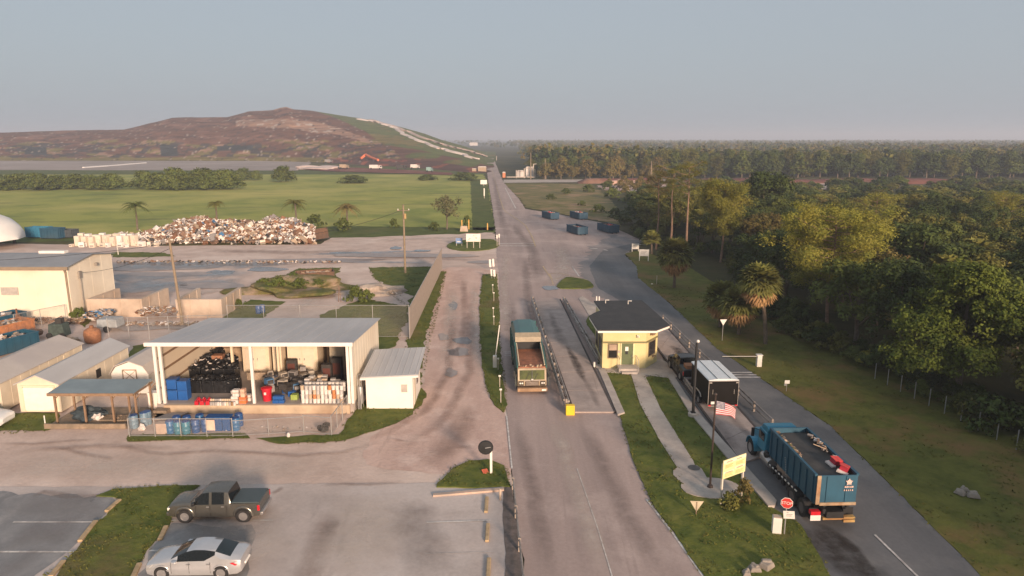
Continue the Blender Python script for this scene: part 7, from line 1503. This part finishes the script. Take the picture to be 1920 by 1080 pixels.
# ================================================================== LANDFILL HILL, BANKS, FAR THINGS
sky_line = [(-400, 252), (0, 250), (100, 247), (250, 243), (300, 232), (340, 223), (440, 222), (480, 211), (525, 209), (540, 204), (550, 203), (562, 208), (600, 211), (650, 219), (700, 226), (760, 240), (800, 251), (830, 262), (870, 273), (905, 285), (925, 296)]
def li(tab, x):
    if x <= tab[0][0]: return tab[0][1]
    for i in range(len(tab)-1):
        if tab[i][0] <= x <= tab[i+1][0]: u = (x-tab[i][0])/(tab[i+1][0]-tab[i][0]); return tab[i][1]*(1-u)+tab[i+1][1]*u
    return tab[-1][1]
YR = 860.; NX, NY = 420, 110
def toe(px): return li([(-400, 655), (470, 655), (600, 610), (700, 540), (800, 480), (860, 440), (925, 410)], px)
hr = rnd(3)
V = np.zeros((NX*NY, 3)); Cc = np.zeros((NX*NY, 4)); Cc[:, 3] = 1
BR, TAN, GRN_, DK, PALE, REDD, OLV_ = (.165, .082, .055), (.36, .215, .15), (.13, .15, .045), (.075, .062, .055), (.52, .43, .37), (.32, .11, .07), (.20, .16, .055)
for i in range(NX):
    px = -400+1330*i/(NX-1)
    kx = (px-960)/F
    zrdg = max(.5, HC+(259-li(sky_line, px))*YR/F)
    for j in range(NY):
        v = j/(NY-1); t0 = toe(px); Y = t0+(1080-t0)*v; x = kx*Y*1.0
        u = (Y-t0)/(YR-t0)
        if u < 1: z = zrdg*(1-(1-u)**1.5)
        else: z = zrdg*(1-.5*((Y-YR)/(1080-YR))**1.5)
        k = noise.noise(Vector((x*.012, Y*.02, 1)))*3.0+noise.noise(Vector((x*.06, Y*.08, 4)))*1.1
        terr = .5*math.sin(z*.75+noise.noise(Vector((x*.01, 0, 7)))*3)
        grass_side = px > 590+ (1-u)*190
        fade = min(1, u*5)*(1-.75*min(1, max(0, u-.75)/.25)) if u < 1 else .25
        z = max(-.5 if u < .01 else 0, z+(k*(0.25 if grass_side else 1)+terr*(0 if grass_side else 1))*fade)
        z *= (1 if px < 900 else max(0, (930-px)/30)); V[i*NY+j] = (x, Y, z)
        # what the ground is made of, by place on the hill
        n1 = noise.noise(Vector((x*.03, z*.22, 2))); n2 = noise.noise(Vector((x*.11, z*.7, 5))); n3 = noise.noise(Vector((x*.008, Y*.01, 9)))
        sx, sy = px, 259-(z-HC)*F/Y
        if grass_side and u > .12:
            c = GRN_ if n3+n2*.4 < .25 else OLV_
            if u < .28 and n1 > -.1: c = BR
        else:
            c = BR if n1+.5*n2 < .27 else (.24, .125, .09)
            if n2 < -.42: c = (.10, .06, .05)
            if sy > 262 and n1 > .05: c = OLV_ if n2 < .1 else TAN
            if sy > 268 and abs(n3*4 % 1-.5) < .18 and n2 > -.1: c = DK
            if px > 560 and sy > 296: c = (.13, .07, .055) if n2 < .2 else REDD
            tp = li([(440, 229), (500, 229), (560, 231), (640, 243), (700, 262)], px); wdt = li([(440, 4), (500, 7), (600, 9), (700, 3)], px)
            if 455 < px < 700 and abs(sy-tp-3) < wdt: c = TAN if n2 < .35 else PALE
            if px < 620 and sy > 294: c = OLV_
            for bx, by, bw, bh in ((82, 282, 20, 7), (328, 281, 16, 11), (450, 277, 34, 5), (0, 288, 10, 4)):
                if abs(px-bx) < bw and abs(sy-by) < bh: c = (.05, .055, .055)
            if abs(px-545) < 16 and u > .85: c = (.45, .24, .16)
        if not grass_side and hr.random() < .05: c = (.42, .34, .29) if hr.random() < .5 else (.06, .045, .04)
        Cc[i*NY+j, :3] = c
def hit(px, py):
    "point of the hill surface seen at a pixel"
    i = int(round((px+400)/1330*(NX-1))); best = None
    for j in range(NY-1):
        x, Y, z = V[i*NY+j]; s = 259-(z-HC)*F/Y
        if s <= py: return Vector((x, Y, z))
    return Vector(V[i*NY+int(NY*.6)])
Q = np.array([(i*NY+j, (i+1)*NY+j, (i+1)*NY+j+1, i*NY+j+1) for i in range(NX-1) for j in range(NY-1)])
hm = bpy.data.materials.new('landfill_soil'); hm.use_nodes = True; nt = hm.node_tree; b = nt.nodes['Principled BSDF']; b.inputs['Roughness'].default_value = .95; b.inputs['Specular IOR Level'].default_value = .1
at = nt.nodes.new('ShaderNodeVertexColor'); at.layer_name = 'tone'; nz_ = nt.nodes.new('ShaderNodeTexNoise'); nz_.inputs['Scale'].default_value = .12; nz_.inputs['Detail'].default_value = 8; nz_.inputs['Roughness'].default_value = .7
ge = nt.nodes.new('ShaderNodeNewGeometry'); mp_ = nt.nodes.new('ShaderNodeMapping'); mp_.inputs['Scale'].default_value = (.35, 1, 2.2); nt.links.new(ge.outputs['Position'], mp_.inputs[0]); nt.links.new(mp_.outputs[0], nz_.inputs['Vector'])
mr = nt.nodes.new('ShaderNodeMapRange'); mr.inputs[1].default_value = .3; mr.inputs[2].default_value = .7; mr.inputs[3].default_value = .45; mr.inputs[4].default_value = 1.2; nt.links.new(nz_.outputs[0], mr.inputs[0])
vm = nt.nodes.new('ShaderNodeVectorMath'); vm.operation = 'SCALE'; nt.links.new(at.outputs[0], vm.inputs[0]); nt.links.new(mr.outputs[0], vm.inputs['Scale']); nt.links.new(vm.outputs[0], b.inputs['Base Color'])
bp = nt.nodes.new('ShaderNodeBump'); bp.inputs['Strength'].default_value = .9; bp.inputs['Distance'].default_value = 1.5; nt.links.new(nz_.outputs[0], bp.inputs['Height']); nt.links.new(bp.outputs[0], b.inputs['Normal'])
hill = np_mesh('hill', V, Q, hm, attr=Cc); hill.data.polygons.foreach_set('use_smooth', [True]*len(Q)); tag(hill, kind='structure')
def on_hill(px, py): return hit(px, py)
def hill_road(name, pix, w, m, lift=.5):
    b = MB(); pts = [on_hill(*q)+Vector((0, 0, lift)) for q in pix]
    dense = []
    for i in range(len(pix)-1):
        for k in range(6): u = k/6; dense.append(on_hill(pix[i][0]*(1-u)+pix[i+1][0]*u, pix[i][1]*(1-u)+pix[i+1][1]*u)+Vector((0, 0, lift)))
    dense.append(pts[-1]); vs = []
    for i, p in enumerate(dense):
        ww = w*(.8+.4*noise.noise(Vector((i*.7, 0, 0)))); vs += [p+Vector((-ww/2, 0, -.3)), p+Vector((-ww/2, 2, .8)), p+Vector((ww/2, 2, .8)), p+Vector((ww/2, 0, -.3))]
    fs = []
    for i in range(len(dense)-1):
        for k in range(3): fs.append((i*4+k, i*4+k+1, i*4+k+5, i*4+k+4))
    b.add(vs, fs); tag(b.build(name, m), kind='structure')
PR = mat('pale_haul_track', (.60, .50, .44), var=.15, scale=.05, world=True); PR2 = mat('dull_haul_track', (.40, .30, .25), var=.15, scale=.05, world=True)
hill_road('path', [(680, 226), (715, 232), (745, 242), (760, 253), (790, 266), (825, 279), (860, 288), (895, 299)], 5, PR)
hill_road('path', [(700, 227), (750, 241), (790, 258), (840, 274), (880, 283), (910, 293)], 6, PR2, .2)
# pale heap and red soil at the foot
RS = ground_mat('red_soil', [(.22, .085, .06), (.16, .06, .045), (.28, .15, .10), (.10, .055, .04)], [(.08, .4, .6), (.03, .5, .66), (.15, .6, .7)], bump=.8)
sheet('red_soil', [(560, 318), (620, 322), (760, 326), (845, 329), (850, 325), (800, 321), (640, 314), (585, 312)], .3, RS, amp=.6, step=4)
b = MB(); b.blob((0, 0, 0), (15, 12, 2.6), 41, .4, 4, freq=1.5); o = b.build('gravel_heap', mat('pale_gravel_heap', (.50, .40, .36), var=.15, scale=.2)); o.location = P(588, 318)+Vector((0, 6, 0)); tag(o, 'pale gravel heap at the foot of the landfill hill', 'heap')
b = MB(); b.tube([P(156, 315), P(200, 312), P(274, 306)], .8, 6); tag(b.build('tarp_strip', mat('white_strip', (.72, .68, .64))), 'long white strip lying across the pale haul road on the left', 'tarp')
b = MB(); b.tube([on_hill(682, 299)+Vector((0, -3, 1.2)), on_hill(692, 296)+Vector((0, -3, 2.5)), on_hill(702, 299)+Vector((0, -3, 1.5)), on_hill(715, 303)+Vector((0, -3, 1))], 1.0, 6); tag(b.build('orange_netting', mat('orange_net', (.62, .16, .07))), 'bright orange netting on the lower slope of the landfill hill', 'netting')
for i, (x, y, m, w, lb) in enumerate(((756, 317, Ck, 7, 'dark machine at the foot of the landfill hill'), (781, 316, Cw, 6, 'white truck at the foot of the landfill hill'), (808, 322, mat('teal_box', (.20, .32, .30)), 4, 'teal box at the right end of the red soil'), (650, 316, Ct, 6, 'tan truck on the red soil, left'), (708, 317, Cw, 8, 'long pale trailer on the red soil'), (864, 307, Ct, 5, 'tan truck low on the landfill slope'), (838, 307, Ct, 5, 'small tan truck left of the other on the low slope'), (620, 305, Cg, 6, 'grey machine above the gravel heap'))):
    p = P(x, y+1); p = Vector((p.x, p.y-6, .3)); t = thing('work_truck', lb, 'truck', p)
    b = MB(); b.box(-w/2, w*.2, -1.3, 1.3, .8, 3.0); b.build('body', m, t, bevel=.1); b = MB(); b.box(w*.22, w/2, -1.2, 1.2, .8, 2.6, tx=.3); b.build('cab', m, t, bevel=.1); b = MB(); b.box(w*.35, w/2-.1, -1.22, -1.205, 1.6, 2.3); b.build('window', DARKGL, t)
    for xx in (-w*.35, w*.35): b = MB(); b.lathe([(.6, -1.3), (.62, -1.5), (.1, -1.52)], (xx, 0, .62), 'y', 12); b.build('wheel', BLACKR, t)
for i, (x, y, w, h, m, lb) in enumerate(((904, 322, 5, 2.6, Ct, 'tan box building left of the road near the junction'), (889, 322, 2.5, 1.6, Ct, 'small tan shed left of the tan box building'), (976, 333, 3.5, 3, Cw, 'white box beside the junction guard posts'), (993, 333, 4, 4.5, Cw, 'white sloped kiosk at the right of the junction'), (945, 333, 1.5, 2.4, mat('orange_red_thing', (.55, .2, .1)), 'orange machine at the right of the junction'), (888, 273, 22, 7, Cw, 'white building far away beside the road'), (972, 268, 20, 9, Cw, 'small white building on the horizon above the road'), (1027, 267, 16, 9, Cw, 'small pale building on the horizon right of the road'))):
    p = P(x, y); t = thing('small_building', lb, 'building', p); b = MB(); b.box(-w/2, w/2, 0, w*.7, 0, h); b.build('wall', m, t); b = MB(); b.prof([(-w*.55, h), (w*.55, h), (w*.4, h*1.25), (-w*.4, h*1.25)], -.3, w*.75, 'y'); b.build('roof', ROOF_P, t)
for i, (x, y, h) in enumerate(((968, 334, 4), (983, 334, 5), (1003, 334, 4.5), (931, 301, 4), (1000, 334, 7))):
    p = P(x, y); b = MB(); b.tube([(0, 0, 0), (0, 0, h)], .25, 6); 
    if i == 4: b.tube([(0, 0, h), (1.6, 0, h+.2)], .18, 6)
    o = b.build('post', PALEP); o.location = p; tag(o, ['left post of the junction guard row', 'middle post of the junction guard row', 'right post of the junction guard row', 'white marker post far up the road on the right', 'tall bent lamp post at the junction kiosk'][i], 'post')
b = MB(); b.tube([P(950, 335)+Vector((0, 0, .8)), P(1002, 335)+Vector((0, 0, .8))], .25, 6); tag(b.build('guard_rail', PALEP), 'pale guard rail beside the side road junction', 'guard rail')
for i, x in enumerate((995, 1022, 1220)):
    p = P(x, 336 if i < 2 else 345); b = MB(); b.tube([(0, 0, 0), (0, 0, 13 if i == 0 else 10)], .3, 8, r1=.15); o = b.build('utility_pole', MATS['grey_brown_pole']); o.location = p; tag(o, ['pale utility pole behind the junction kiosk', 'second utility pole right of the junction kiosk', 'utility pole near the dirt apron'][i], 'utility pole')
# red dirt bank beyond the woods
def bank(x0, x1, Y, H, D, m, name, seed, front=None):
    NXb = 120; vs = []; fs = []; prof = [(0, 0), (.12, .55), (.22, .8), (.5, 1), (.85, .95), (1, 0)]
    for i in range(NXb+1):
        u = i/NXb; x = x0+(x1-x0)*u; k = (.75+.5*noise.noise(Vector((x*.04, seed, 0))))*min(1, u*8, (1-u)*8)
        for d, h in prof: vs.append((x, Y+D*d+2*noise.noise(Vector((x*.06, d*3, seed))), max(-.2, H*h*k)+.3*noise.noise(Vector((x*.5, d*9, seed+3)))*(h > 0)))
    n = len(prof)
    for i in range(NXb):
        for j in range(n-1): fs.append((i*n+j, i*n+j+1, (i+1)*n+j+1, (i+1)*n+j))
    b = MB(); b.add(vs, fs); return tag(b.build(name, m, smooth=True), kind='structure')
bank(75, 215, 318, 2.2, 22, RS, 'hill', 3)
bank(30, 66, 322, 2.4, 14, RS, 'hill', 6)
sheet('track', [(1330, 341), (1560, 341), (1575, 356), (1345, 357)], .25, mat('pale_sand_track', (.62, .47, .38), var=.08, scale=.05, world=True), amp=.6, step=4)
b = MB(); b.blob((0, 0, 0), (7, 4, 2.2), 8, .4, 3); o = b.build('dirt_heap', mat('pinkish_dirt_heap', (.55, .34, .26), var=.15)); o.location = P(1168, 346); tag(o, 'pale pinkish dirt heap behind the weedy verge', 'heap')
# ================================================================== AIR
hz_ = MB(); hz_.box(-6600, 6600, -400, 9500, -1.2, 64); o = hz_.build('haze', []); o.data.materials.clear()
hzm = bpy.data.materials.new('haze_air'); hzm.use_nodes = True; nt = hzm.node_tree; nt.nodes.clear(); pv = nt.nodes.new('ShaderNodeVolumePrincipled'); ho = nt.nodes.new('ShaderNodeOutputMaterial')
pv.inputs['Color'].default_value = (.80, .87, 1.0, 1); pv.inputs['Density'].default_value = .00041; pv.inputs['Anisotropy'].default_value = .1; nt.links.new(pv.outputs[0], ho.inputs['Volume'])
o.data.materials.append(hzm); tag(o, 'pale morning haze filling the air', 'haze', kind='stuff')
